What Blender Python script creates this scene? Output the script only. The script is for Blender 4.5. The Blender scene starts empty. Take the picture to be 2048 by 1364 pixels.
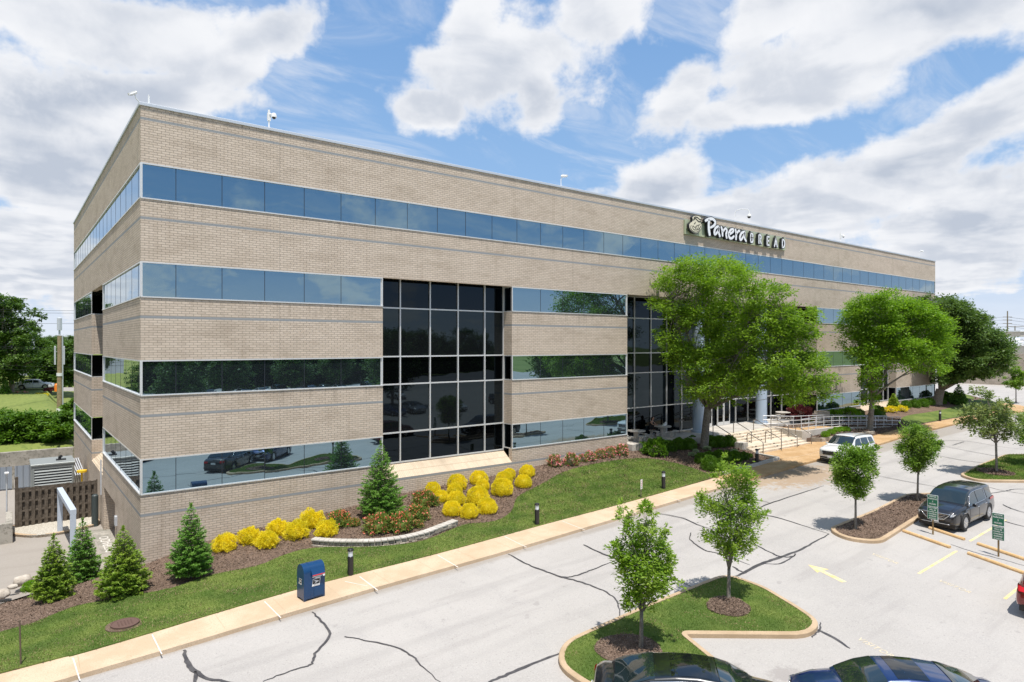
import bpy, bmesh, math, random
import numpy as np
from mathutils import Vector, Matrix, noise
R = math.radians
sc = bpy.context.scene
COL = sc.collection
# ---------------------------------------------------------------- camera
FPX, HY, CX, H = 1304.0, 688.0, 1024.0, 9.04
TH = math.atan((2707-1024)/FPX)
SN, CS = math.sin(TH), math.cos(TH)
D0 = 26.5; L0 = (281-1024)/FPX*D0
CAMX = -(L0*SN+D0*CS); CAMY = -(-L0*CS+D0*SN)
cam = bpy.data.cameras.new('camera'); co = bpy.data.objects.new('camera', cam); COL.objects.link(co)
co.location = (CAMX, CAMY, H); co.rotation_euler = (R(90), 0, math.atan2(SN, CS)-R(90))
cam.sensor_width = 36; cam.lens = 36*FPX/2048; cam.shift_y = 6/2048
cam.clip_start = .1; cam.clip_end = 6000
sc.camera = co
sc.render.resolution_x = 1024; sc.render.resolution_y = 682
sc.view_settings.view_transform = 'Standard'; sc.view_settings.look = 'None'
sc.view_settings.exposure = 0.40; sc.view_settings.gamma = 1
# ---------------------------------------------------------------- sun
SUN_EL = 71.0; SX, SY = .35, .93                 # horizontal travel direction of the light
ce = math.cos(R(SUN_EL)); n_ = math.hypot(SX, SY)
ldir = Vector((SX/n_*ce, SY/n_*ce, -math.sin(R(SUN_EL))))
sl = bpy.data.lights.new('sun', 'SUN'); so = bpy.data.objects.new('sun', sl); COL.objects.link(so)
sl.energy = 4.3; sl.angle = R(.53); sl.color = (1, .955, .89)
so.rotation_euler = ldir.to_track_quat('-Z', 'Y').to_euler()
so.location = (0, 0, 60)
# ---------------------------------------------------------------- node helper
class NT:
    def __init__(s, tree): s.t = tree; s.n = tree.nodes; s.l = tree.links
    def new(s, ty, **kw):
        nd = s.n.new(ty)
        for k, v in kw.items(): setattr(nd, k, v)
        return nd
    def put(s, inp, v):
        if isinstance(v, bpy.types.NodeSocket): s.l.new(v, inp)
        elif v is not None: inp.default_value = v
    def m(s, op, a, b=None, c=None, clamp=False):
        nd = s.new('ShaderNodeMath', operation=op, use_clamp=clamp)
        s.put(nd.inputs[0], a)
        if b is not None: s.put(nd.inputs[1], b)
        if c is not None: s.put(nd.inputs[2], c)
        return nd.outputs[0]
    def vm(s, op, a, b=None, sc=None):
        nd = s.new('ShaderNodeVectorMath', operation=op)
        s.put(nd.inputs[0], a)
        if b is not None: s.put(nd.inputs[1], b)
        if sc is not None: s.put(nd.inputs['Scale'], sc)
        return nd.outputs['Value'] if op in ('DOT_PRODUCT', 'LENGTH') else nd.outputs[0]
    def mix(s, f, a, b, blend='MIX'):
        nd = s.new('ShaderNodeMix', data_type='RGBA', blend_type=blend)
        s.put(nd.inputs[0], f); s.put(nd.inputs[6], a); s.put(nd.inputs[7], b)
        return nd.outputs[2]
    def noise(s, vec, scale, detail=3, rough=.5, dist=0):
        nd = s.new('ShaderNodeTexNoise'); s.put(nd.inputs['Vector'], vec)
        nd.inputs['Scale'].default_value = scale; nd.inputs['Detail'].default_value = detail
        nd.inputs['Roughness'].default_value = rough; nd.inputs['Distortion'].default_value = dist
        return nd.outputs[0]
    def ss(s, v, a, b, o0=0., o1=1.):
        nd = s.new('ShaderNodeMapRange', interpolation_type='SMOOTHSTEP'); s.put(nd.inputs[0], v)
        for i, q in enumerate((a, b, o0, o1)): nd.inputs[i+1].default_value = q
        return nd.outputs[0]
    def comb(s, x, y, z=0.):
        nd = s.new('ShaderNodeCombineXYZ'); s.put(nd.inputs[0], x); s.put(nd.inputs[1], y); s.put(nd.inputs[2], z)
        return nd.outputs[0]
# ---------------------------------------------------------------- sky and clouds
w = bpy.data.worlds.new('World'); sc.world = w; w.use_nodes = True
T = NT(w.node_tree); T.n.clear()
out = T.new('ShaderNodeOutputWorld'); bg = T.new('ShaderNodeBackground')
sky = T.new('ShaderNodeTexSky', sky_type='NISHITA', sun_disc=False)
sky.sun_elevation = R(SUN_EL); sky.sun_rotation = math.atan2(-SX, -SY)
sky.altitude = 150; sky.air_density = 1.0; sky.dust_density = 1.2; sky.ozone_density = 2.0
SKY_S = .10
tc = T.new('ShaderNodeTexCoord'); dv = T.vm('NORMALIZE', tc.outputs['Generated'])
sep = T.new('ShaderNodeSeparateXYZ'); T.put(sep.inputs[0], dv)
zc = T.m('ADD', T.m('MAXIMUM', sep.outputs[2], 0.0), .14)
pp = T.comb(T.m('DIVIDE', sep.outputs[0], zc), T.m('DIVIDE', sep.outputs[1], zc))
def pdir(px, py):
    v = Vector((SN*(px-CX)+CS*FPX, -CS*(px-CX)+SN*FPX, -(py-HY))); return v
def blob(px, py, rx, ry, rot=0., amp=1.):
    c = pdir(px, py); k = c.length; c.normalize()
    up = Vector((0, 0, 1)); t1 = c.cross(up).normalized(); t2 = t1.cross(c).normalized()
    a = R(rot); e1 = t1*math.cos(a)+t2*math.sin(a); e2 = -t1*math.sin(a)+t2*math.cos(a)
    x = T.vm('DOT_PRODUCT', dv, tuple(e1*(k/rx))); y = T.vm('DOT_PRODUCT', dv, tuple(e2*(k/ry)))
    l = T.m('SQRT', T.m('MULTIPLY_ADD', x, x, T.m('MULTIPLY', y, y)))
    front = T.m('GREATER_THAN', T.vm('DOT_PRODUCT', dv, tuple(c)), 0.)
    return T.m('MULTIPLY', T.m('MULTIPLY', T.m('SUBTRACT', 1., l), amp, clamp=False), front)
BL = [(1020,120,250,115,12),(860,215,95,50,5),(1180,30,130,90,20),(1070,170,70,85,0),(950,60,90,70,20),
      (1650,100,310,130,14),(1360,200,125,60,35),(1880,30,330,100,0),(1560,20,160,80,30),(1540,215,230,45,0),
      (1980,240,190,75,28),(1800,330,170,60,18),(1620,400,330,95,5),(1330,370,140,62,5),(1960,450,260,150,20),(1420,470,300,70,0),
      (250,70,330,110,0),(60,200,260,150,0),(330,185,210,62,10),(120,330,260,130,0),(100,520,330,130,0),(560,70,90,60,30),(480,120,130,70,40)]
ev = None
for b in BL:
    v = blob(*b); ev = v if ev is None else T.m('MAXIMUM', ev, v)
nz = T.noise(pp, 2.6, 6, .58, .3); nz2 = T.noise(T.vm('ADD', pp, (.05, .11, 0)), 2.6, 3, .5, .3)
nf = T.noise(dv, 7.0, 6, .62, .2)
nsum = T.m('ADD', T.m('MULTIPLY', T.m('SUBTRACT', nz, .5), 1.0), T.m('ADD', T.m('MULTIPLY', T.m('SUBTRACT', nf, .5), 1.4), T.m('MULTIPLY', T.m('SUBTRACT', T.noise(dv, 19., 4, .6, .1), .5), .9)))
ev = T.m('MAXIMUM', ev, -.6)
dens = T.m('ADD', T.m('MULTIPLY', ev, 1.0), nsum)
# thin cirrus + a scatter of small clouds everywhere, seen also in the glass
cir = T.noise(T.vm('MULTIPLY', pp, (1.0, 2.6, 1)), 1.3, 6, .62, 1.2)
rear = T.ss(T.noise(pp, 1.1, 5, .55, .2), .57, .72)
alpha = T.m('MAXIMUM', T.ss(dens, -.10, .36), T.m('MULTIPLY', T.ss(cir, .44, .78), .6))
isrear = T.ss(T.vm('DOT_PRODUCT', dv, (CS, SN, 0)), -.1, -.5)
alpha = T.m('MAXIMUM', alpha, T.m('MULTIPLY', T.m('MULTIPLY', rear, isrear), .55))
horiz = T.ss(sep.outputs[2], .0, .16, 1., 0.)
alpha = T.m('MAXIMUM', alpha, T.m('MULTIPLY', horiz, .75))
isleft = T.ss(T.vm('DOT_PRODUCT', dv, (-.93, .36, 0)), .25, .6)
alpha = T.m('MAXIMUM', alpha, T.m('MULTIPLY', isleft, T.ss(T.noise(dv, 3.2, 5, .6, .2), .30, .55)))
thick = T.ss(dens, .25, 1.15)
lit = T.ss(T.m('ADD', T.m('SUBTRACT', nz, nz2), T.m('MULTIPLY', T.m('SUBTRACT', nf, .5), .35)), -.14, .14)
low = T.ss(T.noise(T.vm('MULTIPLY', dv, (1, 1, 1.7)), 3.0, 4, .5, .2), .34, .70)
shade = T.m('MULTIPLY', T.m('MULTIPLY_ADD', T.m('SUBTRACT', 1., lit), .60, .03), 1.)
shade = T.m('ADD', shade, T.m('MULTIPLY', thick, T.m('MULTIPLY_ADD', low, .9, .12)))
shade = T.m('MULTIPLY', shade, T.m('MULTIPLY_ADD', T.ss(dens, .05, .55), .85, .15), clamp=True)
ccol = T.mix(shade, (.735, .745, .77, 1), (.42, .465, .545, 1))
skyc = T.vm('SCALE', sky.outputs[0], sc=SKY_S)
bcol = T.mix(T.ss(sep.outputs[2], .05, .55, .0, 1.), (.28, .45, .69, 1), T.mix(.84, skyc, (.155, .315, .60, 1)))
fin = T.mix(alpha, bcol, ccol)
T.put(bg.inputs[0], fin); bg.inputs[1].default_value = .96
T.l.new(bg.outputs[0], out.inputs[0])
# ---------------------------------------------------------------- pixel <-> place
def un(px, py, z=0.):
    dep = FPX*(H-z)/(py-HY); lat = (px-CX)/FPX*dep
    return CAMX+lat*SN+dep*CS, CAMY-lat*CS+dep*SN
def dep_of(x, y): return (x-CAMX)*CS+(y-CAMY)*SN
def und(px, py, dep):
    lat = (px-CX)/FPX*dep
    return Vector((CAMX+lat*SN+dep*CS, CAMY-lat*CS+dep*SN, H-(py-HY)*dep/FPX))
def onY(px, py, Y):
    r = (px-CX)/FPX; dy = Y-CAMY; x = CAMX+dy*(r*SN+CS)/(SN-r*CS); d = dep_of(x, Y)
    return x, H-(py-HY)*d/FPX
def G(px, py, zf):
    z = .5
    for i in range(40):
        x, y = un(px, py, z); z = z*.5+.5*zf(x, y)
    return Vector((x, y, z))
# ---------------------------------------------------------------- terrain heights
def ZR(x, y=-9.): return (.1+.028*x if x < 35 else 1.08+.012*(min(x, 120)-35))+.045*max(-21., min(0., y+9.5))*min(1, max(0, (75-x)/20))
ctl = []
for x in (-9, -4.5, -1, 3, 8, 13, 18, 23, 27, 29.5): ctl.append((x, -7.3, ZR(x)+.12))
ctl += [(0,0,0),(2.8,0,.62),(8.7,0,.99),(12.1,0,1.3),(19.2,0,1.55),(24,0,1.85),(28.9,0,1.9),
        (-9,-3,-.25),(-4.5,-3.5,-.12),(-4.5,-.5,-.45),(-2,0,-.35),(-.2,2,-.5),(-3,1.8,-.95),(-4.6,1.4,-.98),(0,4.6,-1.2),(-9,2,-1),
        (33,-6.3,1.15),(36.3,-6.3,1.2),(30.5,-.7,1.75),(33.5,-.4,1.85),(36,-3,1.6),(37,-1,1.9),(34.9,-2.5,1.6),(5,-4,.5),(15,-3.5,.95),(24,-3.5,1.25)]
CP = np.array(ctl, float)
def _phi(r): return np.where(r > 1e-9, r*r*np.log(np.maximum(r, 1e-9)), 0)
def _fit(P, lam=.4):
    n = len(P); d = np.hypot(P[:, None, 0]-P[None, :, 0], P[:, None, 1]-P[None, :, 1])
    A = np.zeros((n+3, n+3)); A[:n, :n] = _phi(d)+lam*np.eye(n)
    A[:n, n] = 1; A[:n, n+1:] = P[:, :2]; A[n, :n] = 1; A[n+1:, :n] = P[:, :2].T
    return np.linalg.solve(A, np.r_[P[:, 2], 0, 0, 0])
WB = _fit(CP)
def ZB(x, y):
    r = np.hypot(CP[:, 0]-x, CP[:, 1]-y)
    return float(_phi(r)@WB[:-3]+WB[-3]+WB[-2]*x+WB[-1]*y)
def ZB2(x, y):      # bed right of the ramp
    t = min(max((y+5.6)/5.2, 0), 1); return ZR(x)+.13+t*.75
def ZD(x, y): return -1.4+.10*max(0., 5.-y)
# ---------------------------------------------------------------- tagging
def tag(o, label=None, cat=None, group=None, kind=None):
    if label: o['label'] = label
    if cat: o['category'] = cat
    if group: o['group'] = group
    if kind: o['kind'] = kind
    return o
def empty(name, loc, label, cat, group=None, rz=0, scale=1):
    o = bpy.data.objects.new(name, None); COL.objects.link(o); o.location = loc; o.rotation_euler = (0, 0, rz)
    o.scale = (scale,)*3; o.empty_display_size = .2
    return tag(o, label, cat, group)
KIDS = {}
def reg(o, parent):
    if parent is not None:
        o.parent = parent; KIDS.setdefault(parent.name, []).append(o)
def copy_tree(o, parent=None):
    c = o.copy(); COL.objects.link(c)
    if parent is not None: reg(c, parent)
    for ch in KIDS.get(o.name, []): copy_tree(ch, c)
    return c
class MB:
    def __init__(s): s.v = []; s.f = []; s.mi = []
    def add(s, vs, fs, mi=0):
        b = len(s.v); s.v += [tuple(p) for p in vs]; s.f += [tuple(b+i for i in q) for q in fs]; s.mi += [mi]*len(fs); return s
    def box(s, c, d, rz=0, mi=0, top=1.):
        hx, hy, hz = d[0]/2, d[1]/2, d[2]/2; cc, ss = math.cos(rz), math.sin(rz); vs = []
        for z, k in ((-hz, 1), (hz, top)):
            for x, y in ((-hx, -hy), (hx, -hy), (hx, hy), (-hx, hy)):
                x *= k; y *= k; vs.append((c[0]+x*cc-y*ss, c[1]+x*ss+y*cc, c[2]+z))
        return s.add(vs, [(3, 2, 1, 0), (4, 5, 6, 7), (0, 1, 5, 4), (1, 2, 6, 5), (2, 3, 7, 6), (3, 0, 4, 7)], mi)
    def b2(s, x0, x1, y0, y1, z0, z1, mi=0): return s.box(((x0+x1)/2, (y0+y1)/2, (z0+z1)/2), (x1-x0, y1-y0, z1-z0), 0, mi)
    def tube(s, pts, r, n=8, mi=0, cap=True):
        pts = [Vector(p) for p in pts]; rs = r if isinstance(r, (list, tuple)) else [r]*len(pts)
        vs = []; up = None
        for i, p in enumerate(pts):
            d = (pts[min(i+1, len(pts)-1)]-pts[max(i-1, 0)]).normalized()
            if up is None: up = d.orthogonal().normalized()
            a = (up-d*up.dot(d)); a = a.normalized() if a.length > 1e-5 else d.orthogonal().normalized(); b = d.cross(a); up = a
            for k in range(n):
                t = 2*math.pi*k/n; vs.append(p+a*(rs[i]*math.cos(t))+b*(rs[i]*math.sin(t)))
        fs = [(i*n+k, i*n+(k+1) % n, (i+1)*n+(k+1) % n, (i+1)*n+k) for i in range(len(pts)-1) for k in range(n)]
        if cap: fs += [tuple(range(n))[::-1], tuple((len(pts)-1)*n+k for k in range(n))]
        return s.add(vs, fs, mi)
    def lathe(s, prof, c=(0, 0, 0), n=20, axis='z', mi=0):
        vs = []
        for r, h in prof:
            for k in range(n):
                t = 2*math.pi*k/n; a, b = r*math.cos(t), r*math.sin(t)
                p = (a, b, h) if axis == 'z' else ((b, h, a) if axis == 'y' else (h, a, b))
                vs.append((c[0]+p[0], c[1]+p[1], c[2]+p[2]))
        m_ = len(prof); fs = [(i*n+k, i*n+(k+1) % n, (i+1)*n+(k+1) % n, (i+1)*n+k) for i in range(m_-1) for k in range(n)]
        if prof[0][0] > 1e-6: fs.append(tuple(range(n))[::-1])
        if prof[-1][0] > 1e-6: fs.append(tuple((m_-1)*n+k for k in range(n)))
        return s.add(vs, fs, mi)
    def prism(s, poly, fn, h0, h1, mi=0):
        """poly: 2-D outline; fn(u,v,h) -> point"""
        n = len(poly); vs = [fn(u, v, h0) for u, v in poly]+[fn(u, v, h1) for u, v in poly]
        fs = [tuple(range(n))[::-1], tuple(range(n, 2*n))]+[(i, (i+1) % n, n+(i+1) % n, n+i) for i in range(n)]
        return s.add(vs, fs, mi)
    def sphere(s, c, r, n=12, m=8, mi=0):
        rr = r if isinstance(r, (tuple, list)) else (r, r, r)
        vs = [(c[0], c[1], c[2]+rr[2])]
        for j in range(1, m):
            p = math.pi*j/m
            for k in range(n): t = 2*math.pi*k/n; vs.append((c[0]+rr[0]*math.sin(p)*math.cos(t), c[1]+rr[1]*math.sin(p)*math.sin(t), c[2]+rr[2]*math.cos(p)))
        vs.append((c[0], c[1], c[2]-rr[2])); L = len(vs)-1; fs = []
        for k in range(n):
            fs.append((0, 1+k, 1+(k+1) % n)); fs.append((L, 1+(m-2)*n+(k+1) % n, 1+(m-2)*n+k))
            for j in range(m-2): a = 1+j*n; fs.append((a+k, a+n+k, a+n+(k+1) % n, a+(k+1) % n))
        return s.add(vs, fs, mi)
    def mesh(s, name, mats, smooth=False, bevel=0):
        me = bpy.data.meshes.new(name); me.from_pydata(s.v, [], s.f)
        for m_ in (mats if isinstance(mats, (list, tuple)) else [mats]): me.materials.append(m_)
        if any(s.mi): me.polygons.foreach_set('material_index', s.mi)
        bm = bmesh.new(); bm.from_mesh(me); bmesh.ops.recalc_face_normals(bm, faces=bm.faces)
        if bevel: bmesh.ops.bevel(bm, geom=list(bm.edges), offset=bevel, segments=1, affect='EDGES', clamp_overlap=True)
        bm.to_mesh(me); bm.free()
        if smooth:
            me.polygons.foreach_set('use_smooth', [True]*len(me.polygons))
            if smooth != 'all': me.set_sharp_from_angle(angle=R(40))
        me.update(); return me
    def build(s, name, mats, parent=None, smooth=False, loc=None, bevel=0):
        o = bpy.data.objects.new(name, s.mesh(name, mats, smooth, bevel)); COL.objects.link(o)
        if loc is not None: o.location = loc
        reg(o, parent); return o
def meshobj(name, me, parent=None, loc=None):
    o = bpy.data.objects.new(name, me); COL.objects.link(o)
    if loc is not None: o.location = loc
    reg(o, parent); return o
# ---------------------------------------------------------------- materials
def mat(name, col=(.5, .5, .5), rough=.6, metal=0., spec=None, **kw):
    m_ = bpy.data.materials.new(name); m_.use_nodes = True; b = m_.node_tree.nodes['Principled BSDF']
    b.inputs['Base Color'].default_value = (*col, 1); b.inputs['Roughness'].default_value = rough; b.inputs['Metallic'].default_value = metal
    if spec is not None: b.inputs['Specular IOR Level'].default_value = spec
    for k, v in kw.items(): b.inputs[k].default_value = v
    return m_
def nmat(name, rough=.8, **kw):
    m_ = mat(name, rough=rough, **kw); return m_, NT(m_.node_tree), m_.node_tree.nodes['Principled BSDF']
def bump(t, bs, h, dist=.01, st=1.):
    n = t.new('ShaderNodeBump'); n.inputs['Strength'].default_value = st; n.inputs['Distance'].default_value = dist
    t.put(n.inputs['Height'], h); t.l.new(n.outputs[0], bs.inputs['Normal'])
def pos(t): return t.new('ShaderNodeNewGeometry').outputs['Position']
def var(name, c1, c2, scale=3., rough=.8, det=4, c3=None, s2=40., bd=0., spec=.3, lo=.35, hi=.65):
    """two-tone noise material in world space, optional fine third tone and bump"""
    m_, t, b = nmat(name, rough, spec=spec); p = pos(t)
    c = t.mix(t.ss(t.noise(p, scale, det, .6), lo, hi), (*c1, 1), (*c2, 1))
    f = t.noise(p, s2, 3, .6)
    if c3: c = t.mix(t.ss(f, .5, .72), c, (*c3, 1))
    t.put(b.inputs['Base Color'], c)
    if bd: bump(t, b, f, bd)
    return m_
def brick_mat(name, c1=(.60,.505,.41), c2=(.505,.42,.335), mortar=(.32,.27,.22), stripe=True, bw=.305, rh=.1016, sz=2.0):
    m_, t, b = nmat(name, .9, spec=.15); g = t.new('ShaderNodeNewGeometry')
    sp = t.new('ShaderNodeSeparateXYZ'); t.put(sp.inputs[0], g.outputs['Position'])
    sn = t.new('ShaderNodeSeparateXYZ'); t.put(sn.inputs[0], g.outputs['True Normal'])
    side = t.m('GREATER_THAN', t.m('ABSOLUTE', sn.outputs[0]), .7)
    u = t.m('ADD', t.m('MULTIPLY', sp.outputs[0], t.m('SUBTRACT', 1., side)), t.m('MULTIPLY', sp.outputs[1], side))
    uv = t.comb(u, t.m('ADD', sp.outputs[2], 10.16-.05))
    br = t.new('ShaderNodeTexBrick', offset=.5); t.put(br.inputs['Vector'], uv)
    for k, v in (('Color1', (*c1, 1)), ('Color2', (*c2, 1)), ('Mortar', (*mortar, 1)), ('Scale', 1.), ('Mortar Size', .010), ('Mortar Smooth', .15), ('Bias', -.25), ('Brick Width', bw), ('Row Height', rh)):
        br.inputs[k].default_value = v
    c = br.outputs['Color']; p = g.outputs['Position']
    big = t.noise(t.vm('MULTIPLY', p, (.35, .35, 1.)), 1.3, 5, .6)
    c = t.mix(t.m('MULTIPLY', t.ss(big, .42, .74), .32), c, (.24, .185, .13, 1))
    st = t.noise(t.vm('MULTIPLY', p, (1.3, 1.3, .12)), 1.6, 4, .6)
    c = t.mix(t.m('MULTIPLY', t.ss(st, .55, .78), .30), c, (.25, .19, .135, 1))
    if bw < .4 and stripe:
        dd = t.m('MODULO', t.m('SUBTRACT', 43.18, sp.outputs[2]), 4.03)
        stn = t.ss(t.noise(t.comb(t.m('MULTIPLY', u, 5.), t.m('MULTIPLY', sp.outputs[2], .35)), 1., 3, .6), .50, .72)
        c = t.mix(t.m('MULTIPLY', t.m('MULTIPLY', stn, t.ss(dd, 1.1, .0)), .42), c, (.22, .18, .14, 1))
    if stripe:
        f = t.m('MODULO', t.m('ADD', sp.outputs[2], 40.45-sz), 4.045)
        k = t.m('MULTIPLY', t.m('GREATER_THAN', f, -.001), t.m('LESS_THAN', f, .11))
        c = t.mix(k, c, (.285, .295, .30, 1))
    t.put(b.inputs['Base Color'], c)
    bump(t, b, t.m('ADD', t.m('SUBTRACT', 1., br.outputs['Fac']), t.m('MULTIPLY', t.noise(p, 60, 2), .3)), .006)
    return m_
def leaf_mat(name, c1, c2, c3=None, trans=.35, rough=.5, mow=False):
    m_, t, b = nmat(name, rough, spec=.35); g = t.new('ShaderNodeNewGeometry')
    rnd = g.outputs['Random Per Island']
    c = t.mix(rnd, (*c1, 1), (*c2, 1))
    c = t.mix(t.m('MULTIPLY', t.ss(t.noise(g.outputs['Position'], 1.1, 3), .4, .65), .5), c, (*(c3 or c1), 1))
    if mow:
        sp = t.new('ShaderNodeSeparateXYZ'); t.put(sp.inputs[0], g.outputs['Position'])
        s_ = t.ss(t.m('SINE', t.m('ADD', t.m('MULTIPLY', t.m('MULTIPLY_ADD', sp.outputs[0], .16, sp.outputs[1]), 5.2), t.m('MULTIPLY', t.noise(g.outputs['Position'], .6, 2), 3.))), -.4, .4)
        c = t.mix(t.m('MULTIPLY', s_, .38), c, (.05, .10, .015, 1))
    t.put(b.inputs['Base Color'], c)
    tr = t.new('ShaderNodeBsdfTranslucent'); t.put(tr.inputs[0], t.mix(1., c, (1.15, 1.2, .55, 1), 'MULTIPLY'))
    mx = t.new('ShaderNodeMixShader'); mx.inputs[0].default_value = trans
    t.l.new(b.outputs[0], mx.inputs[1]); t.l.new(tr.outputs[0], mx.inputs[2])
    t.l.new(mx.outputs[0], t.n['Material Output'].inputs[0]); return m_
def mirror_mat(name, tint, rough=.0, amb=(.01, .013, .016), f=1., blend=.1, wob=.004):
    """reflective tinted glazing: dark body, coloured mirror coat"""
    m_ = bpy.data.materials.new(name); m_.use_nodes = True; t = NT(m_.node_tree); t.n.clear()
    o = t.new('ShaderNodeOutputMaterial'); gl = t.new('ShaderNodeBsdfGlossy'); gl.inputs['Roughness'].default_value = rough
    df = t.new('ShaderNodeBsdfDiffuse'); df.inputs[0].default_value = (*amb, 1)
    lw = t.new('ShaderNodeLayerWeight'); lw.inputs[0].default_value = .5
    c = t.mix(t.m('POWER', lw.outputs['Facing'], 4.5), (*tint, 1), (.9, .93, .96, 1) if tint[0] > .1 else (.45, .47, .5, 1))
    t.put(gl.inputs[0], c)
    bn = t.new('ShaderNodeBump'); bn.inputs['Distance'].default_value = wob; bn.inputs['Strength'].default_value = 1
    t.put(bn.inputs['Height'], t.noise(pos(t), .55, 2, .5)); t.l.new(bn.outputs[0], gl.inputs['Normal'])
    ad = t.new('ShaderNodeAddShader'); t.l.new(gl.outputs[0], ad.inputs[0]); t.l.new(df.outputs[0], ad.inputs[1])
    t.l.new(ad.outputs[0], o.inputs[0]); return m_
def asphalt():
    m_, t, b = nmat('asphalt_mat', .88, spec=.25); p = pos(t)
    c = t.mix(t.ss(t.noise(p, .22, 4, .6), .3, .7), (.355, .333, .310, 1), (.405, .38, .354, 1))
    c = t.mix(t.m('MULTIPLY', t.ss(t.noise(t.vm('MULTIPLY', p, (1, .35, 1)), .9, 5, .65), .5, .75), .35), c, (.30, .285, .275, 1))
    f = t.noise(p, 24, 4, .75); c = t.mix(t.ss(f, .44, .74), c, (.46, .435, .405, 1)); c = t.mix(t.m('MULTIPLY', t.ss(t.noise(t.vm('MULTIPLY', p, (.12, .9, 1)), 1.4, 4, .6), .52, .70), .30), c, (.27, .25, .235, 1)); c = t.mix(t.ss(t.noise(p, 17, 3, .75), .585, .72), c, (.24, .225, .215, 1))
    # litter and tannin stain under the big tree, oil spots in the stalls
    sp = t.new('ShaderNodeSeparateXYZ'); t.put(sp.inputs[0], p); wb = t.noise(t.vm('MULTIPLY', p, (.25, 2., 1)), 1., 4, .6)
    for yc, hw, am in ((-11.2, .35, .22), (-12.9, .38, .20), (-14.6, .3, .14)):
        k = t.ss(t.m('ABSOLUTE', t.m('ADD', t.m('SUBTRACT', sp.outputs[1], yc), t.m('MULTIPLY', t.m('SUBTRACT', wb, .5), .8))), hw, .0)
        c = t.mix(t.m('MULTIPLY', k, am), c, (.24, .225, .215, 1))
    gk = t.m('MULTIPLY', t.ss(t.m('ADD', sp.outputs[1], t.m('MULTIPLY', t.m('SUBTRACT', t.noise(p, 2.5, 5, .7), .5), .5)), -9.42, -9.05), t.m('LESS_THAN', sp.outputs[0], 70.))
    c = t.mix(t.m('MULTIPLY', gk, .45), c, (.23, .19, .145, 1))
    c = t.mix(t.m('MULTIPLY', t.ss(t.noise(p, 1.7, 3, .5), .66, .74), .35), c, (.22, .205, .195, 1))
    def spot(x, y, rx, ry, col, amt, c, a=.25, sc_=3.):
        q = t.vm('MULTIPLY', t.vm('SUBTRACT', p, (x, y, 0)), (1/rx, 1/ry, 0)); l = t.vm('LENGTH', q)
        k = t.ss(t.m('ADD', l, t.m('MULTIPLY', t.m('SUBTRACT', t.noise(p, sc_, 6, .75), .5), 2.6)), 1.1, .5)
        return t.mix(t.m('MULTIPLY', k, amt), c, (*col, 1))
    c = spot(34.2, -9.6, 4.6, 1.9, (.33, .235, .15), .85, c); c = spot(30.5, -8.9, 3., .8, (.36, .27, .18), .6, c)
    for x, y, rx, ry in ((11.6,-19.6,.5,.45),(12.6,-20.6,.55,.4),(13.4,-22.2,.5,.4),(12.3,-21.6,.3,.2),(14.6,-23.2,.5,.3),(7.4,-17.9,.12,.1)):
        c = spot(x, y, rx, ry, (.26, .235, .22), .6, c, sc_=5.)
    t.put(b.inputs['Base Color'], c); bump(t, b, f, .004, .8); return m_
M = {}
M['asphalt'] = asphalt()
M['tan'] = var('tan_concrete', (.50,.375,.25), (.59,.455,.32), .9, .85, 5, (.40,.30,.20), 30, .004)
M['plaza'] = var('stained_concrete', (.44,.275,.13), (.53,.36,.20), .9, .85, 5, (.32,.20,.095), 14, .004)
M['kerb'] = var('kerb_concrete', (.40,.29,.18), (.49,.365,.24), 1.2, .85, 4, (.38,.28,.19), 30, .005)
M['conc'] = var('grey_concrete', (.44,.41,.36), (.54,.50,.45), 1.0, .85, 4, (.34,.31,.27), 18, .004)
M['oldconc'] = var('weathered_concrete', (.25,.235,.20), (.40,.37,.32), .9, .9, 5, (.17,.16,.13), 6, .006)
M['step'] = var('limestone_step', (.58,.49,.37), (.70,.61,.49), 2., .8, 4, (.42,.34,.25), 16, .003)
M['stone'] = var('block_stone', (.30,.26,.21), (.43,.38,.31), 3., .9, 4, (.16,.14,.12), 14, .02)
M['mulch'] = var('mulch_mat', (.105,.07,.048), (.165,.11,.078), 1.6, .95, 4, (.28,.205,.155), 26, .03)
M['chip'] = leaf_mat('chip_mat', (.085,.055,.04), (.28,.20,.15), (.14,.095,.07), 0., .9)
M['grassbase'] = var('lawn_mat', (.075,.12,.022), (.16,.20,.045), .55, .95, 5, (.06,.09,.018), 22, .02)
M['grass'] = leaf_mat('grass_blade_mat', (.08,.16,.020), (.175,.275,.045), (.27,.33,.08), .28, .7, mow=True)
M['drygrass'] = leaf_mat('dry_blade_mat', (.33,.25,.13), (.42,.34,.18), (.25,.24,.09), .2, .8)
M['meadow'] = var('meadow_mat', (.15,.19,.04), (.20,.235,.06), .05, .95, 5, (.09,.13,.03), 2.5)
M['brick'] = brick_mat('tan_brick')
M['brickplain'] = brick_mat('plain_brick', stripe=False)
M['cap'] = mat('coping_metal', (.55,.58,.62), .45, .3)
M['alu'] = mat('window_aluminium', (.66,.66,.65), .45, .35)
M['joint'] = mat('glazing_joint', (.015,.02,.03), .6)
M['soffit'] = var('soffit_mat', (.42,.38,.33), (.48,.44,.38), 2)
M['mirror'] = mirror_mat('blue_mirror_glass', (.215, .315, .375))
M['darkglass'] = mirror_mat('dark_curtain_glass', (.018, .024, .030), amb=(.0015,.0018,.002))
M['spandrelglass'] = mirror_mat('grey_spandrel_glass', (.030, .040, .046), amb=(.006,.007,.008), rough=.02)
M['slope'] = brick_mat('sloped_sill_brick', (.62,.51,.38), (.53,.43,.315), (.40,.32,.23), False, .1016, .305)
M['blackpaint'] = mat('black_paint', (.016,.017,.02), .35)
M['white'] = mat('white_paint', (.78,.78,.77), .4)
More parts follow.
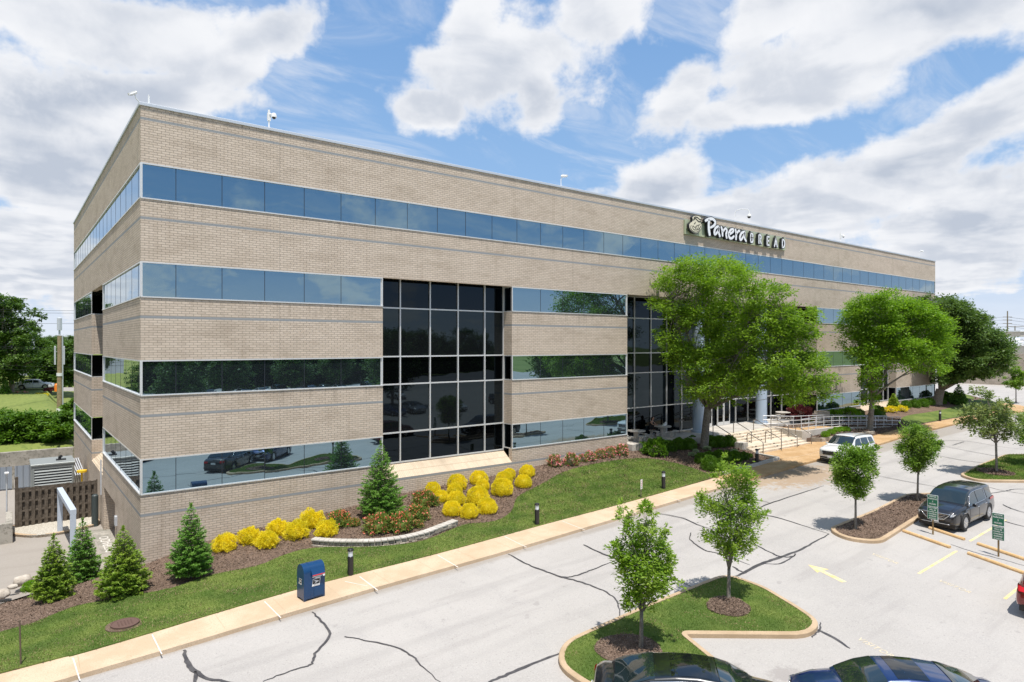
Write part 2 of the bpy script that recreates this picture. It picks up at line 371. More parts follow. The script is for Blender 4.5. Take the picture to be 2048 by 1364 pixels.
M['whiteline'] = var('white_line_mat', (.62,.58,.52), (.72,.69,.64), 6, .8)
M['crack'] = var('crack_sealant_mat', (.055,.052,.055), (.09,.085,.085), 3, .5)
def yellow():
    m_, t, b = nmat('yellow_line_mat', .8, spec=.2); p = pos(t)
    c = t.mix(t.ss(t.noise(p, 3, 4, .6), .35, .65), (.72, .52, .19, 1), (.68, .57, .34, 1)); c = t.mix(t.ss(t.noise(p, 35, 3, .7), .54, .66), c, (.55, .51, .47, 1))
    t.put(b.inputs['Base Color'], c); return m_
M['yellow'] = yellow()
M['bark'] = var('bark_mat', (.20,.165,.125), (.30,.25,.20), 9, .95, 4, (.12,.095,.07), 40, .02)
M['greybark'] = var('grey_bark_mat', (.17,.15,.125), (.27,.245,.21), 7, .95, 4, (.10,.09,.075), 30, .02)
M['steel'] = mat('rail_steel', (.50,.50,.49), .38, .85)
M['rail'] = mat('painted_rail', (.62,.64,.67), .4, .3)
M['bronze'] = mat('dark_bronze_rail', (.23,.21,.19), .35, .7)
M['rubber'] = mat('rubber', (.02,.02,.02), .8)
M['chrome'] = mat('chrome', (.85,.85,.86), .12, 1.)
M['darkplastic'] = mat('dark_plastic', (.015,.015,.016), .5)
# ================================================================ ground
def smooth(pts, n=6, closed=False):
    P = [Vector((p[0], p[1])) for p in pts]; out = []; L = len(P)
    for i in range(L if closed else L-1):
        a, b, c, d = (P[(i-1) % L], P[i], P[(i+1) % L], P[(i+2) % L]) if closed else (P[max(i-1, 0)], P[i], P[i+1], P[min(i+2, L-1)])
        for k in range(n):
            t = k/n; out.append(.5*((2*b)+(c-a)*t+(2*a-5*b+4*c-d)*t*t+(3*b-a-3*c+d)*t**3))
    if not closed: out.append(P[-1])
    return out
def sheet(name, poly, zf, off, m, res=1.5, skirt=0., kind='structure', label=None, cat=None, relief=0.):
    bm = bmesh.new(); vs = [bm.verts.new((p[0], p[1], 0)) for p in poly]; bm.faces.new(vs); bm.normal_update()
    xs = [v.co.x for v in bm.verts]; ys = [v.co.y for v in bm.verts]
    for ax, lo, hi in ((0, min(xs), max(xs)), (1, min(ys), max(ys))):
        k = math.ceil(lo/res)
        while k*res < hi:
            c = [0, 0, 0]; c[ax] = k*res; nn = [0, 0, 0]; nn[ax] = 1
            bmesh.ops.bisect_plane(bm, geom=bm.verts[:]+bm.edges[:]+bm.faces[:], plane_co=c, plane_no=nn); k += 1
    bmesh.ops.triangulate(bm, faces=[f for f in bm.faces if len(f.verts) > 4])
    for v in bm.verts:
        v.co.z = zf(v.co.x, v.co.y)+off+(relief*noise.noise(Vector((v.co.x*.9, v.co.y*.9, 1.7))) if relief else 0)
    if skirt:
        ed = [e for e in bm.edges if e.is_boundary]; r = bmesh.ops.extrude_edge_only(bm, edges=ed)
        for v in r['geom']:
            if isinstance(v, bmesh.types.BMVert): v.co.z -= skirt
    bmesh.ops.recalc_face_normals(bm, faces=bm.faces)
    up = sum(f.normal.z*f.calc_area() for f in bm.faces)
    if up < 0: bmesh.ops.reverse_faces(bm, faces=bm.faces)
    me = bpy.data.meshes.new(name); bm.to_mesh(me); bm.free(); me.materials.append(m)
    return tag(meshobj(name, me), label, cat, kind=kind)
def ribbon(mb, pts, wd, zf, off, mi=0, taper=False):
    n = len(pts); vs = []
    for i, p in enumerate(pts):
        d = (pts[min(i+1, n-1)]-pts[max(i-1, 0)]); d = d.normalized() if d.length > 0 else Vector((1, 0)); q = Vector((-d.y, d.x))
        ww = wd/2*(1 if not taper else (.35+.65*math.sin(math.pi*min(1, .1+i/n*.95))))*random.uniform(.85, 1.15)
        for s_ in (-1, 1): x, y = p.x+q.x*ww*s_, p.y+q.y*ww*s_; vs.append((x, y, zf(x, y)+off))
    mb.add(vs, [(2*i, 2*i+1, 2*i+3, 2*i+2) for i in range(n-1)], mi)
random.seed(4)
KERB = [(-60,-9.4),(-20,-9.3),(-2.5,-9.2),(2,-9.05),(6,-8.93),(11.5,-8.93),(16.5,-8.78),(21.6,-8.62),(27,-8.45),(32,-8.35),(38,-8.1),(46.8,-8.0),(53.2,-7.6),(58.7,-7.43),(64.8,-7.35),(74,-7.5),(81,-8.2)]
KIN = [(-60,-7.75),(-20,-7.7),(-4.4,-7.75),(-2.8,-7.85),(-.8,-7.7),(1,-7.5),(3.9,-7.27),(5.8,-7.27),(9.5,-7.35),(15.2,-7.2),(20,-7.15),(25.3,-6.98),(29.1,-6.82)]
def groundz(x, y):
    if y > 34 and x < 1: z = min(.5+(y-34)*.034, 2.9)
    elif x > 84 or y < -6 or y > 60: z = ZR(x, y)-.25 if x > -14 else ZR(-14)-.25
    elif x < 1 and y > 3: z = -1.75
    elif x < 1: z = -1.6
    else: z = -1.7
    return z
gx = [-1500,-700,-300,-140,-60,-30]+list(range(-14, 1, 1))+list(range(2, 84, 6))+[83.5,86,92,100,120,150,220,400,800,2500]
gy = [-900,-400,-200,-120,-80]+list(range(-60, -9, 6))+[-7.5,-6,-3,0,4,10,20,30,33,34,36,40,50,60,75,95,120,160,250,500,1000,3000]
mb = MB(); mb.v = [(x, y, groundz(x, y)) for y in gy for x in gx]; nx = len(gx)
mb.f = [(j*nx+i, j*nx+i+1, (j+1)*nx+i+1, (j+1)*nx+i) for j in range(len(gy)-1) for i in range(nx-1)]; mb.mi = [0]*len(mb.f)
tag(mb.build('ground', M['meadow'], smooth='all'), kind='structure')
road = [(-60,-105),(205,-105),(205,75),(101,75),(100,9),(96,3),(90,-6),(86,-8.6)]+KERB[::-1]
sheet('parking_lot_asphalt', road, ZR, 0, M['asphalt'], 8)
KS = smooth(KERB, 4); KI = smooth(KIN, 4)
# walk: from the left edge to the plaza, then the plaza, then on past the lawn
w1 = [(p.x, p.y) for p in KS if p.x <= 29.1]+[(29.1, -8.46)]
poly = w1+[(29.1, -6.82)]+[(p.x, p.y) for p in reversed(KI) if p.x < 29.1]
poly = [p for i, p in enumerate(poly) if i == 0 or (Vector(p)-Vector(poly[i-1])).length > .02]
sheet('sidewalk', poly, ZR, .13, M['tan'], 2, .3)
pl = [(29.1,-8.46)]+[(p.x, p.y) for p in KS if 29.3 < p.x < 52]+[(52.5,-7.65),(52.5,-5.75),(49.5,-5.65),(48.8,-5.3),(46.2,-4.4),(45.6,-3.9),(45.1,-3.7),(37.2,-4.1),(37.4,-6.5),(30.3,-6.75),(29.1,-6.82)]
sheet('entrance_plaza', pl, ZR, .128, M['plaza'], 2, .3)
sw = [(52.5,-7.65)]+[(p.x, p.y) for p in KS if 52.8 < p.x]+[(86,-8.6),(90,-6),(96,3),(94.6,3.6),(89,-4.4),(85,-6.4),(80,-6.4),(74,-6.),(66,-5.6),(60,-5.35),(56,-5.6),(52.5,-5.75)]
sheet('walkway', sw, ZR, .13, M['plaza'], 3, .3)
# control joints
jm = MB()
for (ax, ay), (bx, by) in [((146,1316),(160,1362)),((304,1269),(324,1309)),((529,1203),(562,1236)),((719,1153),(756,1181)),((875,1110),(917,1135)),((1009,1073),(1054,1095)),((1124,1042),(1170,1060)),((1233,1012),(1281,1030)),((1316,989),(1362,1002))]:
    zk = lambda x, y: ZR(x, y)+.13
    a = G(ax, ay, zk); b = G(bx, by, zk); ribbon(jm, [Vector((a.x, a.y)), Vector((b.x, b.y+.02))], .035, zk, .004)
a = G(690,1163,zk); b = G(735,1172,zk); ribbon(jm, [Vector((a.x, a.y)), Vector((b.x, b.y))], .03, zk, .0045)
tag(jm.build('sidewalk_joint_filler', M['whiteline']), kind='structure')
jm = MB()
for i in range(-3, 32):
    x = 1.05+i*1.87; ribbon(jm, [Vector((x, -7.5)), Vector((x-.02, -8.88))], .012, zk, .003)
tag(jm.build('sidewalk_groove', M['kerb']), kind='structure')
pm = MB(); ribbon(pm, [Vector((37.4,-6.5)), Vector((40, -6.7)), Vector((46,-6.4))], .03, zk, .004); tag(pm.build('plaza_joint', M['step']), kind='structure')
# planted bank: mulch below, lawn on top
Bk = lambda x, y: ZB(x, y)
left = [(-9,-7.75),(-9,2.2),(-4.7,2.1),(-3.6,2.9),(-2.2,3.6),(-1.2,4.6),(0,5.2)]
mul = [(p.x, p.y) for p in KI if -9 < p.x < 29.1]+[(29.1,-6.82),(30.3,-6.75),(36.6,-6.35),(37.1,-4.1),(37.1,-1.6),(33.6,-.75),(31.4,-.95),(31.4,-.5),(28.9,-.5),(28.9,0.05),(0,0.05)]+left[::-1]
mul = [p for i, p in enumerate(mul) if i == 0 or (Vector(p)-Vector(mul[i-1])).length > .02]
sheet('mulch_bed', mul, Bk, 0, M['mulch'], .5, .5, relief=.035)
LE = [(0,1267),(63,1250),(146,1216),(233,1199),(340,1179),(423,1152),(513,1134),(560,1115),(605,1101),(650,1096),(720,1096),(790,1092),(850,1082),(905,1060),(933,1050),(981,1046),(1008,1036),(1025,1021),(1032,1000),(1049,987),(1079,972),(1127,946),(1185,930),(1250,920),(1300,919),(1351,928),(1391,940),(1422,953)]
le = [G(px, py, Bk) for px, py in LE]; LES = smooth([(-9, -5.2)]+[(p.x, p.y) for p in le]+[(28.9,-6.7)], 3)
lp = [(p.x, p.y) for p in KI if -9 < p.x < 28.8]+[(p.x, p.y) for p in LES[::-1]]
lp = [p for i, p in enumerate(lp) if i == 0 or (Vector(p)-Vector(lp[i-1])).length > .03]
sheet('lawn', lp, Bk, .045, M['grassbase'], .5, .08, relief=.012)
# right-hand bed and lawns
rb = [(52.5,-5.75),(56,-5.6),(60,-5.35),(66,-5.6),(74,-6.),(80,-6.4),(85,-6.4),(89,-4.4),(94.6,3.6),(94,10),(84,10),(82.5,0),(54.7,0),(54.7,-.6),(45.1,-.6),(45.1,-3.6),(52.5,-5.2)]
sheet('mulch_bed', rb[:-1], ZB2, 0, M['mulch'], 1, .5, relief=.03)
sheet('planter_soil', [(46.3,-4.42),(53.6,-5.2),(53.6,-4.1),(51.5,-3.75),(46.2,-3.72)], lambda x, y: ZR(x, y)+.46, 0, M['mulch'], .5, .3, relief=.03)
rl = smooth([(61.5,-5.2),(66,-5.45),(74,-5.85),(80,-6.25),(84,-6.3),(88,-4.6),(90,-2.6),(84,-2.6),(78,-3.2),(72,-3.4),(66,-3.2),(62.5,-4.0)], 3, True)
sheet('lawn', rl, ZB2, .05, M['grassbase'], 1, .08)
rl2 = smooth([(87,-1.6),(91,-.8),(94,3.6),(94,9),(90,9),(86,6)], 3, True)
sheet('lawn', rl2, ZB2, .05, M['grassbase'], 1, .08)
# driveway behind the corner, with kerbed gravel strip
dr = [(-14,1),(-9,2.2),(-4.7,2.1),(-3.6,2.9),(-2.2,3.6),(-1.2,4.6),(0,5.2),(0,33),(-14,33)]
sheet('driveway', dr, ZD, 0, M['asphalt'], 2)
ZG_ = lambda x, y: ZD(x, y)+.12
gp = smooth([(-3.9,14.2),(-3.0,13.25),(-1.8,13.2),(-.9,13.6),(-.1,14.1),(0,15.3),(0,16.4),(-4.2,16.4),(-4.3,15.2)], 4, True)
sheet('gravel_strip', gp, ZG_, 0, var('river_gravel_mat', (.42,.38,.31), (.62,.58,.50), 14, .9, 3, (.24,.21,.17), 20, .04), .4, .2, relief=.05)
def kerb(name, pts, wd, zf, top, m, closed=True, foot=.25):
    n = len(pts); vs = []; area = sum(pts[i].x*pts[(i+1) % n].y-pts[(i+1) % n].x*pts[i].y for i in range(n)); sg = 1 if area > 0 else -1
    for i, p in enumerate(pts):
        a = pts[(i-1) % n] if closed or i > 0 else p; b = pts[(i+1) % n] if closed or i < n-1 else p
        d = (b-a).normalized(); q = Vector((-d.y, d.x))*sg
        for o_, h in ((0, -foot), (.0, top-.025), (.03, top), (wd, top), (wd, -foot)):
            x, y = p.x+q.x*o_, p.y+q.y*o_; vs.append((x, y, zf(x, y)+h))
    f = []
    for i in range(n if closed else n-1):
        for k in range(4): a = i*5+k; b = ((i+1) % n)*5+k; f.append((a, b, b+1, a+1))
    if not closed: f += [tuple(range(5)), tuple((n-1)*5+k for k in range(5))[::-1]]
    mb = MB(); mb.add(vs, f); return tag(mb.build(name, m), kind='structure')
kerb('kerb', gp, .16, ZD, .15, M['kerb'])
# islands
def inset(pts, wd):
    n = len(pts); area = sum(pts[i].x*pts[(i+1) % n].y-pts[(i+1) % n].x*pts[i].y for i in range(n)); sg = 1 if area > 0 else -1; o = []
    for i, p in enumerate(pts):
        d = (pts[(i+1) % n]-pts[(i-1) % n]).normalized(); o.append(Vector((p.x-d.y*sg*wd, p.y+d.x*sg*wd)))
    return o
def rounded(pts, rads, n=6):
    out = []; L = len(pts)
    for i, p in enumerate(pts):
        p = Vector(p); a = (Vector(pts[i-1])-p); b = (Vector(pts[(i+1) % L])-p); r = min(rads[i], a.length*.49, b.length*.49)
        A = p+a.normalized()*r; B = p+b.normalized()*r
        if r < .02: out.append(p); continue
        for k in range(n+1): t = k/n; out.append(A*(1-t)**2+p*2*t*(1-t)+B*t*t)
    return out
def zmound(h, c, r):
    return lambda x, y: ZR(x, y)+h*max(0, 1-((x-c[0])**2+(y-c[1])**2)/r**2)
islA = rounded([G(px, py, ZR).xy for px, py in [(1112,1338),(1124,1292),(1180,1266),(1300,1213),(1452,1152),(1530,1180),(1600,1222),(1643,1252),(1620,1278),(1372,1276),(1462,1350),(1425,1392),(1200,1400)]],
               [.8,.9,.3,.3,1.0,.4,.5,.6,.9,.12,.1,.4,1.2])
kerb('kerb', islA, .17, ZR, .15, M['kerb'])
sheet('island_lawn', inset(islA, .16), ZR, .13, M['grassbase'], .5, .05, relief=.02)
islB = rounded([G(px, py, ZR).xy for px, py in [(1655,1062),(1690,1082),(1760,1090),(1838,1040),(1885,1012),(1878,990),(1812,992),(1740,1028)]],
               [.6,.7,.8,.3,.5,.6,.5,.3])
kerb('kerb', islB, .17, ZR, .15, M['kerb'])
sheet('island_mulch', inset(islB, .16), ZR, .12, M['mulch'], .4, .05, relief=.04)
islC = rounded([G(px, py, ZR).xy for px, py in [(1917,953),(1955,965),(2060,966),(2200,968),(2200,935),(2060,912),(2010,912),(1955,934)]], [.8,.8,.5,.3,.3,.5,.5,.8])
kerb('kerb', islC, .17, ZR, .15, M['kerb'])
sheet('island_lawn', inset(islC, .16), ZR, .13, M['grassbase'], 1, .05, relief=.02)
# painted markings
def mark(name, polys, m='yellow', off=.004):
    mb = MB()
    for P in polys: mb.add([(x, y, ZR(x, y)+off) for x, y in P], [tuple(range(len(P)))])
    return tag(mb.build(name, M[m]), kind='structure')
ym = []
for y in (-20.03, -22.75, -25.5, -28.2):
    for xa in (23.2, 24.5, 25.8): ym.append([(xa,y-.05),(xa+1.32,y-.05),(xa+1.32,y+.05),(xa,y+.05)])
    for xa in (28.9, 30.5, 32.1): ym.append([(xa,y-.05+.08),(xa+1.62,y-.05+.08),(xa+1.62,y+.05+.08),(xa,y+.05+.08)])
mark('stall_stripe', ym)
ax_, ay_ = 20.67, -17.03
ar = [(0,0),(-.32,-.72),(-.12,-.66),(-.22,-1.72),(0,-1.75),(.08,-.66),(.36,-.66)]
rot = R(-14); mark('lane_arrow', [[(ax_+x*math.cos(rot)-y*math.sin(rot), ay_+x*math.sin(rot)+y*math.cos(rot)) for x, y in ar]])
def text_mesh(body, size, **kw):
    cu = bpy.data.curves.new('lettering', 'FONT'); cu.body = body; cu.size = size
    for k, v in kw.items(): setattr(cu, k, v)
    o = bpy.data.objects.new('lettering', cu); COL.objects.link(o); bpy.context.view_layer.update()
    me = bpy.data.meshes.new_from_object(o.evaluated_get(bpy.context.evaluated_depsgraph_get()))
    bpy.data.objects.remove(o); bpy.data.curves.remove(cu); return me
tme = text_mesh('VISITOR', .30, space_character=1.1); tme.materials.append(M['yellow'])
fmat = mat('faded_yellow_mat', (.62,.53,.37), .85); tme.materials[0] = fmat
tq = Matrix.Rotation(R(-106), 4, 'Z')
for x, y in ((23.85,-18.0),(23.05,-20.72),(16.2,-20.9)):
    me = tme.copy(); me.transform(Matrix.Translation((x, y, 0))@tq)
    for v in me.vertices: v.co.z = ZR(v.co.x, v.co.y)+.007
    o = meshobj('stall_lettering', me); tag(o, kind='structure')
rs = []
for k in range(9):
    x = 92+k*2.75*1.15; rs.append([(x,16),(x+.12,16),(x+.12,21.5),(x,21.5)])
for k in range(9):
    x = 96+k*3.2; rs.append([(x,27),(x+.12,27),(x+.12,32.5),(x,32.5)])
for k in range(12):
    x = 20+k*2.75; rs.append([(x,-48),(x+.1,-48),(x+.1,-53),(x,-53)]); rs.append([(x-22,-38),(x-21.9,-38),(x-21.9,-43),(x-22,-43)])
mark('stall_stripe', rs, 'whiteline')
# sealed cracks
CR = [([(368,1300),(375,1322),(390,1342),(416,1357),(473,1366)],.11),([(390,1342),(391,1366)],.08),
([(624,1224),(639,1238),(655,1259),(658,1274),(631,1307),(623,1327),(610,1333),(561,1349),(526,1363)],.065),
([(689,1273),(741,1283),(792,1295),(825,1313),(847,1335),(885,1370)],.05),([(1124,1305),(1049,1335),(1001,1355),(970,1368)],.10),
([(1016,1108),(1050,1126),(1087,1141),(1119,1153),(1140,1158),(1180,1170),(1212,1184),(1231,1199),(1238,1216),(1238,1237)],.07),
([(1119,1153),(1140,1153.5),(1164,1147),(1190,1137),(1222,1124)],.055),([(1167,1089),(1190,1100),(1220,1113),(1280,1132),(1338,1152),(1396,1180)],.07),
([(1313,1026),(1343,1031),(1370,1037),(1400,1051),(1440,1062)],.06),([(1420,1010),(1500,1026),(1552,1034),(1603,1050),(1658,1068)],.06),
([(1440,985),(1518,1000),(1542,1006)],.04),([(1506,1021),(1539,1007),(1590,990),(1648,971)],.05),([(1379,1077),(1396,1092),(1415,1102),(1437,1107),(1500,1130)],.06),([(1382,1065),(1379,1077)],.04),
([(1508,1088),(1539,1104),(1563,1114),(1586,1112.5),(1591,1107)],.08),([(1464,1156),(1488,1145.5),(1525,1127),(1556,1116),(1590,1104),(1624,1087),(1658,1068)],.13),
([(1528,1127),(1556,1128),(1580,1118),(1592,1108)],.06),([(1465,1133),(1478,1141),(1488,1145)],.09),([(1632,1259),(1658,1271),(1700,1297)],.10),
([(1641,1245),(1638,1261),(1628,1270),(1625,1276)],.05),([(1746,949),(1800,960),(1843,968),(1876,974)],.055),([(1966,971),(2000,980),(2060,990)],.055),
([(1872,910),(1923,920),(1977,927)],.055),([(1840,880),(1872,881.4),(1929,881.4),(2000,893),(2060,900)],.05),([(1886,891),(1943,903),(2014,914),(2060,905)],.05),([(1905,890),(1929,883)],.05),
([(1982,986.6),(2012,982),(2029,978.6),(2060,978.6)],.07),([(2006,1008.7),(2023,1017),(2060,1028)],.06),([(1982,1036),(2014,1044),(2060,1056)],.06),
([(1902,1089),(1943,1103),(1986,1114),(2015,1122),(2060,1135)],.055),([(1847,1062),(1862,1068)],.03),([(1740,840),(1850,850),(1990,846),(2060,850)],.05)]
for pts, wd in CR:
    g = [G(px, py, ZR).xy for px, py in pts]; s_ = smooth(g, 5); mbc = MB()
    for p in s_[1:-1]: p.x += random.uniform(-.025, .025); p.y += random.uniform(-.025, .025)
    ribbon(mbc, s_, wd*1.2, ZR, .0055, taper=True); tag(mbc.build('crack_sealant', M['crack']), kind='structure')
mbc = MB()
for pts, wd in (([(14,-14),(9,-19),(2,-22),(-6,-24),(-18,-26)],.09),([(-3,-12),(2,-18),(1,-26),(6,-34)],.09),([(20,-26),(12,-30),(4,-31),(-10,-36)],.09),([(40,-24),(28,-30),(22,-38),(6,-44)],.09)):
    ribbon(mbc, smooth([Vector(p) for p in pts], 6), wd, ZR, .0055, taper=True)
tag(mbc.build('crack_sealant', M['crack']), kind='structure')
# wheel stops
def stop(a, b, label):
    a = G(*a, ZR); b = G(*b, ZR); c = (a+b)/2; d = (b-a); L = d.xy.length; mb = MB()
    mb.prism([(-.075,0),(.075,0),(.075,.06),(.045,.11),(-.045,.11),(-.075,.06)], lambda u, v, h: (h, u, v), -L/2, L/2)
    o = mb.build('wheel_stop', M['kerb2'], bevel=.008, loc=(c.x, c.y, ZR(c.x, c.y)+.003)); o.rotation_euler = (0, -math.asin(d.z/L), math.atan2(d.y, d.x))
    tag(o, label, 'wheel stop', 'concrete wheel stops in the parking bays')
M['kerb2'] = var('wheel_stop_mat', (.58,.37,.17), (.68,.46,.24), 3, .85, 4, (.40,.27,.15), 25, .005)
q = lambda x, y: (1600+x/3.4978, 860+y/3.4978)
stop(q(722,712), q(1050,828), 'yellow-tan concrete wheel stop touching the end of the mulch island')
stop(q(905,690), q(1150,772), 'yellow-tan wheel stop directly in front of the dark grey SUV')
stop(q(1242,802), q(1580,915), 'yellow-tan wheel stop behind the right-hand green visitor sign')
stop(q(1175,868), q(1570,1010), 'yellow-tan wheel stop nearest the red SUV, in front of the right-hand visitor sign')
# ================================================================ office building
FL = 4.03; WB_ = [2.88+FL*k for k in range(4)]; WT = [4.35+FL*k for k in range(4)]; TOP = 18.74
LEN = 82.2; DEP = 33.3; REC = .875
bld = empty('office_building', (0,0,0), 'long four-storey tan brick office building with ribbons of blue mirror glass', 'office building')
def wallpart(name, fn, m='brick'):
    mb = MB(); fn(mb); return mb.build(name, M[m], bld)
RA = [(10.8,19.1,REC), (29.0,54.6,2.2), (63.2,71.5,REC)]; solid = [(0,10.8),(19.1,29.0),(54.6,63.2),(71.5,LEN)]
NY0, NY1, NX = 13.2, 19.3, 1.6
T_ = .3
bands = [(-2.2, WB_[0])]+[(WT[k], WB_[k+1]) for k in range(3)]+[(WT[3], TOP)]
for bi, (z0, z1) in enumerate(bands):
    def W(*q_):
        mb = MB(); mb.b2(*q_, z0, z1); mb.build('brick_wall', M['brick'], bld)
    full = bi >= 3
    for a, b in ([(0, LEN)] if full else solid): W(a, b, 0, T_)
    if not full and bi > 0:
        for a, b, d in RA: W(b, b+.3, T_, d); W(a-.3, a, T_, d)
    for a, b in ([(T_, DEP)] if full else ([(T_, 7.9), (12.8, NY0), (NY1, DEP)] if bi == 0 else [(T_, NY0), (NY1, DEP)])): W(0, T_, a, b)
    if bi == 0:
        for q_ in ((7.9, 12.8, 1.05, z1), (NY0, NY1, z0, 1.6)): mb = MB(); mb.b2(0, T_, *q_); mb.build('brick_wall', M['brick'], bld)
    if not full and bi > 0: W(T_, NX, NY1, NY1+.3); W(T_, NX, NY0-.3, NY0)
    W(LEN-T_, LEN, T_, DEP); W(T_, LEN-T_, DEP-T_, DEP)
# core and slabs behind the glazing
mb = MB(); mb.b2(1.9, LEN-.6, 2.6, DEP-.6, -2, TOP-.8); mb.b2(.35, LEN-.35, .35, DEP-.35, TOP-.8, TOP-.65); mb.build('roof_deck', M['soffit'], bld)
# soffits over the recesses
for q_ in [(a, b, T_, d+.2) for a, b, d in RA]+[(T_, NX+.2, NY0, NY1)]: mb = MB(); mb.b2(*q_, WT[2]+.1, WT[2]+.2); mb.build('soffit', M['soffit'], bld)
mb = MB(); mb.b2(-.06, LEN+.06, -.06, .45, TOP, TOP+.14); mb.b2(-.06, .45, .45, DEP, TOP, TOP+.14); mb.b2(LEN-.45, LEN+.06, .45, DEP, TOP, TOP+.14); mb.b2(.45, LEN-.45, DEP-.45, DEP+.06, TOP, TOP+.14)
mb.build('roof_coping', M['cap'], bld, bevel=.015)
random.seed(11)
def pane(mb, p0, p1, z0, z1, nrm, amp=.0022):
    """one glass pane between p0 and p1 (xy), slightly out of plane like real glazing"""
    c = [random.uniform(-amp, amp) for _ in range(4)]
    P = [(p0, z0), (p1, z0), (p1, z1), (p0, z1)]
    mb.add([(p[0]+nrm[0]*k, p[1]+nrm[1]*k, z) for (p, z), k in zip(P, c)], [(0, 1, 2, 3)])
grid = [-.51+1.82*k for k in range(1, 46)]
def ribbon_window(a, b, k, axis='x', at=.05, m='mirror', marks=None, ends=(1, 1)):
    z0, z1 = WB_[k], WT[k]; g = MB(); fr = MB(); jt = MB()
    xs = [a]+[x for x in (marks or grid) if a+.7 < x < b-.7]+[b]
    def P(u, off=0.): return (u, at+off) if axis == 'x' else (at+off, u)
    nrm = (0, 1) if axis == 'x' else (1, 0)
    for i in range(len(xs)-1): pane(g, P(xs[i]), P(xs[i+1]), z0+.05, z1-.05, nrm)
    def bx(mb_, u0, u1, o0, o1, za, zb):
        mb_.b2(u0, u1, at+o0, at+o1, za, zb) if axis == 'x' else mb_.b2(at+o0, at+o1, u0, u1, za, zb)
    bx(fr, a, b, -.062, .03, z1-.055, z1); bx(fr, a, b, -.085, .03, z0, z0+.05)
    if ends[0]: bx(fr, a, a+.05, -.06, .03, z0+.05, z1-.055)
    if ends[1]: bx(fr, b-.05, b, -.06, .03, z0+.05, z1-.055)
    for x in xs[1:-1]: bx(jt, x-.012, x+.012, -.006, .02, z0+.05, z1-.055)
    w_ = g.build('ribbon_window', M[m], bld); fr.build('window_frame', M['alu'], w_)
    if jt.v: jt.build('glazing_joint', M['joint'], w_)
for k in range(4):
    if k == 3: ribbon_window(.0, LEN, 3)
    else:
        for a, b in solid: ribbon_window(a, b, k)
    ym_ = [DEP-1.8*i for i in range(1, 19)]
    if k == 3: ribbon_window(.05, DEP, 3, 'y', marks=ym_, ends=(0, 1))
    else: ribbon_window(.05, NY0, k, 'y', marks=ym_, ends=(0, 1)); ribbon_window(NY1, DEP, k, 'y', marks=ym_)
mb = MB(); mb.b2(.03, .1, .03, .1, WB_[0], WT[0])
# corner posts
cp = MB()
for k in range(4): cp.b2(-.02, .07, -.02, .07, WB_[k]+.05, WT[k]-.055)
cp.build('corner_mullion', M['alu'], bld)
# curtain walls in the recesses
def curtain(a, b, y, zb, xm, name='curtain_wall', sp=True):
    rows = [zb, WT[0], WB_[1], WT[1], WB_[2], WT[2]+.1]; g = MB(); g2 = MB(); fr = MB()
    xs = [a]+xm+[b]
    for j in range(5):
        for i in range(len(xs)-1):
            z0, z1 = rows[j], rows[j+1]
            pane(g2 if j in (1, 3) else g, (xs[i], y), (xs[i+1], y), z0, z1, (0, 1), .001)
    for x in xm: fr.b2(x-.032, x+.032, y-.09, y-.003, zb, rows[5])
    for z in rows: fr.b2(a, b, y-.085, y-.004, z-.035, z+.035)
    fr.b2(b-.05, b, y-.088, y-.004, zb+.035, rows[5]-.035)
    w_ = g.build(name, M['darkglass'], bld); g2.build('spandrel_glass', M['spandrelglass'], w_); fr.build('mullion', M['alu'], w_)
curtain(10.8, 19.1, REC, 2.77, [12.27-.05, 14.05, 15.87, 17.72])
curtain(63.2, 71.5, REC, 2.95, [64.9, 66.7, 68.5, 70.3])
PZ = 2.25
curtain(29.0, 54.6, 2.2, PZ, [30.3+1.83*i for i in range(13)])
# side panes in the return walls of the recesses
for a, b, d in RA:
    for k in range(3):
        if d > 2 and k == 0: continue
        for x, s_ in ((b+.05, 1), (a-.05, -1)):
            mb = MB(); fr = MB(); pane(mb, (x, .06), (x, d-.02), WB_[k]+.05, WT[k]-.05, (1, 0)); 
            for yy in (.075, d-.06): fr.b2(x-.05, x+.05, yy-.03, yy+.03, WB_[k]+.05, WT[k]-.055)
            fr.b2(x-.05, x+.05, .1, d-.1, WB_[k], WB_[k]+.05); fr.b2(x-.05, x+.05, .1, d-.1, WT[k]-.05, WT[k]); w_ = mb.build('return_window', M['darkglass'], bld); fr.build('window_frame', M['alu'], w_)
mb = MB(); fr = MB()
for k in range(3):
    pane(mb, (.06, NY1+.05), (NX, NY1+.05), WB_[k]+.05, WT[k]-.05, (0, 1)); fr.b2(.02, .08, NY1+.0, NY1+.08, WB_[k]+.05, WT[k]-.055)
    fr.b2(.1, NX, NY1, NY1+.07, WB_[k], WB_[k]+.05)
w_ = mb.build('return_window', M['darkglass'], bld); fr.build('window_frame', M['alu'], w_)
mb = MB(); pane(mb, (NX, NY0), (NX, NY1), 2.9, WT[2], (1, 0)); mb.build('recess_glazing', M['darkglass'], bld)
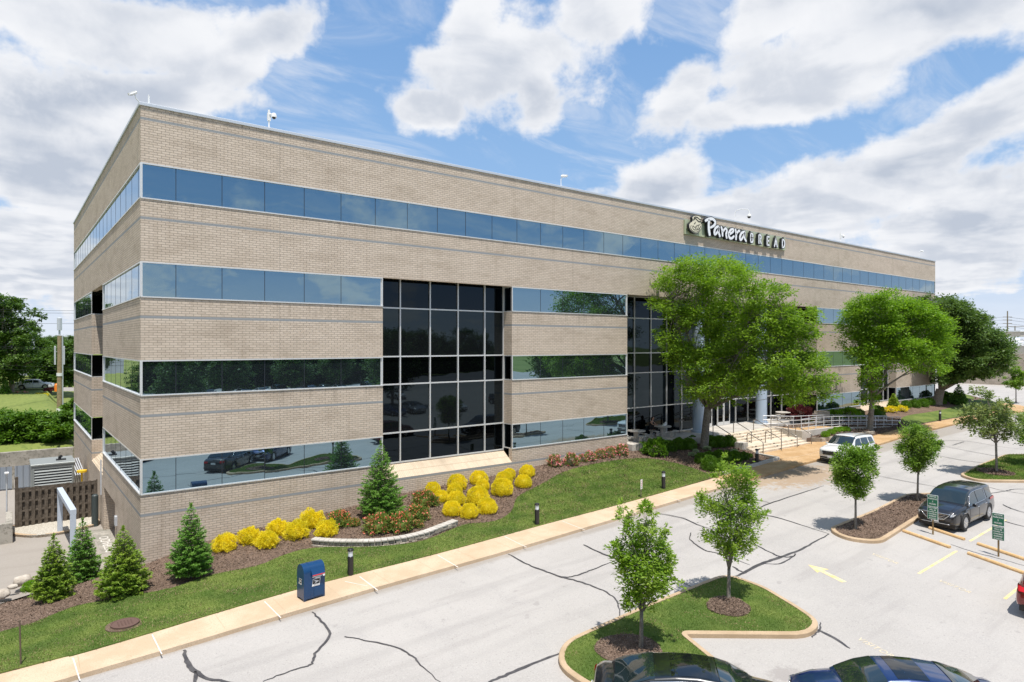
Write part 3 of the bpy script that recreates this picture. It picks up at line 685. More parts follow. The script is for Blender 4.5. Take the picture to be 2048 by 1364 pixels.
# sloping sills
for a, b, zt in ((10.8, 19.1, 2.74), (63.2, 71.5, 2.9)):
    mb = MB(); zb = zt-.62; mb.add([(a,-.003,zb),(b,-.003,zb),(b,REC,zt),(a,REC,zt),(a,.28,zb-1.5),(b,.28,zb-1.5),(a,-.003,zb-4),(b,-.003,zb-4),(a,REC,zb-1),(b,REC,zb-1)], [(0,1,2,3),(6,7,1,0),(2,1,7,9),(0,3,8,6)]); mb.build('sloped_sill', M['slope'], bld)
mb = MB(); mb.add([(-.003,NY0,1.6),(-.003,NY1,1.6),(NX,NY1,2.95),(NX,NY0,2.95),(NX,NY1,-2),(-.003,NY1,-2)], [(0,3,2,1)])
mb.build('sloped_sill', M['slope'], bld)
for a, b in ((10.8,19.1),(63.2,71.5)): mb = MB(); mb.b2(a, b, -.006, .02, -2, 2.115 if a < 30 else 2.275); mb.build('brick_wall', M['brick'], bld)
mb = MB(); mb.b2(T_, NX, NY1, NY1+.1, 1.6, WB_[0]); mb.build('brick_return', M['brick'], bld)
# service doorway
mb = MB(); mb.b2(.3, 3., 7.6, 13.1, -2, -1.38); mb.b2(.3, 3.2, 12.8, 13.1, -2, 1.2); mb.b2(.3, 3.2, 7.6, 7.9, -2, 1.2); mb.b2(2.4, 2.6, 7.9, 12.8, -2, 1.2); mb.b2(.3, 2.6, 7.9, 12.8, 1.05, 1.3)
mb.build('service_bay', M['brickplain'], bld)
# expansion joints
mb = MB()
for x in (5.6, 24.0, 41.8, 58.8, 76.6):
    for z0, z1 in bands:
        if x in (41.8,) and z1 < 12: continue
        mb.b2(x-.008, x+.008, -.003, .0, max(z0, 0), z1)
mb.build('expansion_joint', mat('joint_sealant', (.33,.29,.24), .8), bld)
# entrance: blue columns, doors
def column(x, y):
    mb = MB(); mb.lathe([(.46, PZ), (.46, WT[2]+.1)], (x, y, 0), 28); c = mb.build('column', M['colblue'], bld, smooth=True)
    mb = MB(); mb.lathe([(.56, PZ), (.56, PZ+.18), (.465, PZ+.18)], (x, y, 0), 28); mb.build('column_base', M['colblue'], c, smooth=True)
    mb = MB(); 
    for z in (5.6, 9., 12.): mb.lathe([(.462, z), (.468, z+.01), (.462, z+.02)], (x, y, 0), 28)
    mb.build('column_joint', M['cap'], c)
M['colblue'] = mat('pale_blue_metal', (.40,.49,.60), .35, .1)
column(46.6, .75); column(37.9, .75)
mb = MB(); gl_ = MB(); hd = MB()
for x in (40.1, 41.0, 42.6, 43.5):
    mb.b2(x-.43, x-.34, 2.02, 2.1, PZ+.02, PZ+2.3); mb.b2(x+.34, x+.43, 2.02, 2.1, PZ+.02, PZ+2.3); mb.b2(x-.34, x+.34, 2.02, 2.1, PZ+.02, PZ+.3); mb.b2(x-.34, x+.34, 2.02, 2.1, PZ+2.2, PZ+2.3)
    gl_.b2(x-.34, x+.34, 2.05, 2.07, PZ+.3, PZ+2.2); hd.tube([(x+.28, 1.96, PZ+.9), (x+.28, 1.96, PZ+1.3)], .018)
d_ = mb.build('entrance_door', M['alu'], bld); gl_.build('door_glass', M['darkglass'], d_); hd.build('door_handle', M['steel'], d_)
# patio, stairs, ramp: things of their own
mb = MB(); mb.prism([(29.03,2.19),(29.03,-.42),(31.4,-.42),(31.4,-.85),(33.6,-.65),(37.0,-1.45),(45.1,-1.45),(45.1,.1),(54.57,.1),(54.57,2.19)], lambda u, v, h: (u, v, h), .4, PZ)
tag(mb.build('patio', M['conc'], bevel=.01), kind='structure')
st = empty('entrance_steps', (41, -3, 1.2), 'broad tan stone steps in two flights up to the entrance', 'steps')
def addst(name, mb, m, **kw): 
    o = mb.build(name, M[m], None, **kw); o.location = (-41, 3, -1.2); reg(o, st); return o
Z0 = ZR(41)+.125
rl_ = (1.69-Z0)/3
for i in range(3):
    mb = MB(); y0 = -4.4+.34*i; mb.b2(37.6-.12*i, 44.95, y0, -1.0, Z0+rl_*i-(.3 if i == 0 else 0), Z0+rl_*(i+1)); addst('step', mb, 'step', bevel=.012)
ru = (PZ-1.69)/4
for i in range(4):
    mb = MB(); y0 = -2.5+.34*i; mb.b2(38.6-.1*i, 44.95, y0, -1.0+.0, 1.69+ru*i, 1.69+ru*(i+1)+(.004 if i == 3 else 0)); addst('step', mb, 'step', bevel=.012)
mb = MB()
for i, (a, y) in enumerate(((38.2,-4.4),(40.6,-4.4),(43.1,-4.4))):
    for j in range(3): mb.b2(a+.12*j, a+.2+.12*j, y+.34*j-.006, y+.34*j+.0, Z0+rl_*j+.05, Z0+rl_*j+.12)
for i, (a, y) in enumerate(((39.6,-2.5),(41.2,-2.5),(42.8,-2.5))):
    for j in range(4): mb.b2(a+.1*j, a+.16+.1*j, y+.34*j-.006, y+.34*j, 1.69+ru*j+.03, 1.69+ru*j+.09)
addst('step_light', mb, 'joint')
mb = MB(); mb.b2(36.9, 37.6, -3.7, -3.0, 1.2, 2.02); addst('pedestal', mb, 'conc', bevel=.015)
def handrail(x, yt, zt, yb, zb, nm, label, m='bronze'):
    mb = MB(); h = .88
    mb.tube([(x, yt, zt), (x, yt, zt+h-.12), (x, yt-.06, zt+h-.02), (x, yt-.16, zt+h), (x, yb+.18, zb+h+.02), (x, yb+.05, zb+h-.04), (x, yb, zb+h-.16), (x, yb, zb)], .03, 8)
    mb.lathe([(.055, 0), (.055, .012)], (x, yt, zt), 10); mb.lathe([(.055, 0), (.055, .012)], (x, yb, zb), 10)
    o = mb.build(nm, M[m], None, smooth=True); return tag(o, label, 'handrail', 'bent metal handrails on the entrance steps')
for x, w_ in ((36.9,'leftmost handrail of the upper flight, beside the big tree trunk'),(39.5,'second handrail from the left on the upper flight, rising from the dark patio edge'),(42.2,'third handrail from the left on the upper flight'),(44.7,'rightmost handrail of the upper flight, beside the blue column')):
    handrail(x, -1.25, PZ, -2.75, 1.70, 'handrail', w_)
for x, w_ in ((38.0,'leftmost handrail of the lower flight, behind the dark bollard'),(40.4,'second handrail from the left on the lower flight'),(42.6,'third handrail from the left on the lower flight'),(44.7,'rightmost handrail of the lower flight, against the ramp wall')):
    handrail(x, -3.35, 1.70, -4.62, Z0, 'handrail', w_)
# ramp walls and deck
mb = MB()
def wallp(mb, a, b, th, z0a, z1a, z0b, z1b):
    a = Vector(a); b = Vector(b); d = (b-a).normalized(); q = Vector((-d.y, d.x))*th/2
    vs = []
    for p, z0, z1 in ((a, z0a, z1a), (b, z0b, z1b)):
        for s_ in (-1, 1): vs += [(p.x+q.x*s_, p.y+q.y*s_, z0), (p.x+q.x*s_, p.y+q.y*s_, z1)]
    mb.add(vs, [(0,4,5,1),(2,3,7,6),(1,5,7,3),(0,2,6,4),(0,1,3,2),(4,6,7,5)])
wallp(mb, (45.1,-.6), (45.1,-3.72), .25, .9, 2.33, .9, 2.22); wallp(mb, (45.1,-3.62), (51.5,-3.66), .25, .9, 2.22, .9, 2.12); wallp(mb, (51.4,-3.66), (60,-4.9), .2, .9, 2.0, .9, 1.55)
tag(mb.build('ramp_wall', M['conc'], bevel=.01), 'pale concrete wall edging the ramp beside the steps', 'wall')
ZRamp = lambda x, y: 2.14 if x < 48.5 else 2.14-(x-48.5)*.062
sheet('ramp_surface', [(45.22,-3.52),(51.5,-3.56),(60,-4.8),(60,-3.5),(51.5,-2.2),(46.6,-2.1),(46.6,.1),(45.22,.1)], ZRamp, 0, M['plaza'], 1, .3)
def railrun(pts, nm, label, posts):
    r = empty(nm, (pts[0][0], pts[0][1], ZRamp(*pts[0])), label, 'railing', 'white-grey rails along the ramp'); o0 = Vector(r.location)
    for h in (.95, .62, .3):
        mb = MB(); mb.tube([Vector((x, y, ZRamp(x, y)+h))-o0 for x, y in pts], .028, 6); mb.build('rail_bar', M['rail'], r, smooth=True)
    L = 0; acc = []
    for i in range(len(pts)-1):
        a, b = Vector(pts[i]), Vector(pts[i+1]); n = max(1, round((b-a).length/1.25))
        acc += [a.lerp(b, k/n) for k in range(n)]
    acc.append(Vector(pts[-1]))
    for p in acc:
        z = ZRamp(p.x, p.y); mb = MB(); mb.tube([Vector((p.x, p.y, z-.1))-o0, Vector((p.x, p.y, z+.95))-o0], .026, 6); mb.build('post', M['rail'], r, smooth=True)
railrun([(45.3,-3.5),(47.5,-3.52),(51.4,-3.55),(60.2,-4.85)], 'ramp_railing', 'three-bar light grey railing on the street side of the ramp', 8)
railrun([(45.3,-.2),(46.8,-2.0),(51.4,-2.2),(60.4,-3.6)], 'ramp_railing', 'three-bar light grey railing on the building side of the ramp', 8)
mb = MB(); wallp(mb, (46.3,-4.5), (53.6,-5.35), .26, 1., 1.64, 1., 1.7); wallp(mb, (53.6,-5.35), (53.7,-4.2), .26, 1., 1.7, 1., 1.7); wallp(mb, (46.3,-4.5), (46.2,-3.8), .2, 1., 1.64, 1., 1.64)
tag(mb.build('planter_wall', M['stone'], bevel=.015), 'low block stone planter wall behind the white SUV', 'planter wall')
mb = MB(); wallp(mb, (51.7,-1.2), (54.6,-1.0), .3, 1.2, 2.95, 1.2, 2.95); wallp(mb, (54.6,-1.0), (54.75,-.1), .3, 1.2, 2.95, 1.2, 2.95); tag(mb.build('seat_wall', M['brickplain']), 'short tan brick wall behind the purple maple', 'wall')
mb = MB(); wallp(mb, (30.2,-6.72), (36.9,-6.4), .22, .8, 1.25, .9, 1.42); wallp(mb, (36.9,-6.4), (37.3,-4.4), .22, .9, 1.42, .9, 1.42)
tag(mb.build('bed_edging', M['conc'], bevel=.015), 'grey concrete edging round the shrub bed beside the steps', 'edging')
# ================================================================ vegetation
RNG = np.random.default_rng(7)
def unit(a): return a/np.maximum(np.linalg.norm(a, axis=1, keepdims=True), 1e-9)
def quads(name, P, A, N, L, W, m, parent=None, loc=None):
    """one leaf (diamond quad) per row: base P, axis A, normal N"""
    n = len(P); A = unit(A); S = unit(np.cross(N, A)); L = np.broadcast_to(L, n)[:, None]; W = np.broadcast_to(W, n)[:, None]
    V = np.empty((n, 4, 3)); V[:, 0] = P; V[:, 1] = P+A*L*.45+S*W*.5; V[:, 2] = P+A*L; V[:, 3] = P+A*L*.45-S*W*.5
    me = bpy.data.meshes.new(name); me.vertices.add(4*n); me.vertices.foreach_set('co', V.ravel())
    me.loops.add(4*n); me.loops.foreach_set('vertex_index', np.arange(4*n, dtype=np.int32))
    me.polygons.add(n); me.polygons.foreach_set('loop_start', np.arange(0, 4*n, 4, dtype=np.int32))
    me.update(calc_edges=True); me.materials.append(m)
    return meshobj(name, me, parent, loc)
def rdir(n): return unit(RNG.normal(size=(n, 3)))
def lump_leaves(C, Rr, n, spray=.45, k=22, flat=.5, shell=.35, L=.14, W=.07, droop=.15):
    """leaves gathered in small sprays spread over the outer part of each lump"""
    wt = Rr**2.1; wt = wt/wt.sum(); ns = max(1, n//k); ci = RNG.choice(len(C), ns, p=wt)
    KD = 11; fam = rdir(len(C)*KD).reshape(len(C), KD, 3); d = fam[ci, RNG.integers(0, KD, ns)]+RNG.normal(size=(ns, 3))*.24; d[:, 2] = d[:, 2]*.9+.10; d = unit(d); rad = Rr[ci]*(RNG.random(ns)**shell)*RNG.uniform(.68, 1.32, ns)
    S = C[ci]+d*rad[:, None]*np.array([1, 1, .82]); si = np.repeat(np.arange(ns), k); nn = len(si)
    out = d[si]+RNG.normal(size=(nn, 3))*.35
    sp = np.minimum(spray, Rr[ci]*.55)[si][:, None]
    off = RNG.normal(size=(nn, 3))*sp*.5; off += d[si]*RNG.random((nn, 1))*sp*.8; off[:, 2] *= flat
    P = S[si]+off; A = out+RNG.normal(size=(nn, 3))*.5; A[:, 2] = A[:, 2]*.5-droop
    Nn = np.array([0, 0, 1.])+RNG.normal(size=(nn, 3))*.45+d[si]*.25
    return P, A, Nn, L*RNG.uniform(.7, 1.3, nn), W*RNG.uniform(.7, 1.3, nn), S, ci
def make_tree(name, base, C, Rr, nl, m, bark, label, cat, group=None, tr=.12, fork=None, spray=.45, L=.14, W=.07, nb=60, k=22, limbs=9, th=.55, shell=.35, flat=.5, droop=.15, lean=None):
    C = np.array(C, float); Rr = np.array(Rr, float); base = Vector(base)
    t = empty(name, base, label, cat, group); Cl = C-np.array(base)
    P, A, Nn, l_, w_, S, ci = lump_leaves(Cl, Rr, nl, spray, k, flat, shell, L, W, droop)
    mb = MB(); zt = Cl[:, 2].min() if fork is None else fork
    cen = Cl.mean(0); F = Vector((cen[0]*.12, cen[1]*.12, zt)) if lean is None else Vector(lean)
    mid = Vector((F.x*.3+tr*.15, F.y*.3, F.z*.5))
    mb.tube([(0, 0, -.15), (0, 0, .0), (0, 0, .12), mid, F], [tr*1.5, tr*1.35, tr*1.1, tr*.95, tr*.85], 10)
    far = np.argsort(-Cl[:, 2]*0-RNG.random(len(Cl)))[:limbs]; ends = []
    for i in far:
        e = Vector(Cl[i]); h = Vector((F.x*.4+e.x*.45, F.y*.4+e.y*.45, F.z+(e.z-F.z)*.55))+Vector(RNG.normal(size=3)*.1*(e-F).length/3)
        mb.tube([F-Vector((0, 0, .1)), F.lerp(h, .5)+Vector((0, 0, .05)), h, e], [tr*th, tr*th*.75, tr*th*.5, tr*th*.15], 6); ends.append((h, e))
    for i in RNG.choice(len(S), min(nb, len(S)), replace=False):
        s_ = Vector(S[i]); h, e = min(ends, key=lambda q: (q[0]-s_).length); a = h.lerp(e, RNG.random()*.8)
        mm = a.lerp(s_, .5)+Vector(RNG.normal(size=3)*.06*(s_-a).length); mb.tube([a, mm, s_], [tr*th*.22, tr*th*.15, tr*th*.05], 4)
    mb.build('trunk', bark, t, smooth='all'); quads('crown', P, A, Nn, l_, w_, m, t)
    return t
def px_lumps(base, lst, depth_r, cx, rx, ymax=None, both=True, squash=.82, dshift=None, ek=None):
    """photo-measured crown lumps given real depth: each has a front and a back copy round the trunk's distance"""
    d0 = dep_of(base[0], base[1]); C = []; Rr = []
    for px, py, r in lst:
        d0 = dep_of(base[0], base[1])+(dshift(px) if dshift else 0)
        rho = min(abs(px-cx)/rx, .97); ext = depth_r*math.sqrt(1-rho*rho)*(ek(px) if ek else 1)
        for s_ in ((-1, 1) if both else (0,)):
            d = d0+s_*ext*RNG.uniform(.25, .9); rr = r*d0/FPX*squash; p = und(px, py, d)
            if ymax is not None:
                for _ in range(60):
                    if p.y+rr*.7 <= ymax: break
                    d -= .2; p = und(px, py, d)
            C.append(tuple(p)); Rr.append(rr*d/d0)
    return C, Rr
LM = {}
LM['locust'] = leaf_mat('honey_locust_leaf', (.13,.235,.018), (.29,.44,.04), (.11,.23,.018), .50)
LM['locust2'] = leaf_mat('green_locust_leaf', (.11,.23,.014), (.27,.44,.032), (.10,.21,.014), .50)
LM['dark'] = leaf_mat('dark_tree_leaf', (.04,.095,.018), (.12,.20,.04), (.14,.21,.06), .4)
LM['zelkova'] = leaf_mat('zelkova_leaf', (.11,.22,.018), (.28,.43,.045), (.42,.52,.11), .50)
LM['zelkova2'] = leaf_mat('zelkova_dark_leaf', (.09,.19,.02), (.21,.35,.045), (.30,.41,.08), .48)
LM['pale'] = leaf_mat('pale_sparse_leaf', (.14,.20,.06), (.22,.29,.09), (.30,.32,.12), .35)
LM['wood'] = leaf_mat('woodland_leaf', (.045,.105,.014), (.09,.175,.024), (.13,.20,.04), .3)
LM['wood2'] = leaf_mat('bright_shrub_leaf', (.07,.17,.012), (.14,.26,.02), (.05,.12,.01), .35)
LM['spruce'] = leaf_mat('spruce_needle', (.10,.23,.04), (.21,.40,.07), (.27,.44,.09), .38)
LM['spruce2'] = leaf_mat('young_spruce_needle', (.15,.27,.03), (.31,.43,.06), (.37,.46,.07), .38)
LM['yellow'] = leaf_mat('golden_cypress_leaf', (.78,.63,.010), (.90,.78,.05), (.58,.52,.02), .40)
LM['green'] = leaf_mat('boxwood_leaf', (.07,.17,.012), (.15,.28,.02), (.06,.14,.010), .35)
LM['lime'] = leaf_mat('lime_boxwood_leaf', (.14,.30,.012), (.24,.42,.02), (.12,.24,.01), .35)
LM['rose'] = leaf_mat('rose_leaf', (.14,.22,.04), (.27,.35,.08), (.22,.27,.07), .35)
LM['pinkfl'] = leaf_mat('pink_petal', (.75,.14,.20), (.85,.42,.42), (.80,.25,.25), .2)
LM['redfl'] = leaf_mat('coral_petal', (.72,.08,.06), (.88,.28,.18), (.85,.30,.24), .2)
LM['maple'] = leaf_mat('purple_maple_leaf', (.10,.022,.030), (.19,.045,.05), (.07,.015,.02), .3)
LM['hosta'] = leaf_mat('variegated_leaf', (.30,.40,.22), (.55,.60,.42), (.14,.24,.08), .3)
# ---- big trees
B1 = [(1361,528,18),(1386,535,34),(1425,537,38),(1457,547,38),(1486,553,30),(1341,556,28),(1322,570,20),(1390,570,45),(1438,583,48),(1490,586,42),(1535,590,30),(1561,584,20),(1312,609,16),(1337,615,25),(1360,635,32),(1406,625,50),(1470,632,52),(1519,635,42),(1567,630,34),(1605,636,28),(1625,626,14),(1320,661,12),(1350,680,32),(1390,690,46),(1438,686,52),(1496,686,48),(1544,676,42),(1590,670,36),(1615,664,22),(1336,712,14),(1362,725,28),(1406,731,44),(1454,731,48),(1502,735,44),(1551,722,42),(1596,712,38),(1630,724,24),(1388,770,34),(1425,775,36),(1470,768,38),(1519,764,38),(1567,756,40),(1612,756,36),(1652,760,24),(1399,798,22),(1434,800,18),(1583,784,30),(1628,786,28),(1660,790,16),(1470,808,8),(1466,790,12)]
b1 = (34.95, -1.9, ZB(34.95, -1.9)); C, Rr = px_lumps(b1, B1, 3.6, 1480, 190, ymax=-.1, dshift=lambda px: -2.6 if px < 1450 else -2.6-min(4.2, (px-1450)*.055), ek=lambda px: 1. if px < 1500 else .55)
make_tree('honey_locust_tree', b1, C, Rr, 100000, LM['locust'], M['greybark'], 'broad bright green locust tree in front of the entrance, hiding the glass behind it', 'tree', tr=.27, fork=2.9, spray=.42, L=.17, W=.085, nb=330, limbs=16, th=.5, k=20, shell=.30)
B2 = [(1713,606,16),(1733,602,24),(1755,600,26),(1777,602,28),(1799,605,26),(1823,613,24),(1845,618,24),(1860,628,22),(1705,630,26),(1733,626,34),(1766,626,36),(1799,630,36),(1832,637,34),(1860,646,28),(1885,652,22),(1704,655,28),(1733,659,38),(1770,661,42),(1810,663,42),(1850,668,36),(1880,678,26),(1713,688,28),(1744,692,36),(1784,696,38),(1823,701,36),(1863,701,32),(1889,707,18),(1722,716,26),(1757,720,28),(1799,722,26),(1841,724,24),(1872,727,22),(1882,742,14),(1738,743,20),(1757,752,14),(1732,769,16),(1750,773,14),(1734,789,15),(1722,804,9),(1745,806,12),(1753,797,9)]
b2 = (54.48, -4.7, ZR(54)+.35); C, Rr = px_lumps(b2, B2, 3.4, 1795, 125, ymax=-.1)
make_tree('honey_locust_tree', b2, C, Rr, 74000, LM['locust2'], M['greybark'], 'bright green locust tree beside the ramp railing, right of the white SUV', 'tree', tr=.22, fork=2.9, spray=.5, L=.2, W=.10, nb=170, limbs=14, th=.5, k=20, shell=.3)
B3 = [(1858,604,18),(1883,610,22),(1902,608,18),(1916,617,20),(1887,626,28),(1911,630,28),(1931,632,20),(1953,637,17),(1966,641,12),(1977,644,7),(1920,648,30),(1946,654,26),(1909,666,33),(1938,670,33),(1964,668,26),(1986,670,18),(1920,692,36),(1953,692,36),(1986,690,30),(2006,690,19),(2016,694,9),(1920,714,33),(1953,718,34),(1986,714,30),(2004,714,20),(1909,736,28),(1938,740,24),(1966,738,24),(1992,736,18),(1898,752,20),(1931,752,11),(1878,758,14),(1958,753,9)]
x3, y3 = un(1873, 817, 1.8); b3 = (x3, y3, 1.75); C, Rr = px_lumps(b3, B3, 4.2, 1935, 90)
make_tree('shade_tree', b3, C, Rr, 80000, LM['dark'], M['bark'], 'dark green rounded tree with thick forked trunk at the far right building end', 'tree', tr=.5, fork=2.2, spray=.6, L=.26, W=.15, nb=120, limbs=14, th=.45, k=18, shell=.3)
# ---- young island trees
def young(px, py, lst, nl, label, m='zelkova', tr=.05, fork=1.1, dr=.55, cx=None, rx=None, zoff=.13, group='young trees in the lot islands', L=.125, W=.05, spray=.26, nb=110, bark='greybark', k=14, shell=.5, limbs=13):
    b = G(px, py, lambda x, y: ZR(x, y)+zoff); xs = [q_[0] for q_ in lst]; cx = cx or px; rx = rx or (max(xs)-min(xs))/2+15
    C, Rr = px_lumps(b, lst, dr, cx, rx, squash=.70)
    return make_tree('young_tree', b, C, Rr, nl, LM[m], M[bark], label, 'tree', group, tr=tr, fork=fork, spray=spray, L=L, W=W, nb=nb, limbs=limbs, th=.46, k=k, shell=shell, flat=1.15, droop=-.15)
young(1282,1297,[(1243,1012,9),(1247,1030,14),(1290,1015,15),(1306,1022,12),(1268,1058,24),(1300,1055,20),(1325,1062,14),(1262,1090,24),(1298,1092,30),(1326,1095,20),(1232,1098,16),(1245,1118,22),(1282,1125,34),(1325,1122,26),(1345,1118,12),(1258,1145,26),(1305,1150,34),(1332,1150,20),(1270,1172,28),(1312,1176,24),(1262,1195,18),(1290,1196,22),(1257,1212,12),(1352,1163,10),(1365,1170,7)],10500,'young vase-shaped tree in the grass island right behind the black sedan',tr=.062,fork=1.15,rx=75)
young(1457,1198,[(1450,915,8),(1455,935,18),(1480,948,22),(1440,955,16),(1500,958,16),(1466,975,24),(1492,982,22),(1398,994,12),(1412,1005,20),(1425,1024,26),(1462,1010,26),(1498,1008,22),(1520,1030,14),(1534,1028,8),(1440,1046,30),(1484,1043,32),(1424,1072,20),(1456,1076,30),(1490,1072,26),(1443,1098,18),(1472,1100,24),(1495,1096,12)],10500,'young vase-shaped tree by a mulch ring in the wide part of the grass island',tr=.062,fork=1.05,rx=80)
young(1711,1057,[(1694,903,15),(1731,905,18),(1752,900,8),(1710,912,18),(1686,931,24),(1720,929,28),(1742,940,14),(1677,954,13),(1694,960,26),(1722,966,22),(1705,984,18),(1720,988,12)],16000,'small dense young tree at the near end of the mulch island, overlapping the white SUV','zelkova2',fork=1.35,tr=.05,dr=.5)
young(1835,1001,[(1832,856,9),(1823,870,20),(1845,868,18),(1866,872,8),(1815,895,20),(1845,893,24),(1870,892,12),(1880,888,6),(1828,918,22),(1852,915,17),(1836,935,13)],15000,'small dense young tree at the far end of the mulch island behind the grey SUV','zelkova2',fork=1.45,tr=.05,dr=.5)
young(1993,945,[(1954,779,12),(1972,790,14),(2012,808,14),(1948,822,20),(1988,832,24),(2024,832,20),(1928,840,16),(1960,852,22),(2004,855,22),(2032,862,16),(1975,870,15),(2012,876,10)],6500,'thin sparse young tree on the grass island at the right edge of the lot','pale',fork=1.9,tr=.07,dr=1.2,L=.17,W=.10,spray=.35,zoff=.15,nb=110)
young(2068,930,[(2050,835,16),(2062,850,24),(2050,872,18),(2070,880,24)],5000,'half-seen young tree cut off by the right edge of the photo','zelkova2',fork=1.6,tr=.06,dr=1.,L=.14,W=.08,spray=.3)
b = Vector((*un(2032,803,2.), 2.)); C, Rr = px_lumps(b, [(2029,718,5),(2029,730,8),(2026,742,11),(2036,750,12),(2022,760,14),(2040,764,13),(2030,770,12)], .8, 2030, 25)
make_tree('young_tree', b, C, Rr, 5000, LM['zelkova2'], M['greybark'], 'far young tree standing before the long beige wall at the right edge', 'tree', tr=.06, fork=1.6, spray=.3, L=.2, W=.12, nb=30, th=.4)
# ---- left background
def bgtree(base, lst, nl, m, label, dr=3.5, L=.35, W=.22, tr=.3, name='deciduous_tree', group='trees beyond the retaining wall', **kw):
    xs = [q_[0] for q_ in lst]; C, Rr = px_lumps(base, lst, dr, (max(xs)+min(xs))/2, (max(xs)-min(xs))/2+20)
    return make_tree(name, base, C, Rr, nl, LM[m], M['bark'], label, 'tree', group, tr=tr, spray=.8, L=L, W=W, nb=40, limbs=9, k=16, shell=.3, **kw)
b = und(22, 792, 92); bgtree(b, [(-30,620,30),(8,603,18),(30,608,15),(66,625,11),(84,632,8),(15,640,24),(45,652,19),(68,662,10),(22,680,26),(55,682,18),(18,715,26),(48,712,22),(66,722,12),(12,750,24),(42,748,20),(-30,660,35),(-35,710,35)], 34000, 'wood', 'tall open-crowned tree rising highest at the left edge beyond the retaining wall', tr=.35)
for i, (px, by, dep, lst, lab) in enumerate([
  (100,785,118,[(80,735,18),(100,715,18),(112,735,20),(92,755,18),(120,755,14)],'round green tree behind the utility pole'),
  (140,780,112,[(135,705,18),(150,700,16),(128,728,18),(148,732,20),(135,755,18)],'green tree between the utility pole and the building corner'),
  (70,790,135,[(60,700,18),(80,692,16),(95,700,14),(70,720,20),(55,735,18)],'green tree filling the gap behind the tall left-edge tree')]):
    bgtree(und(px, by, dep), lst, 14000, 'wood', lab, tr=.3, L=.5, W=.3)
for px, py, dep, lst, lab in [
  (12,898,57,[(5,848,24),(28,842,22),(0,875,24),(22,868,22)],'leftmost dense green bush behind the concrete retaining wall'),
  (68,895,57.5,[(52,838,22),(78,835,22),(60,862,26),(85,860,22)],'wide dense green bush in the middle behind the retaining wall'),
  (120,893,57,[(105,842,18),(118,862,22),(130,838,16),(112,880,16),(140,862,18)],'dense green bush at the right end of the retaining wall'),
  (150,885,60,[(138,812,10),(146,825,14),(140,842,14),(152,800,8),(150,850,16)],'taller narrow bush against the far building edge')]:
    b = und(px, py, dep); b.z = 1.2; bgtree(b, [(q_[0], q_[1]+6-abs(q_[2]*7 % 17), q_[2]*.9) for q_ in lst], 11000, 'wood2', lab, dr=2.2, L=.26, W=.15, tr=.1, name='large_shrub', group='bushes behind the retaining wall', fork=.5)
b = und(11, 797, 93); 
# reusable woodland tree for reflections and the far treeline
Rg = [(0,0,7,3.),(1.8,.6,6,2.2),(-1.8,-.5,6.2,2.3),(.4,1.9,5.4,2.1),(-.3,-2,5.2,2.2),(.8,-.6,9,2.2),(-.9,.8,8.4,2.),(2.4,-1.4,4.6,1.7),(-2.5,1.3,4.5,1.8),(0,0,4,2.2)]
wt = make_tree('woodland_tree', (0,0,0), [q_[:3] for q_ in Rg], [q_[3] for q_ in Rg], 13000, LM['wood'], M['bark'], 'w', 'tree', tr=.25, fork=2.4, spray=.8, L=.42, W=.26, nb=40, k=14, limbs=8)
first = [True]
def wood(x, y, z, s_, rz, label, group):
    o = wt if first[0] else copy_tree(wt); first[0] = False
    o.location = (x, y, z); o.rotation_euler = (0, 0, rz); o.scale = (s_, s_, s_*random.uniform(.9, 1.1)); tag(o, label, 'tree', group)
random.seed(21)
gl = 'woodland tree in the row across the lot, seen mirrored in the windows'
for i in range(34): wood(-70+i*5.2+random.uniform(-2, 2), -112+random.uniform(-9, 4)+.0*i, 0, random.uniform(.85, 1.25), random.random()*6, gl, 'tree row across the parking lot')
for i in range(38): wood(-74+i*4.7+random.uniform(-1.5, 1.5), -117+random.uniform(-4, 4), -3.2, random.uniform(.9, 1.15), random.random()*6, gl, 'tree row across the parking lot')
for i in range(22): wood(-9.5-(i % 6)*3.1-random.random()*1.5, 37+(i//6)*9+random.uniform(-2, 2), -1.2, random.uniform(.5, .8), random.random()*6, 'tree behind the retaining wall beyond the left edge, seen mirrored in the flank', 'trees left of the driveway')
for i in range(24): wood(-27-random.random()*5, -34+i*5+random.uniform(-1.5, 1.5), -4.6, random.uniform(.9, 1.1), random.random()*6, 'woodland tree left of the driveway, seen mirrored in the side windows', 'trees left of the driveway')
for i in range(20): wood(-20-random.random()*16, -30+i*6+random.uniform(-2, 2), -1.5+random.random(), random.uniform(.9, 1.2), random.random()*6, 'woodland tree left of the driveway, seen mirrored in the side windows', 'trees left of the driveway')
for i, (x, y, s_) in enumerate([(38,-50,.9),(12,-56,.7),(-14,-50,.7),(62,-44,1.),(24,-80,.75),(36,-86,.8),(52,-80,.75),(47,-92,.8)]): wood(x, y, ZR(x, y), s_, i*1.7, 'lot tree seen only as a reflection in the ribbon windows', 'lot trees behind the camera')
for i in range(34):
    px = -40+i*6+random.uniform(-4, 4); d = random.uniform(240, 420); p = und(px, 688, d); wood(p.x, p.y, 1.5+(d-240)*.006, random.uniform(.75, 1.0)*(.75+d/1000), random.random()*6, 'distant tree on the wooded rise at the far left', 'distant trees on the left horizon')
for i in range(26):
    px = 2000+i*7; d = random.uniform(420, 700); p = und(px, 688, d); wood(p.x, p.y, 1., random.uniform(.7, 1.), random.random()*6, 'distant tree low on the right horizon', 'distant trees on the right horizon')
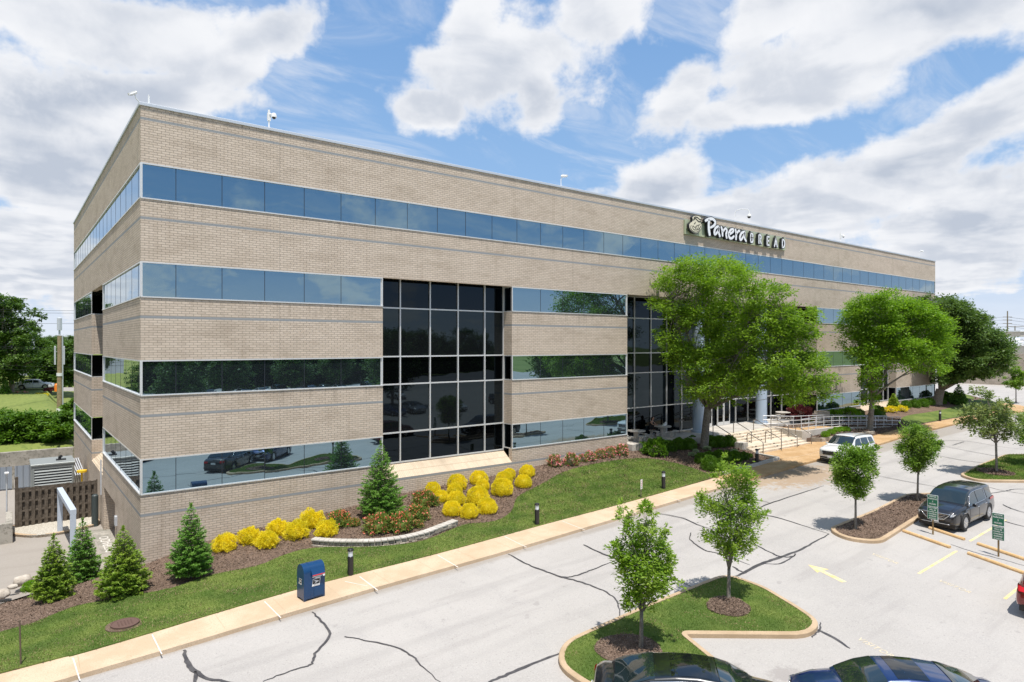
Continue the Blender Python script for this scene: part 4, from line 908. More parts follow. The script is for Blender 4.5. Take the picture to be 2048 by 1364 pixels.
# ---- conifers
def spruce(px, py, toppy, hw, m, label, seed, n=15000, zf=ZB, base=None, lean=0):
    b = base or G(px, py, zf); d = dep_of(b.x, b.y)+.0; h = (py-toppy)*d/FPX*1.02; rad = hw*d/FPX*1.0
    rg = np.random.default_rng(seed); t = empty('spruce_tree', b, label, 'conifer', 'conifers in the mulch bed'); mb = MB()
    mb.tube([(0,0,-.1),(0,0,h*.5),(0,0,h*.97)], [rad*.06, rad*.035, .006], 7); P = []; A = []; Nn = []
    nl = int(11+h*6); per = n
    tot = 0; br = []
    for i in range(nl):
        f = (i+rg.uniform(-.3, .3))/nl; f = min(max(f, .0), .985); z = .10*h+f*.87*h; ln = rad*(1-f)**.82*(1.0 if f > .08 else .85)
        nb = max(3, int(11*(1-f)+3)); ph = rg.random()*6.28
        for j in range(nb):
            a = ph+j*6.283/nb+rg.uniform(-.25, .25); l = ln*rg.uniform(.72, 1.12)+.03; br.append((z, a, l, f))
    wl = np.array([q_[2] for q_ in br])**1.35; wl /= wl.sum()
    for (z, a, l, f), wi in zip(br, wl):
        k = max(8, int(n*wi)); u = rg.random(k)**.6; dz = -.28*l*u+.20*l*u**2.5+f*.35*l*u
        side = rg.normal(size=k)*.20*l*(1.05-u)*1.1; ca, sa = math.cos(a), math.sin(a)
        p = np.stack([ca*l*u-sa*side, sa*l*u+ca*side, z+dz-np.abs(side)*.25+rg.normal(size=k)*.018], 1); P.append(p)
        ax = np.stack([ca*1.+rg.normal(size=k)*.55-sa*np.sign(side)*.6, sa*1.+rg.normal(size=k)*.55+ca*np.sign(side)*.6, rg.normal(size=k)*.35+.05], 1); A.append(ax)
        Nn.append(np.array([0, 0, 1.])+rg.normal(size=(k, 3))*.5)
        tip = Vector((ca*l*.85, sa*l*.85, z-.28*l*.85+.2*l*.67+f*.3*l)); mb.tube([(0, 0, z), tip], [rad*.016, .003], 3, cap=False)
    k = 60; u = rg.random(k); P.append(np.stack([rg.normal(size=k)*.012, rg.normal(size=k)*.012, h*(.93+.07*u)], 1)); A.append(np.stack([rg.normal(size=k)*.7, rg.normal(size=k)*.7, np.ones(k)], 1)); Nn.append(rg.normal(size=(k, 3)))
    P = np.concatenate(P); A = np.concatenate(A); Nn = np.concatenate(Nn); nn = len(P); s_ = .085*max(1, d/32)
    mb.build('trunk', M['bark'], t); quads('branches', P, A, Nn, s_*rg.uniform(.7, 1.4, nn), s_*.42*rg.uniform(.8, 1.3, nn), LM[m], t); return t
spruce(107,1199,1072,39,'spruce2','yellowish green young spruce, frontmost at the lower left',1,15000)
spruce(165,1165,1040,38,'spruce','dark green spruce behind and right of the yellowish one',2,15000)
spruce(246,1189,1056,52,'spruce2','broad bushy spruce directly in front of the building corner base',3,21000)
spruce(382,1155,1010,45,'spruce','single grey-green spruce left of the row of yellow shrubs',4,17000)
spruce(762,1033,886,53,'spruce','tall bright green spruce in front of the glass recess',5,26000)
wq = lambda x, y: (1600+x/6.02, 740+y/6.02)
p_ = wq(1130,470); spruce(p_[0],p_[1],wq(0,300)[1],11,'spruce2','slim young conifer beside the sloping sill near the yellow shrubs',6,5000,ZB2)
p_ = wq(1910,415); spruce(p_[0],p_[1],wq(0,195)[1],16,'spruce','bluish conifer right of the thick dark tree trunk',7,6000,ZB2)
p_ = (11,797); spruce(11,797,762,11,'spruce','small far conifer at the left edge below the tall tree',8,3000,base=und(11,797,90))
# ---- shrubs
def shrub_mesh(m, n, L, W, rough=.1, seed=0, zs=.8, out=1., core=True, droop=0.):
    rg = np.random.default_rng(seed); d = unit(rg.normal(size=(n, 3))); d[:, 2] = np.where(d[:, 2] < -.55, -d[:, 2], d[:, 2]); d = unit(d)
    r = np.array([1+rough*2.2*noise.noise(Vector(q_)*2.6+Vector((seed, 0, 0))) for q_ in d]); r *= 1-.22*rg.random(n)**2
    P = d*r[:, None]*np.array([1, 1, zs]); P[:, 2] += .50
    A = d*out+rg.normal(size=(n, 3))*.5; A[:, 2] += .25-droop; N_ = np.cross(A, rg.normal(size=(n, 3))); N_ += d*.6
    return P, A, N_, L*rg.uniform(.7, 1.4, n), W*rg.uniform(.7, 1.3, n)
SHM = {}
def shrub(name, px, py, rpx, kind, label, cat='shrub', group=None, zf=ZB, fl=None, base=None, sq=1.):
    """px,py = centre of the shrub in the photo"""
    b = base or G(px, py+rpx*.62, zf); d = dep_of(b.x, b.y); r = rpx*d/FPX
    spec = {'mop':('yellow',5600,.16,.045,.25,.85),'ball':('yellow',6500,.10,.04,.07,.92),'rose':('rose',2600,.14,.085,.24,.8),'pink':('rose',1500,.18,.11,.25,1.1),
            'green':('green',5200,.11,.055,.14,1.0),'lime':('lime',3000,.12,.06,.08,.82),'loose':('green',2600,.22,.12,.3,.8),'maple':('maple',5000,.16,.07,.25,.62),
            'hosta':('hosta',700,.3,.2,.3,.45),'limeloose':('lime',2600,.18,.09,.28,.7),'yloose':('yellow',1400,.2,.09,.3,.6)}[kind]
    v = (int(px)*7+int(py)) % 3; key = (kind, v)
    if key not in SHM:
        P, A, N_, l_, w_ = shrub_mesh(None, spec[1], spec[2], spec[3], spec[4], v*3+len(kind), spec[5], droop=.35 if kind == 'mop' else 0)
        o = quads('foliage', P, A, N_, l_, w_, LM[spec[0]]); me1 = o.data; bpy.data.objects.remove(o); me2 = None
        if kind in ('rose', 'pink'):
            rg = np.random.default_rng(v+40); k = 150 if kind == 'rose' else 120; i = rg.choice(len(P), k); k4 = np.repeat(i, 3); q_ = P[k4]*1.06
            q_ = q_+rg.normal(size=q_.shape)*.02
            o = quads('flowers', q_, rg.normal(size=q_.shape)+np.array([0, 0, .8]), rg.normal(size=q_.shape)+np.array([0, -.3, 1]), *((.13, .12) if kind == 'rose' else (.24, .22)), LM['redfl' if kind == 'rose' else 'pinkfl']); me2 = o.data; bpy.data.objects.remove(o)
        mb = MB(); mb.sphere((0, 0, .46), (.72, .72, .72*spec[5]), 10, 7); core = mb.mesh('filler_core', LM[spec[0]] if kind in ('ball','mop','green','lime','rose') else M['bark'], smooth='all')  # opaque filler ball added inside the foliage to block the view through
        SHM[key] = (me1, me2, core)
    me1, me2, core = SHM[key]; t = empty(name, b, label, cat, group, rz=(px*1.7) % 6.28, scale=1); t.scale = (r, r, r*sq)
    meshobj('foliage', me1, t); meshobj('filler_core', core, t)
    if me2: meshobj('flowers', me2, t)
    return t
z3 = lambda x, y, r: (400+x/2.926, 840+y/2.926, r/2.926)
nth = ['leftmost', 'second from the left', 'third from the left', 'fourth from the left', 'fifth from the left', 'sixth from the left', 'seventh from the left', 'rightmost']
for i, (x, y, r) in enumerate([(145,722,76),(292,680,72),(392,705,70),(455,632,70),(565,648,76),(655,585,78),(738,640,70)]):
    shrub('golden_shrub', *z3(x, y, r*.80), 'mop', 'shaggy golden-yellow shrub, '+nth[i] .replace('seventh from the left','rightmost')+' of seven along the wall', group='shaggy golden shrubs by the wall')
yl = [(1363,398,43,'above the red flowering shrubs, nearest the tall spruce'),(1410,448,44,'just below and right of the one nearest the spruce'),(1505,365,56,'under the sloping sill, third along the back'),(1490,408,44,'tucked between two others below the sloping sill'),(1500,460,52,'in the thick of the left cluster'),(1475,520,54,'frontmost left of the cluster'),(1575,533,54,'frontmost centre of the cluster'),(1632,340,52,'directly under the right part of the sloping sill'),(1655,382,40,'small one half hidden behind a large ball'),(1625,445,66,'largest, in the centre of the cluster'),(1680,505,58,'frontmost right of the cluster'),(1768,395,63,'large one standing alone right of centre'),(1780,342,48,'behind the large lone ball'),(1808,315,38,'small one at the back beside the wall'),(1892,360,48,'flattened one at the right front'),(1915,300,45,'last one on the right, by the brick pier')]
for x, y, r, lab in yl: shrub('golden_shrub', *z3(x, y, r), 'ball', 'clipped round golden-yellow shrub, '+lab, group='clipped golden shrubs below the sill')
for i, (x, y, r) in enumerate([(815,580,62),(905,600,30),(1040,608,74),(1170,600,72),(1275,545,60),(1310,462,60),(1362,475,38),(1275,608,30)]):
    shrub('flowering_shrub', *z3(x, y, r), 'rose', 'coral-red flowering shrub, '+(nth[i]+' around the tall spruce' if i < 5 else ['behind the others near the yellow balls','small one touching the first yellow ball','small frontmost one above the stone wall'][i-5]), group='coral flowering shrubs')
z4 = lambda x, y, r: (1000+x/3.788, 840+y/3.788, r/3.788)
for i, (x, y, r) in enumerate([(410,318,47),(540,308,50),(625,295,32),(690,282,38),(755,265,38),(825,252,42),(870,240,30),(925,237,46)]):
    shrub('rose_bush', *z4(x, y, r), 'pink', 'pink rose bush, '+nth[i]+' in the row under the ground floor window', cat='rose bush', group='pink rose bushes under the window')
z5 = lambda x, y, r: (1240+x/8.533, 800+y/8.533, r/8.533)
shrub('leafy_shrub', *z5(600,820,185), 'loose', 'loose leafy shrub at the patio corner below the picnic tables', group='green shrubs by the entrance')
for x, y, r, lab in [(850,800,110,'between the leafy shrub and the trunk of the big tree'),(1010,760,120,'next to the patio edge below the far picnic table'),(1180,760,120,'touching the left side of the big trunk'),(1240,670,70,'small one behind the big trunk'),(1560,720,120,'right of the big trunk against the patio'),(1700,720,120,'middle of the dark hedge right of the trunk'),(1870,710,115,'end of the dark hedge beside the concrete pedestal')]:
    shrub('boxwood', *z5(x, y, r), 'green', 'dark green rounded shrub, '+lab, group='green shrubs by the entrance')
z6 = lambda x, y, r: (1380+x/7.877, 830+y/7.877, r/7.877)
for x, y, r, lab in [(170,690,100,'left end of the front hedge'),(320,780,140,'largest in the front hedge, nearest the lawn'),(300,660,90,'back row of the front hedge, second'),(450,650,100,'back row of the front hedge, third'),(470,800,110,'front hedge, behind the top of the young tree'),(600,670,110,'middle of the front hedge'),(720,660,100,'front hedge, next to last'),(850,650,75,'front hedge, right end near the bollard'),(950,640,40,'tiny last one by the handrail foot')]:
    shrub('boxwood', *z6(x, y, r), 'green', 'bright green rounded shrub, '+lab, group='front hedge shrubs')
for x, y, r in [(40,620,55),(270,520,50),(700,560,45),(90,560,40)]: shrub('variegated_plant', *z6(x, y, r), 'hosta', 'pale variegated ground plant among the entrance shrubs', cat='plant', group='pale ground plants')
zw = lambda x, y, r: (1400+x/5.689, 800+y/5.689, r/5.689)
for i, (x, y, r) in enumerate([(1428,390,46),(1490,364,45),(1548,341,44),(1608,333,42),(1672,332,40)]):
    shrub('boxwood', *zw(x, y, r), 'lime', 'lime green clipped ball, '+['leftmost','second','third','fourth','rightmost'][i]+' of five in the stone planter', group='lime balls in the planter', zf=lambda x, y: ZR(x, y)+.46)
shrub('japanese_maple', *zw(1130,150,120), 'maple', 'dark purple Japanese maple behind the ramp railing', cat='tree', zf=lambda x, y: 2.3, sq=1.05)
shrub('flowering_shrub', *zw(1275,225,55), 'rose', 'low crimson-leaved shrub behind the ramp railing, left one', zf=ZB2, group='crimson shrubs by the ramp'); shrub('flowering_shrub', *zw(1400,228,50), 'maple', 'low crimson-leaved shrub behind the ramp railing, right one', zf=ZB2, group='crimson shrubs by the ramp')
shrub('leafy_shrub', *zw(1530,165,78), 'limeloose', 'yellow-green shrub against the short brick wall', zf=ZB2); shrub('leafy_shrub', *zw(1700,155,95), 'limeloose', 'broad green shrub right of the short brick wall', zf=ZB2)
shrub('leafy_shrub', *zw(1800,170,70), 'green', 'round green shrub left of the second locust trunk', zf=ZB2)
z7 = lambda x, y, r: (1600+x/6.02, 740+y/6.02, r/6.02)
for x, y, r, kd, lab in [(930,510,85,'green','dark shrub right of the second locust trunk'),(1010,475,45,'yloose','yellow shrub at the foot of the sloping sill, left'),(1100,470,60,'yloose','yellow shrub at the foot of the sloping sill, middle'),(1235,465,55,'yloose','yellow shrub at the foot of the sloping sill, right'),
  (1275,418,55,'green','dark hedge shrub, first right of the sill'),(1380,412,60,'green','dark hedge shrub, second right of the sill'),(1480,402,62,'green','dark hedge shrub, third right of the sill'),(1560,385,55,'green','dark hedge shrub just left of the thick trunk'),(1710,378,46,'green','green shrub just right of the thick trunk'),(1760,325,66,'green','tall round shrub between the trunk and the bluish conifer')]:
    shrub('leafy_shrub', *z7(x, y, r), kd, lab, zf=ZB2, group='shrubs at the far end of the building')
shrub('ground_shrub', 61, 1173, 15, 'lime', 'tiny low green shrub beside the pale rocks at the left', group=None, zf=lambda x, y: -.88)
# rocks at the left edge of the bed
random.seed(3)
def rock(px, py, r, label):
    b = G(px, py, lambda x, y: -.92); mb = MB(); mb.sphere((0, 0, 0), 1, 12, 8)
    mb.v = [tuple(Vector(v)*(1+.35*noise.noise(Vector(v)*1.3+Vector((px, 0, 0))))) for v in mb.v]
    mb.v = [(v[0]*r*1.3, v[1]*r, v[2]*r*.7+r*.2) for v in mb.v]
    o = mb.build('boulder', M['rock'], smooth='all', loc=b); o.rotation_euler = (0, 0, px); tag(o, label, 'rock', 'pale rocks at the edge of the bed')
M['rock'] = var('pale_rock_mat', (.38,.33,.27), (.55,.50,.43), 3, .9, 4, (.25,.21,.18), 12, .02)
rock(45,1164,.32,'large pale boulder left of the front spruce'); rock(5,1190,.26,'brownish rock cut by the left edge of the photo'); rock(25,1175,.14,'small pale rock between the two big ones'); rock(70,1158,.13,'small pale rock behind the large boulder')
# ---- grass blades and mulch chips
def scatter(objs, n, name, m, L, W, lie, label, cat=None, maxd=60, near=True, filt=None):
    T3 = []
    for o in objs:
        me = o.data; me.calc_loop_triangles(); co_ = np.empty(len(me.vertices)*3); me.vertices.foreach_get('co', co_); co_ = co_.reshape(-1, 3)
        ti = np.empty(len(me.loop_triangles)*3, np.int32); me.loop_triangles.foreach_get('vertices', ti); t = co_[ti.reshape(-1, 3)]
        nz_ = np.cross(t[:, 1]-t[:, 0], t[:, 2]-t[:, 0]); T3.append(t[np.abs(nz_[:, 2]) > .3*np.linalg.norm(nz_, axis=1)])
    t = np.concatenate(T3); ar_ = np.linalg.norm(np.cross(t[:, 1]-t[:, 0], t[:, 2]-t[:, 0]), axis=1); c = t.mean(1); d = (c[:, 0]-CAMX)*CS+(c[:, 1]-CAMY)*SN; u_ = np.abs((c[:, 0]-CAMX)*SN-(c[:, 1]-CAMY)*CS)/np.maximum(d, 1)
    wgt = ar_*(d > 8)*(u_ < .9)*np.clip(24/np.maximum(d, 1), .15, 1)**1.2*(d < maxd)
    i = RNG.choice(len(t), n, p=wgt/wgt.sum()); a, b_ = RNG.random(n), RNG.random(n); fl_ = a+b_ > 1; a[fl_] = 1-a[fl_]; b_[fl_] = 1-b_[fl_]
    P = t[i, 0]+a[:, None]*(t[i, 1]-t[i, 0])+b_[:, None]*(t[i, 2]-t[i, 0])
    if filt is not None: P = P[filt(P)]
    n = len(P); sc_ = np.clip(((P[:, 0]-CAMX)*CS+(P[:, 1]-CAMY)*SN)/24, 1, 2.2)
    A = RNG.normal(size=(n, 3)); A[:, 2] = np.abs(A[:, 2])*.3+(1.3 if not lie else .05); Nn = RNG.normal(size=(n, 3)); 
    if lie: Nn = Nn*.35+np.array([0, 0, 1.])
    P[:, 2] += 0 if not lie else .008
    return tag(quads(name, P, A, Nn, L*RNG.uniform(.6, 1.4, n)*sc_, W*RNG.uniform(.6, 1.4, n)*sc_, m), label, cat, kind='stuff')
lawns = [o for o in bpy.data.objects if o.name.startswith('lawn') or o.name.startswith('island_lawn')]
mulches = [o for o in bpy.data.objects if o.name.startswith(('mulch_bed', 'island_mulch', 'planter_soil'))]
scatter(lawns, 230000, 'grass', M['grass'], .042, .012, False, 'short mown green grass on the bank and islands', 'grass')
scatter(lawns, 30000, 'dry_grass', M['drygrass'], .05, .02, False, 'straw-coloured dry grass along the walk edge', 'grass', filt=lambda P: (np.array([noise.noise(Vector(p*np.array([.9,.9,0]))) for p in P]) > .12) | (P[:, 1] > -7.6) & (P[:, 1] < -7.0))
scatter(mulches, 90000, 'bark_chips', M['chip'], .07, .03, True, 'shredded brown bark mulch in the planting beds', 'mulch')
for (px, py, r) in ((1258,1300,.95),(1457,1212,.72),(1990,944,1.0)):      # mulch rings round the island trees
    c = G(px, py, lambda x, y: ZR(x, y)+.15); ring = [Vector((c.x+r*math.cos(a)*(1+.06*math.sin(a*3+px)), c.y+r*math.sin(a)*(1+.06*math.cos(a*2+px)))) for a in np.linspace(0, 6.283, 29)[:-1]]
    o = sheet('mulch_ring', ring, lambda x, y: ZR(x, y)+.15+.06*max(0, 1-math.hypot(x-c.x, y-c.y)/r), .01, M['mulch'], .3, .05, relief=.03)
    scatter([o], 2200, 'bark_chips', M['chip'], .06, .028, True, 'shredded bark in the ring round an island tree', 'mulch')
# ================================================================ cars
def interp(x, xs, ys): return float(np.interp(x, xs, ys))
def paint(name, col, metal=.25, rough=.28):
    m_, t, b = nmat(name, rough, spec=.5); b.inputs['Metallic'].default_value = metal
    t.put(b.inputs['Base Color'], (*col, 1)); b.inputs['Coat Weight'].default_value = 1.; b.inputs['Coat Roughness'].default_value = .03
    return m_
GLASS = mat('car_glass', (.012,.02,.02), .03, spec=.9); GLASS.node_tree.nodes['Principled BSDF'].inputs['Coat Weight'].default_value = .6
LAMPC = mat('headlight_glass', (.62,.64,.66), .08, .5); AMB = mat('amber_lens', (.8,.25,.03), .2); REDL = mat('tail_lens', (.45,.01,.012), .15); RIM = mat('alloy_rim', (.55,.56,.58), .25, .9)
PLATE = mat('number_plate', (.75,.75,.76), .4); ROOFG = mat('dark_roof_glass', (.006,.007,.008), .04, spec=.8)
def car(name, label, P, pm, loc, rz, cat='car', group='parked cars', scale=1., extras=True, tilt=0.):
    """P: profile dictionary. x forward, y left"""
    Lh = P['L']/2; Wd = P['W']/2; rw = P['rw']; wx = P['wx']; gc = .2
    t = empty(name, loc, label, cat, group, rz, scale)
    xs = sorted(set(list(np.linspace(-Lh, Lh, 73))+[Lh-.01, Lh-.03, Lh-.07, -Lh+.01, -Lh+.03, -Lh+.07]))
    def wid(x):
        e = P.get('ne', 3.4); a = abs(x)/Lh; return Wd*(1-(.20 if x > 0 else .14)*a**e-.10*max(0, (a-.93)/.07)**2)
    def ztop(x): return interp(x, P['tx'], P['tz'])
    def zarch(x):
        z = P['sill']
        for c in wx:
            R_ = rw+.075; d = abs(x-c)
            if d < R_: z = max(z, rw+math.sqrt(R_*R_-d*d)*1.0-.02)
        return z
    def zlow(x):
        a = abs(x)/Lh; return P['sill']+.12*max(0, (a-.88)/.12)**1.5
    fr = [(.88,0),(.965,.03),(1.,.22),(1.005,.45),(.995,.66),(.975,.82),(.935,.925),(.86,.975),(.55,1.005),(0,1.02)]
    mb = MB(); rows = []
    for x in xs:
        w_, zt, zl, za = wid(x), ztop(x), zlow(x), zarch(x); r = []
        endk = max(0, (abs(x)/Lh-.975)/.025)
        for k, (fy, fz) in enumerate(fr):
            z = zl+(zt-zl)*fz; z = max(z, min(za+.012*k, zt-.09) if k < 6 else -9)
            y = w_*fy
            if k == 4: y *= 1.0
            crown = P.get('crown', .03)*(1-fy**2) if k >= 7 else 0
            z += crown
            if endk > 0: z = zl+(z-zl)*(1-.05*endk)+.02*endk; y *= 1-.04*endk
            r.append((x, y, z))
        rows.append(r)
    n = len(fr); vs = []
    for r in rows: vs += r+[(a, -b_, c) for a, b_, c in r[-2::-1]]
    m_ = 2*n-1; fs = [(i*m_+k, (i+1)*m_+k, (i+1)*m_+k+1, i*m_+k+1) for i in range(len(rows)-1) for k in range(m_-1)]
    fs += [tuple(range(m_)), tuple((len(rows)-1)*m_+k for k in range(m_))[::-1]]
    mb.add(vs, fs); body = mb.build('body', pm, t, smooth=True)
    mb = MB(); mb.b2(-Lh*.93, Lh*.93, -Wd*.80, Wd*.80, .16, P['sill']+.34); mb.build('underbody', M['darkplastic'], body)
    mb = MB()
    for c in wx: mb.b2(c-rw-.06, c+rw+.06, -Wd*.93, Wd*.93, P['sill']+.02, rw*2+.03)
    mb.build('wheel_well', M['darkplastic'], body)
    # cabin
    cx, cz = P['cx'], P['cz']; x0, x1 = cx[0], cx[-1]
    def zroof(x): return interp(x, cx, cz)
    tum = P.get('tum', .34)
    def sect(x):
        zb = ztop(x)-.03; zr = max(zroof(x), zb+.005); h = zr-zb; wb = wid(x)*.945
        if x < x0+.35: wb *= 1-.10*((x0+.35-x)/.35)**2
        if x > x1-.6: wb *= 1-.07*((x-(x1-.6))/.6)**2
        wr = wb-tum*h
        pts = [(wb, zb)]+[(wb-tum*h*f-.012*math.sin(f*3.14), zb+h*f*.93) for f in (.25, .5, .75, .93)]+[(wr*.955, zb+h*.965), (wr*.86, zb+h*.99), (wr*.45, zr+.012*min(1, h*3)), (0, zr+.02*min(1, h*3))]
        return pts
    cs = sorted(set(list(np.linspace(x0, x1, 49))+list(cx)))
    vs = []; m2 = 17
    for x in cs:
        p = sect(x); vs += [(x, y, z) for y, z in p]+[(x, -y, z) for y, z in p[-2::-1]]
    fs = [(i*m2+k, (i+1)*m2+k, (i+1)*m2+k+1, i*m2+k+1) for i in range(len(cs)-1) for k in range(m2-1)]; fs += [tuple(range(m2)), tuple((len(cs)-1)*m2+k for k in range(m2))[::-1]]
    mb = MB(); mb.add(vs, fs); mb.build('roof', pm, t, smooth=True)
    def S(x, v, off):
        """v 0..1 from left belt to right belt, in arc index"""
        p = sect(x); q_ = [(y, z) for y, z in p]+[(-y, z) for y, z in p[-2::-1]]; s_ = v*(len(q_)-1); i = min(int(s_), len(q_)-2); f = s_-i
        y = q_[i][0]*(1-f)+q_[i+1][0]*f; z = q_[i][1]*(1-f)+q_[i+1][1]*f; ty, tz = q_[i+1][0]-q_[i][0], q_[i+1][1]-q_[i][1]; l = math.hypot(ty, tz) or 1
        ny, nz_ = -tz/l, ty/l
        if ny*y < 0 or (abs(y) < .01 and nz_ < 0): ny, nz_ = -ny, -nz_
        if nz_ < -.3: ny, nz_ = -ny, -nz_
        return (x, y+ny*off, z+nz_*off)
    def patch(nm, xa, xb, va, vb, m, off=.012, nx=10, nv=8, par=None, skew=None):
        mb = MB(); vs = []
        for i in range(nx+1):
            for j in range(nv+1):
                f = i/nx; v = (va(f) if callable(va) else va)+((vb(f) if callable(vb) else vb)-(va(f) if callable(va) else va))*j/nv
                xA = xa(j/nv) if callable(xa) else xa; xB = xb(j/nv) if callable(xb) else xb
                p = S(xA+(xB-xA)*f, v, off); vs.append(p)
        mb.add(vs, [(i*(nv+1)+j, (i+1)*(nv+1)+j, (i+1)*(nv+1)+j+1, i*(nv+1)+j+1) for i in range(nx) for j in range(nv)])
        return mb.build(nm, m, par or t, smooth='all')
    # end panels of the cabin (screens): slanted quads built on the surface of the sloping part
    ws0, ws1 = P['ws']; rs0, rs1 = P['rs']
    mbw = lambda nm, xa, xb, k: patch(nm, xa, xb, .315, .685, GLASS, .014, 12, 10)
    patch('windshield', ws0, ws1, .27, .73, GLASS, .014, 12, 12); patch('rear_window', rs0, rs1, .29, .71, GLASS, .014, 10, 12)
    for s_ in (0, 1):
        for (xa, xb, sa, sb) in P['win']:
            # side glazing between v=.02 and .27
            lo_, hi_ = .022, .222
            mb = MB(); vs = []; nx = 12; nv = 5
            for i in range(nx+1):
                for j in range(nv+1):
                    fj = j/nv; X = (xa+sa*fj)+((xb+sb*fj)-(xa+sa*fj))*i/nx; v = lo_+(hi_-lo_)*fj; v = v if s_ == 0 else 1-v; vs.append(S(X, v, .010))
            mb.add(vs, [(i*(nv+1)+j, (i+1)*(nv+1)+j, (i+1)*(nv+1)+j+1, i*(nv+1)+j+1) for i in range(nx) for j in range(nv)]); mb.build('side_window', GLASS, t, smooth='all')
        if P.get('trim'):
            xa, xb = P['trim']; pts = []
            for f in np.linspace(0, 1, 13): pts.append(S(xa+(xb-xa)*f, .016 if s_ == 0 else .984, .016))
            w0, w1 = P['win'][0], P['win'][-1]
            for f in np.linspace(0, 1, 7)[1:]: pts.append(S(xb+P['tslant'][1]*f, (.016+.218*f) if s_ == 0 else 1-(.016+.218*f), .016))
            for f in np.linspace(0, 1, 11)[1:]: pts.append(S(xb+P['tslant'][1]+(xa+P['tslant'][0]-xb-P['tslant'][1])*f, .234 if s_ == 0 else 1-.234, .018))
            for f in np.linspace(0, 1, 7)[1:]: pts.append(S(xa+P['tslant'][0]*(1-f), (.234-.218*f) if s_ == 0 else 1-(.234-.218*f), .016))
            mb = MB(); mb.tube(pts, .011, 5); mb.build('window_trim', M['chrome'], t, smooth='all')
    if P.get('sun'): patch('sunroof', P['sun'][0], P['sun'][1], .36, .64, ROOFG, .006, 4, 6)
    if P.get('rack'):
        for s_ in (0, 1):
            xa, xb = P['rack']; mb = MB(); pts = [S(xa+(xb-xa)*f, .345 if s_ == 0 else .655, .045+.02*math.sin(f*3.14)) for f in np.linspace(0, 1, 9)]; pts = [S(xa, .345 if s_ == 0 else .655, 0)]+pts+[S(xb, .345 if s_ == 0 else .655, 0)]
            mb.tube(pts, .016, 6); mb.build('roof_rail', P['rackm'], t, smooth='all')
    # wheels
    for c in wx:
        for s_ in (-1, 1):
            mb = MB(); yo = s_*(Wd-.02); yi = s_*(Wd-.24)
            mb.lathe([(rw*.62, yi), (rw*.93, yi), (rw, yi+s_*.03), (rw, yo-s_*.03), (rw*.94, yo), (rw*.68, yo-s_*.005), (rw*.66, yo-s_*.03)], (c, 0, rw), 28, 'y'); wl = mb.build('wheel', M['rubber'], t, smooth=True)
            mb = MB(); mb.lathe([(rw*.66, yo-s_*.012), (rw*.62, yo-s_*.008), (rw*.60, yo-s_*.06), (0.001, yo-s_*.07)], (c, 0, rw), 24, 'y')
            for k in range(P.get('spokes', 5)):
                a = 2*math.pi*k/P.get('spokes', 5)
                for da in (-.13, .13):
                    ca, sa = math.cos(a+da), math.sin(a+da); mb.tube([(c+.05*ca, yo-s_*.02, rw+.05*sa), (c+rw*.62*ca, yo-s_*.018, rw+rw*.62*sa)], .022, 4)
            mb.lathe([(.06, yo-s_*.03), (.055, yo-s_*.005), (.001, yo-s_*.003)], (c, 0, rw), 12, 'y'); mb.build('rim', RIM, wl, smooth=True)
    # details on nose and tail, laid on the body surface
    def nose(y, z, off=.01, end=1):
        x = end*Lh
        # march inward until the body half-width and top contain the point
        for _ in range(200):
            if wid(x)*.97 >= abs(y) and ztop(x)+.02 >= z: break
            x -= end*.006
        return (x+end*off, y, z)
    def npatch(nm, poly, m, off=.012, end=1, nn=6, par=None, thick=.0):
        """poly: 4 corners (y,z) -> fine grid wrapped round the nose"""
        mb = MB(); vs = []
        for i in range(nn+1):
            for j in range(nn+1):
                a, b_ = i/nn, j/nn; y = (poly[0][0]*(1-a)+poly[1][0]*a)*(1-b_)+(poly[3][0]*(1-a)+poly[2][0]*a)*b_; z = (poly[0][1]*(1-a)+poly[1][1]*a)*(1-b_)+(poly[3][1]*(1-a)+poly[2][1]*a)*b_
                vs.append(nose(y, z, off, end))
        mb.add(vs, [(i*(nn+1)+j, (i+1)*(nn+1)+j, (i+1)*(nn+1)+j+1, i*(nn+1)+j+1) for i in range(nn) for j in range(nn)]); return mb.build(nm, m, par or t, smooth='all')
    g = P['grille']; gp_ = npatch('grille', [(-g[0],g[1]),(g[0],g[1]),(g[2],g[3]),(-g[2],g[3])], M['darkplastic'], .014, nn=8)
    mb = MB()
    for k in range(P.get('bars', 4)):
        f = (k+.7)/(P.get('bars', 4)+.4); z = g[1]+(g[3]-g[1])*f; w_ = g[0]+(g[2]-g[0])*f-.05; mb.tube([nose(-w_+2*w_*u, z, .022) for u in np.linspace(0, 1, 9)], .009, 4)
    mb.build('grille_bar', P.get('barm', M['chrome']), gp_)
    mb = MB(); cyc = [(-g[0],g[1]),(g[0],g[1]),(g[2]*1.0,g[3]),(-g[2],g[3]),(-g[0],g[1])]; pts = []
    for i in range(4):
        for u in np.linspace(0, 1, 7)[:-1]: pts.append(nose(cyc[i][0]*(1-u)+cyc[i+1][0]*u, cyc[i][1]*(1-u)+cyc[i+1][1]*u, .024))
    pts.append(pts[0]); mb.tube(pts, .018, 5); mb.build('grille_surround', M['chrome'], gp_, smooth='all')
    for s_ in (-1, 1):
        h = P['head']; hl = npatch('headlight', [(s_*h[0],h[1]),(s_*h[2],h[1]+.05),(s_*h[2],h[3]+.03),(s_*h[0],h[3])], LAMPC, .014)
        if P.get('amber'): npatch('turn_signal', [(s_*(h[2]-.10),h[1]+.05),(s_*(h[2]-.02),h[1]+.06),(s_*(h[2]-.0),h[3]+.03),(s_*(h[2]-.06),h[3]+.02)], AMB, .022, par=hl)
        r_ = P['tail']; npatch('tail_light', [(s_*r_[0],r_[1]),(s_*r_[2],r_[1]),(s_*r_[2],r_[3]),(s_*r_[0],r_[3])], REDL, .014, -1)
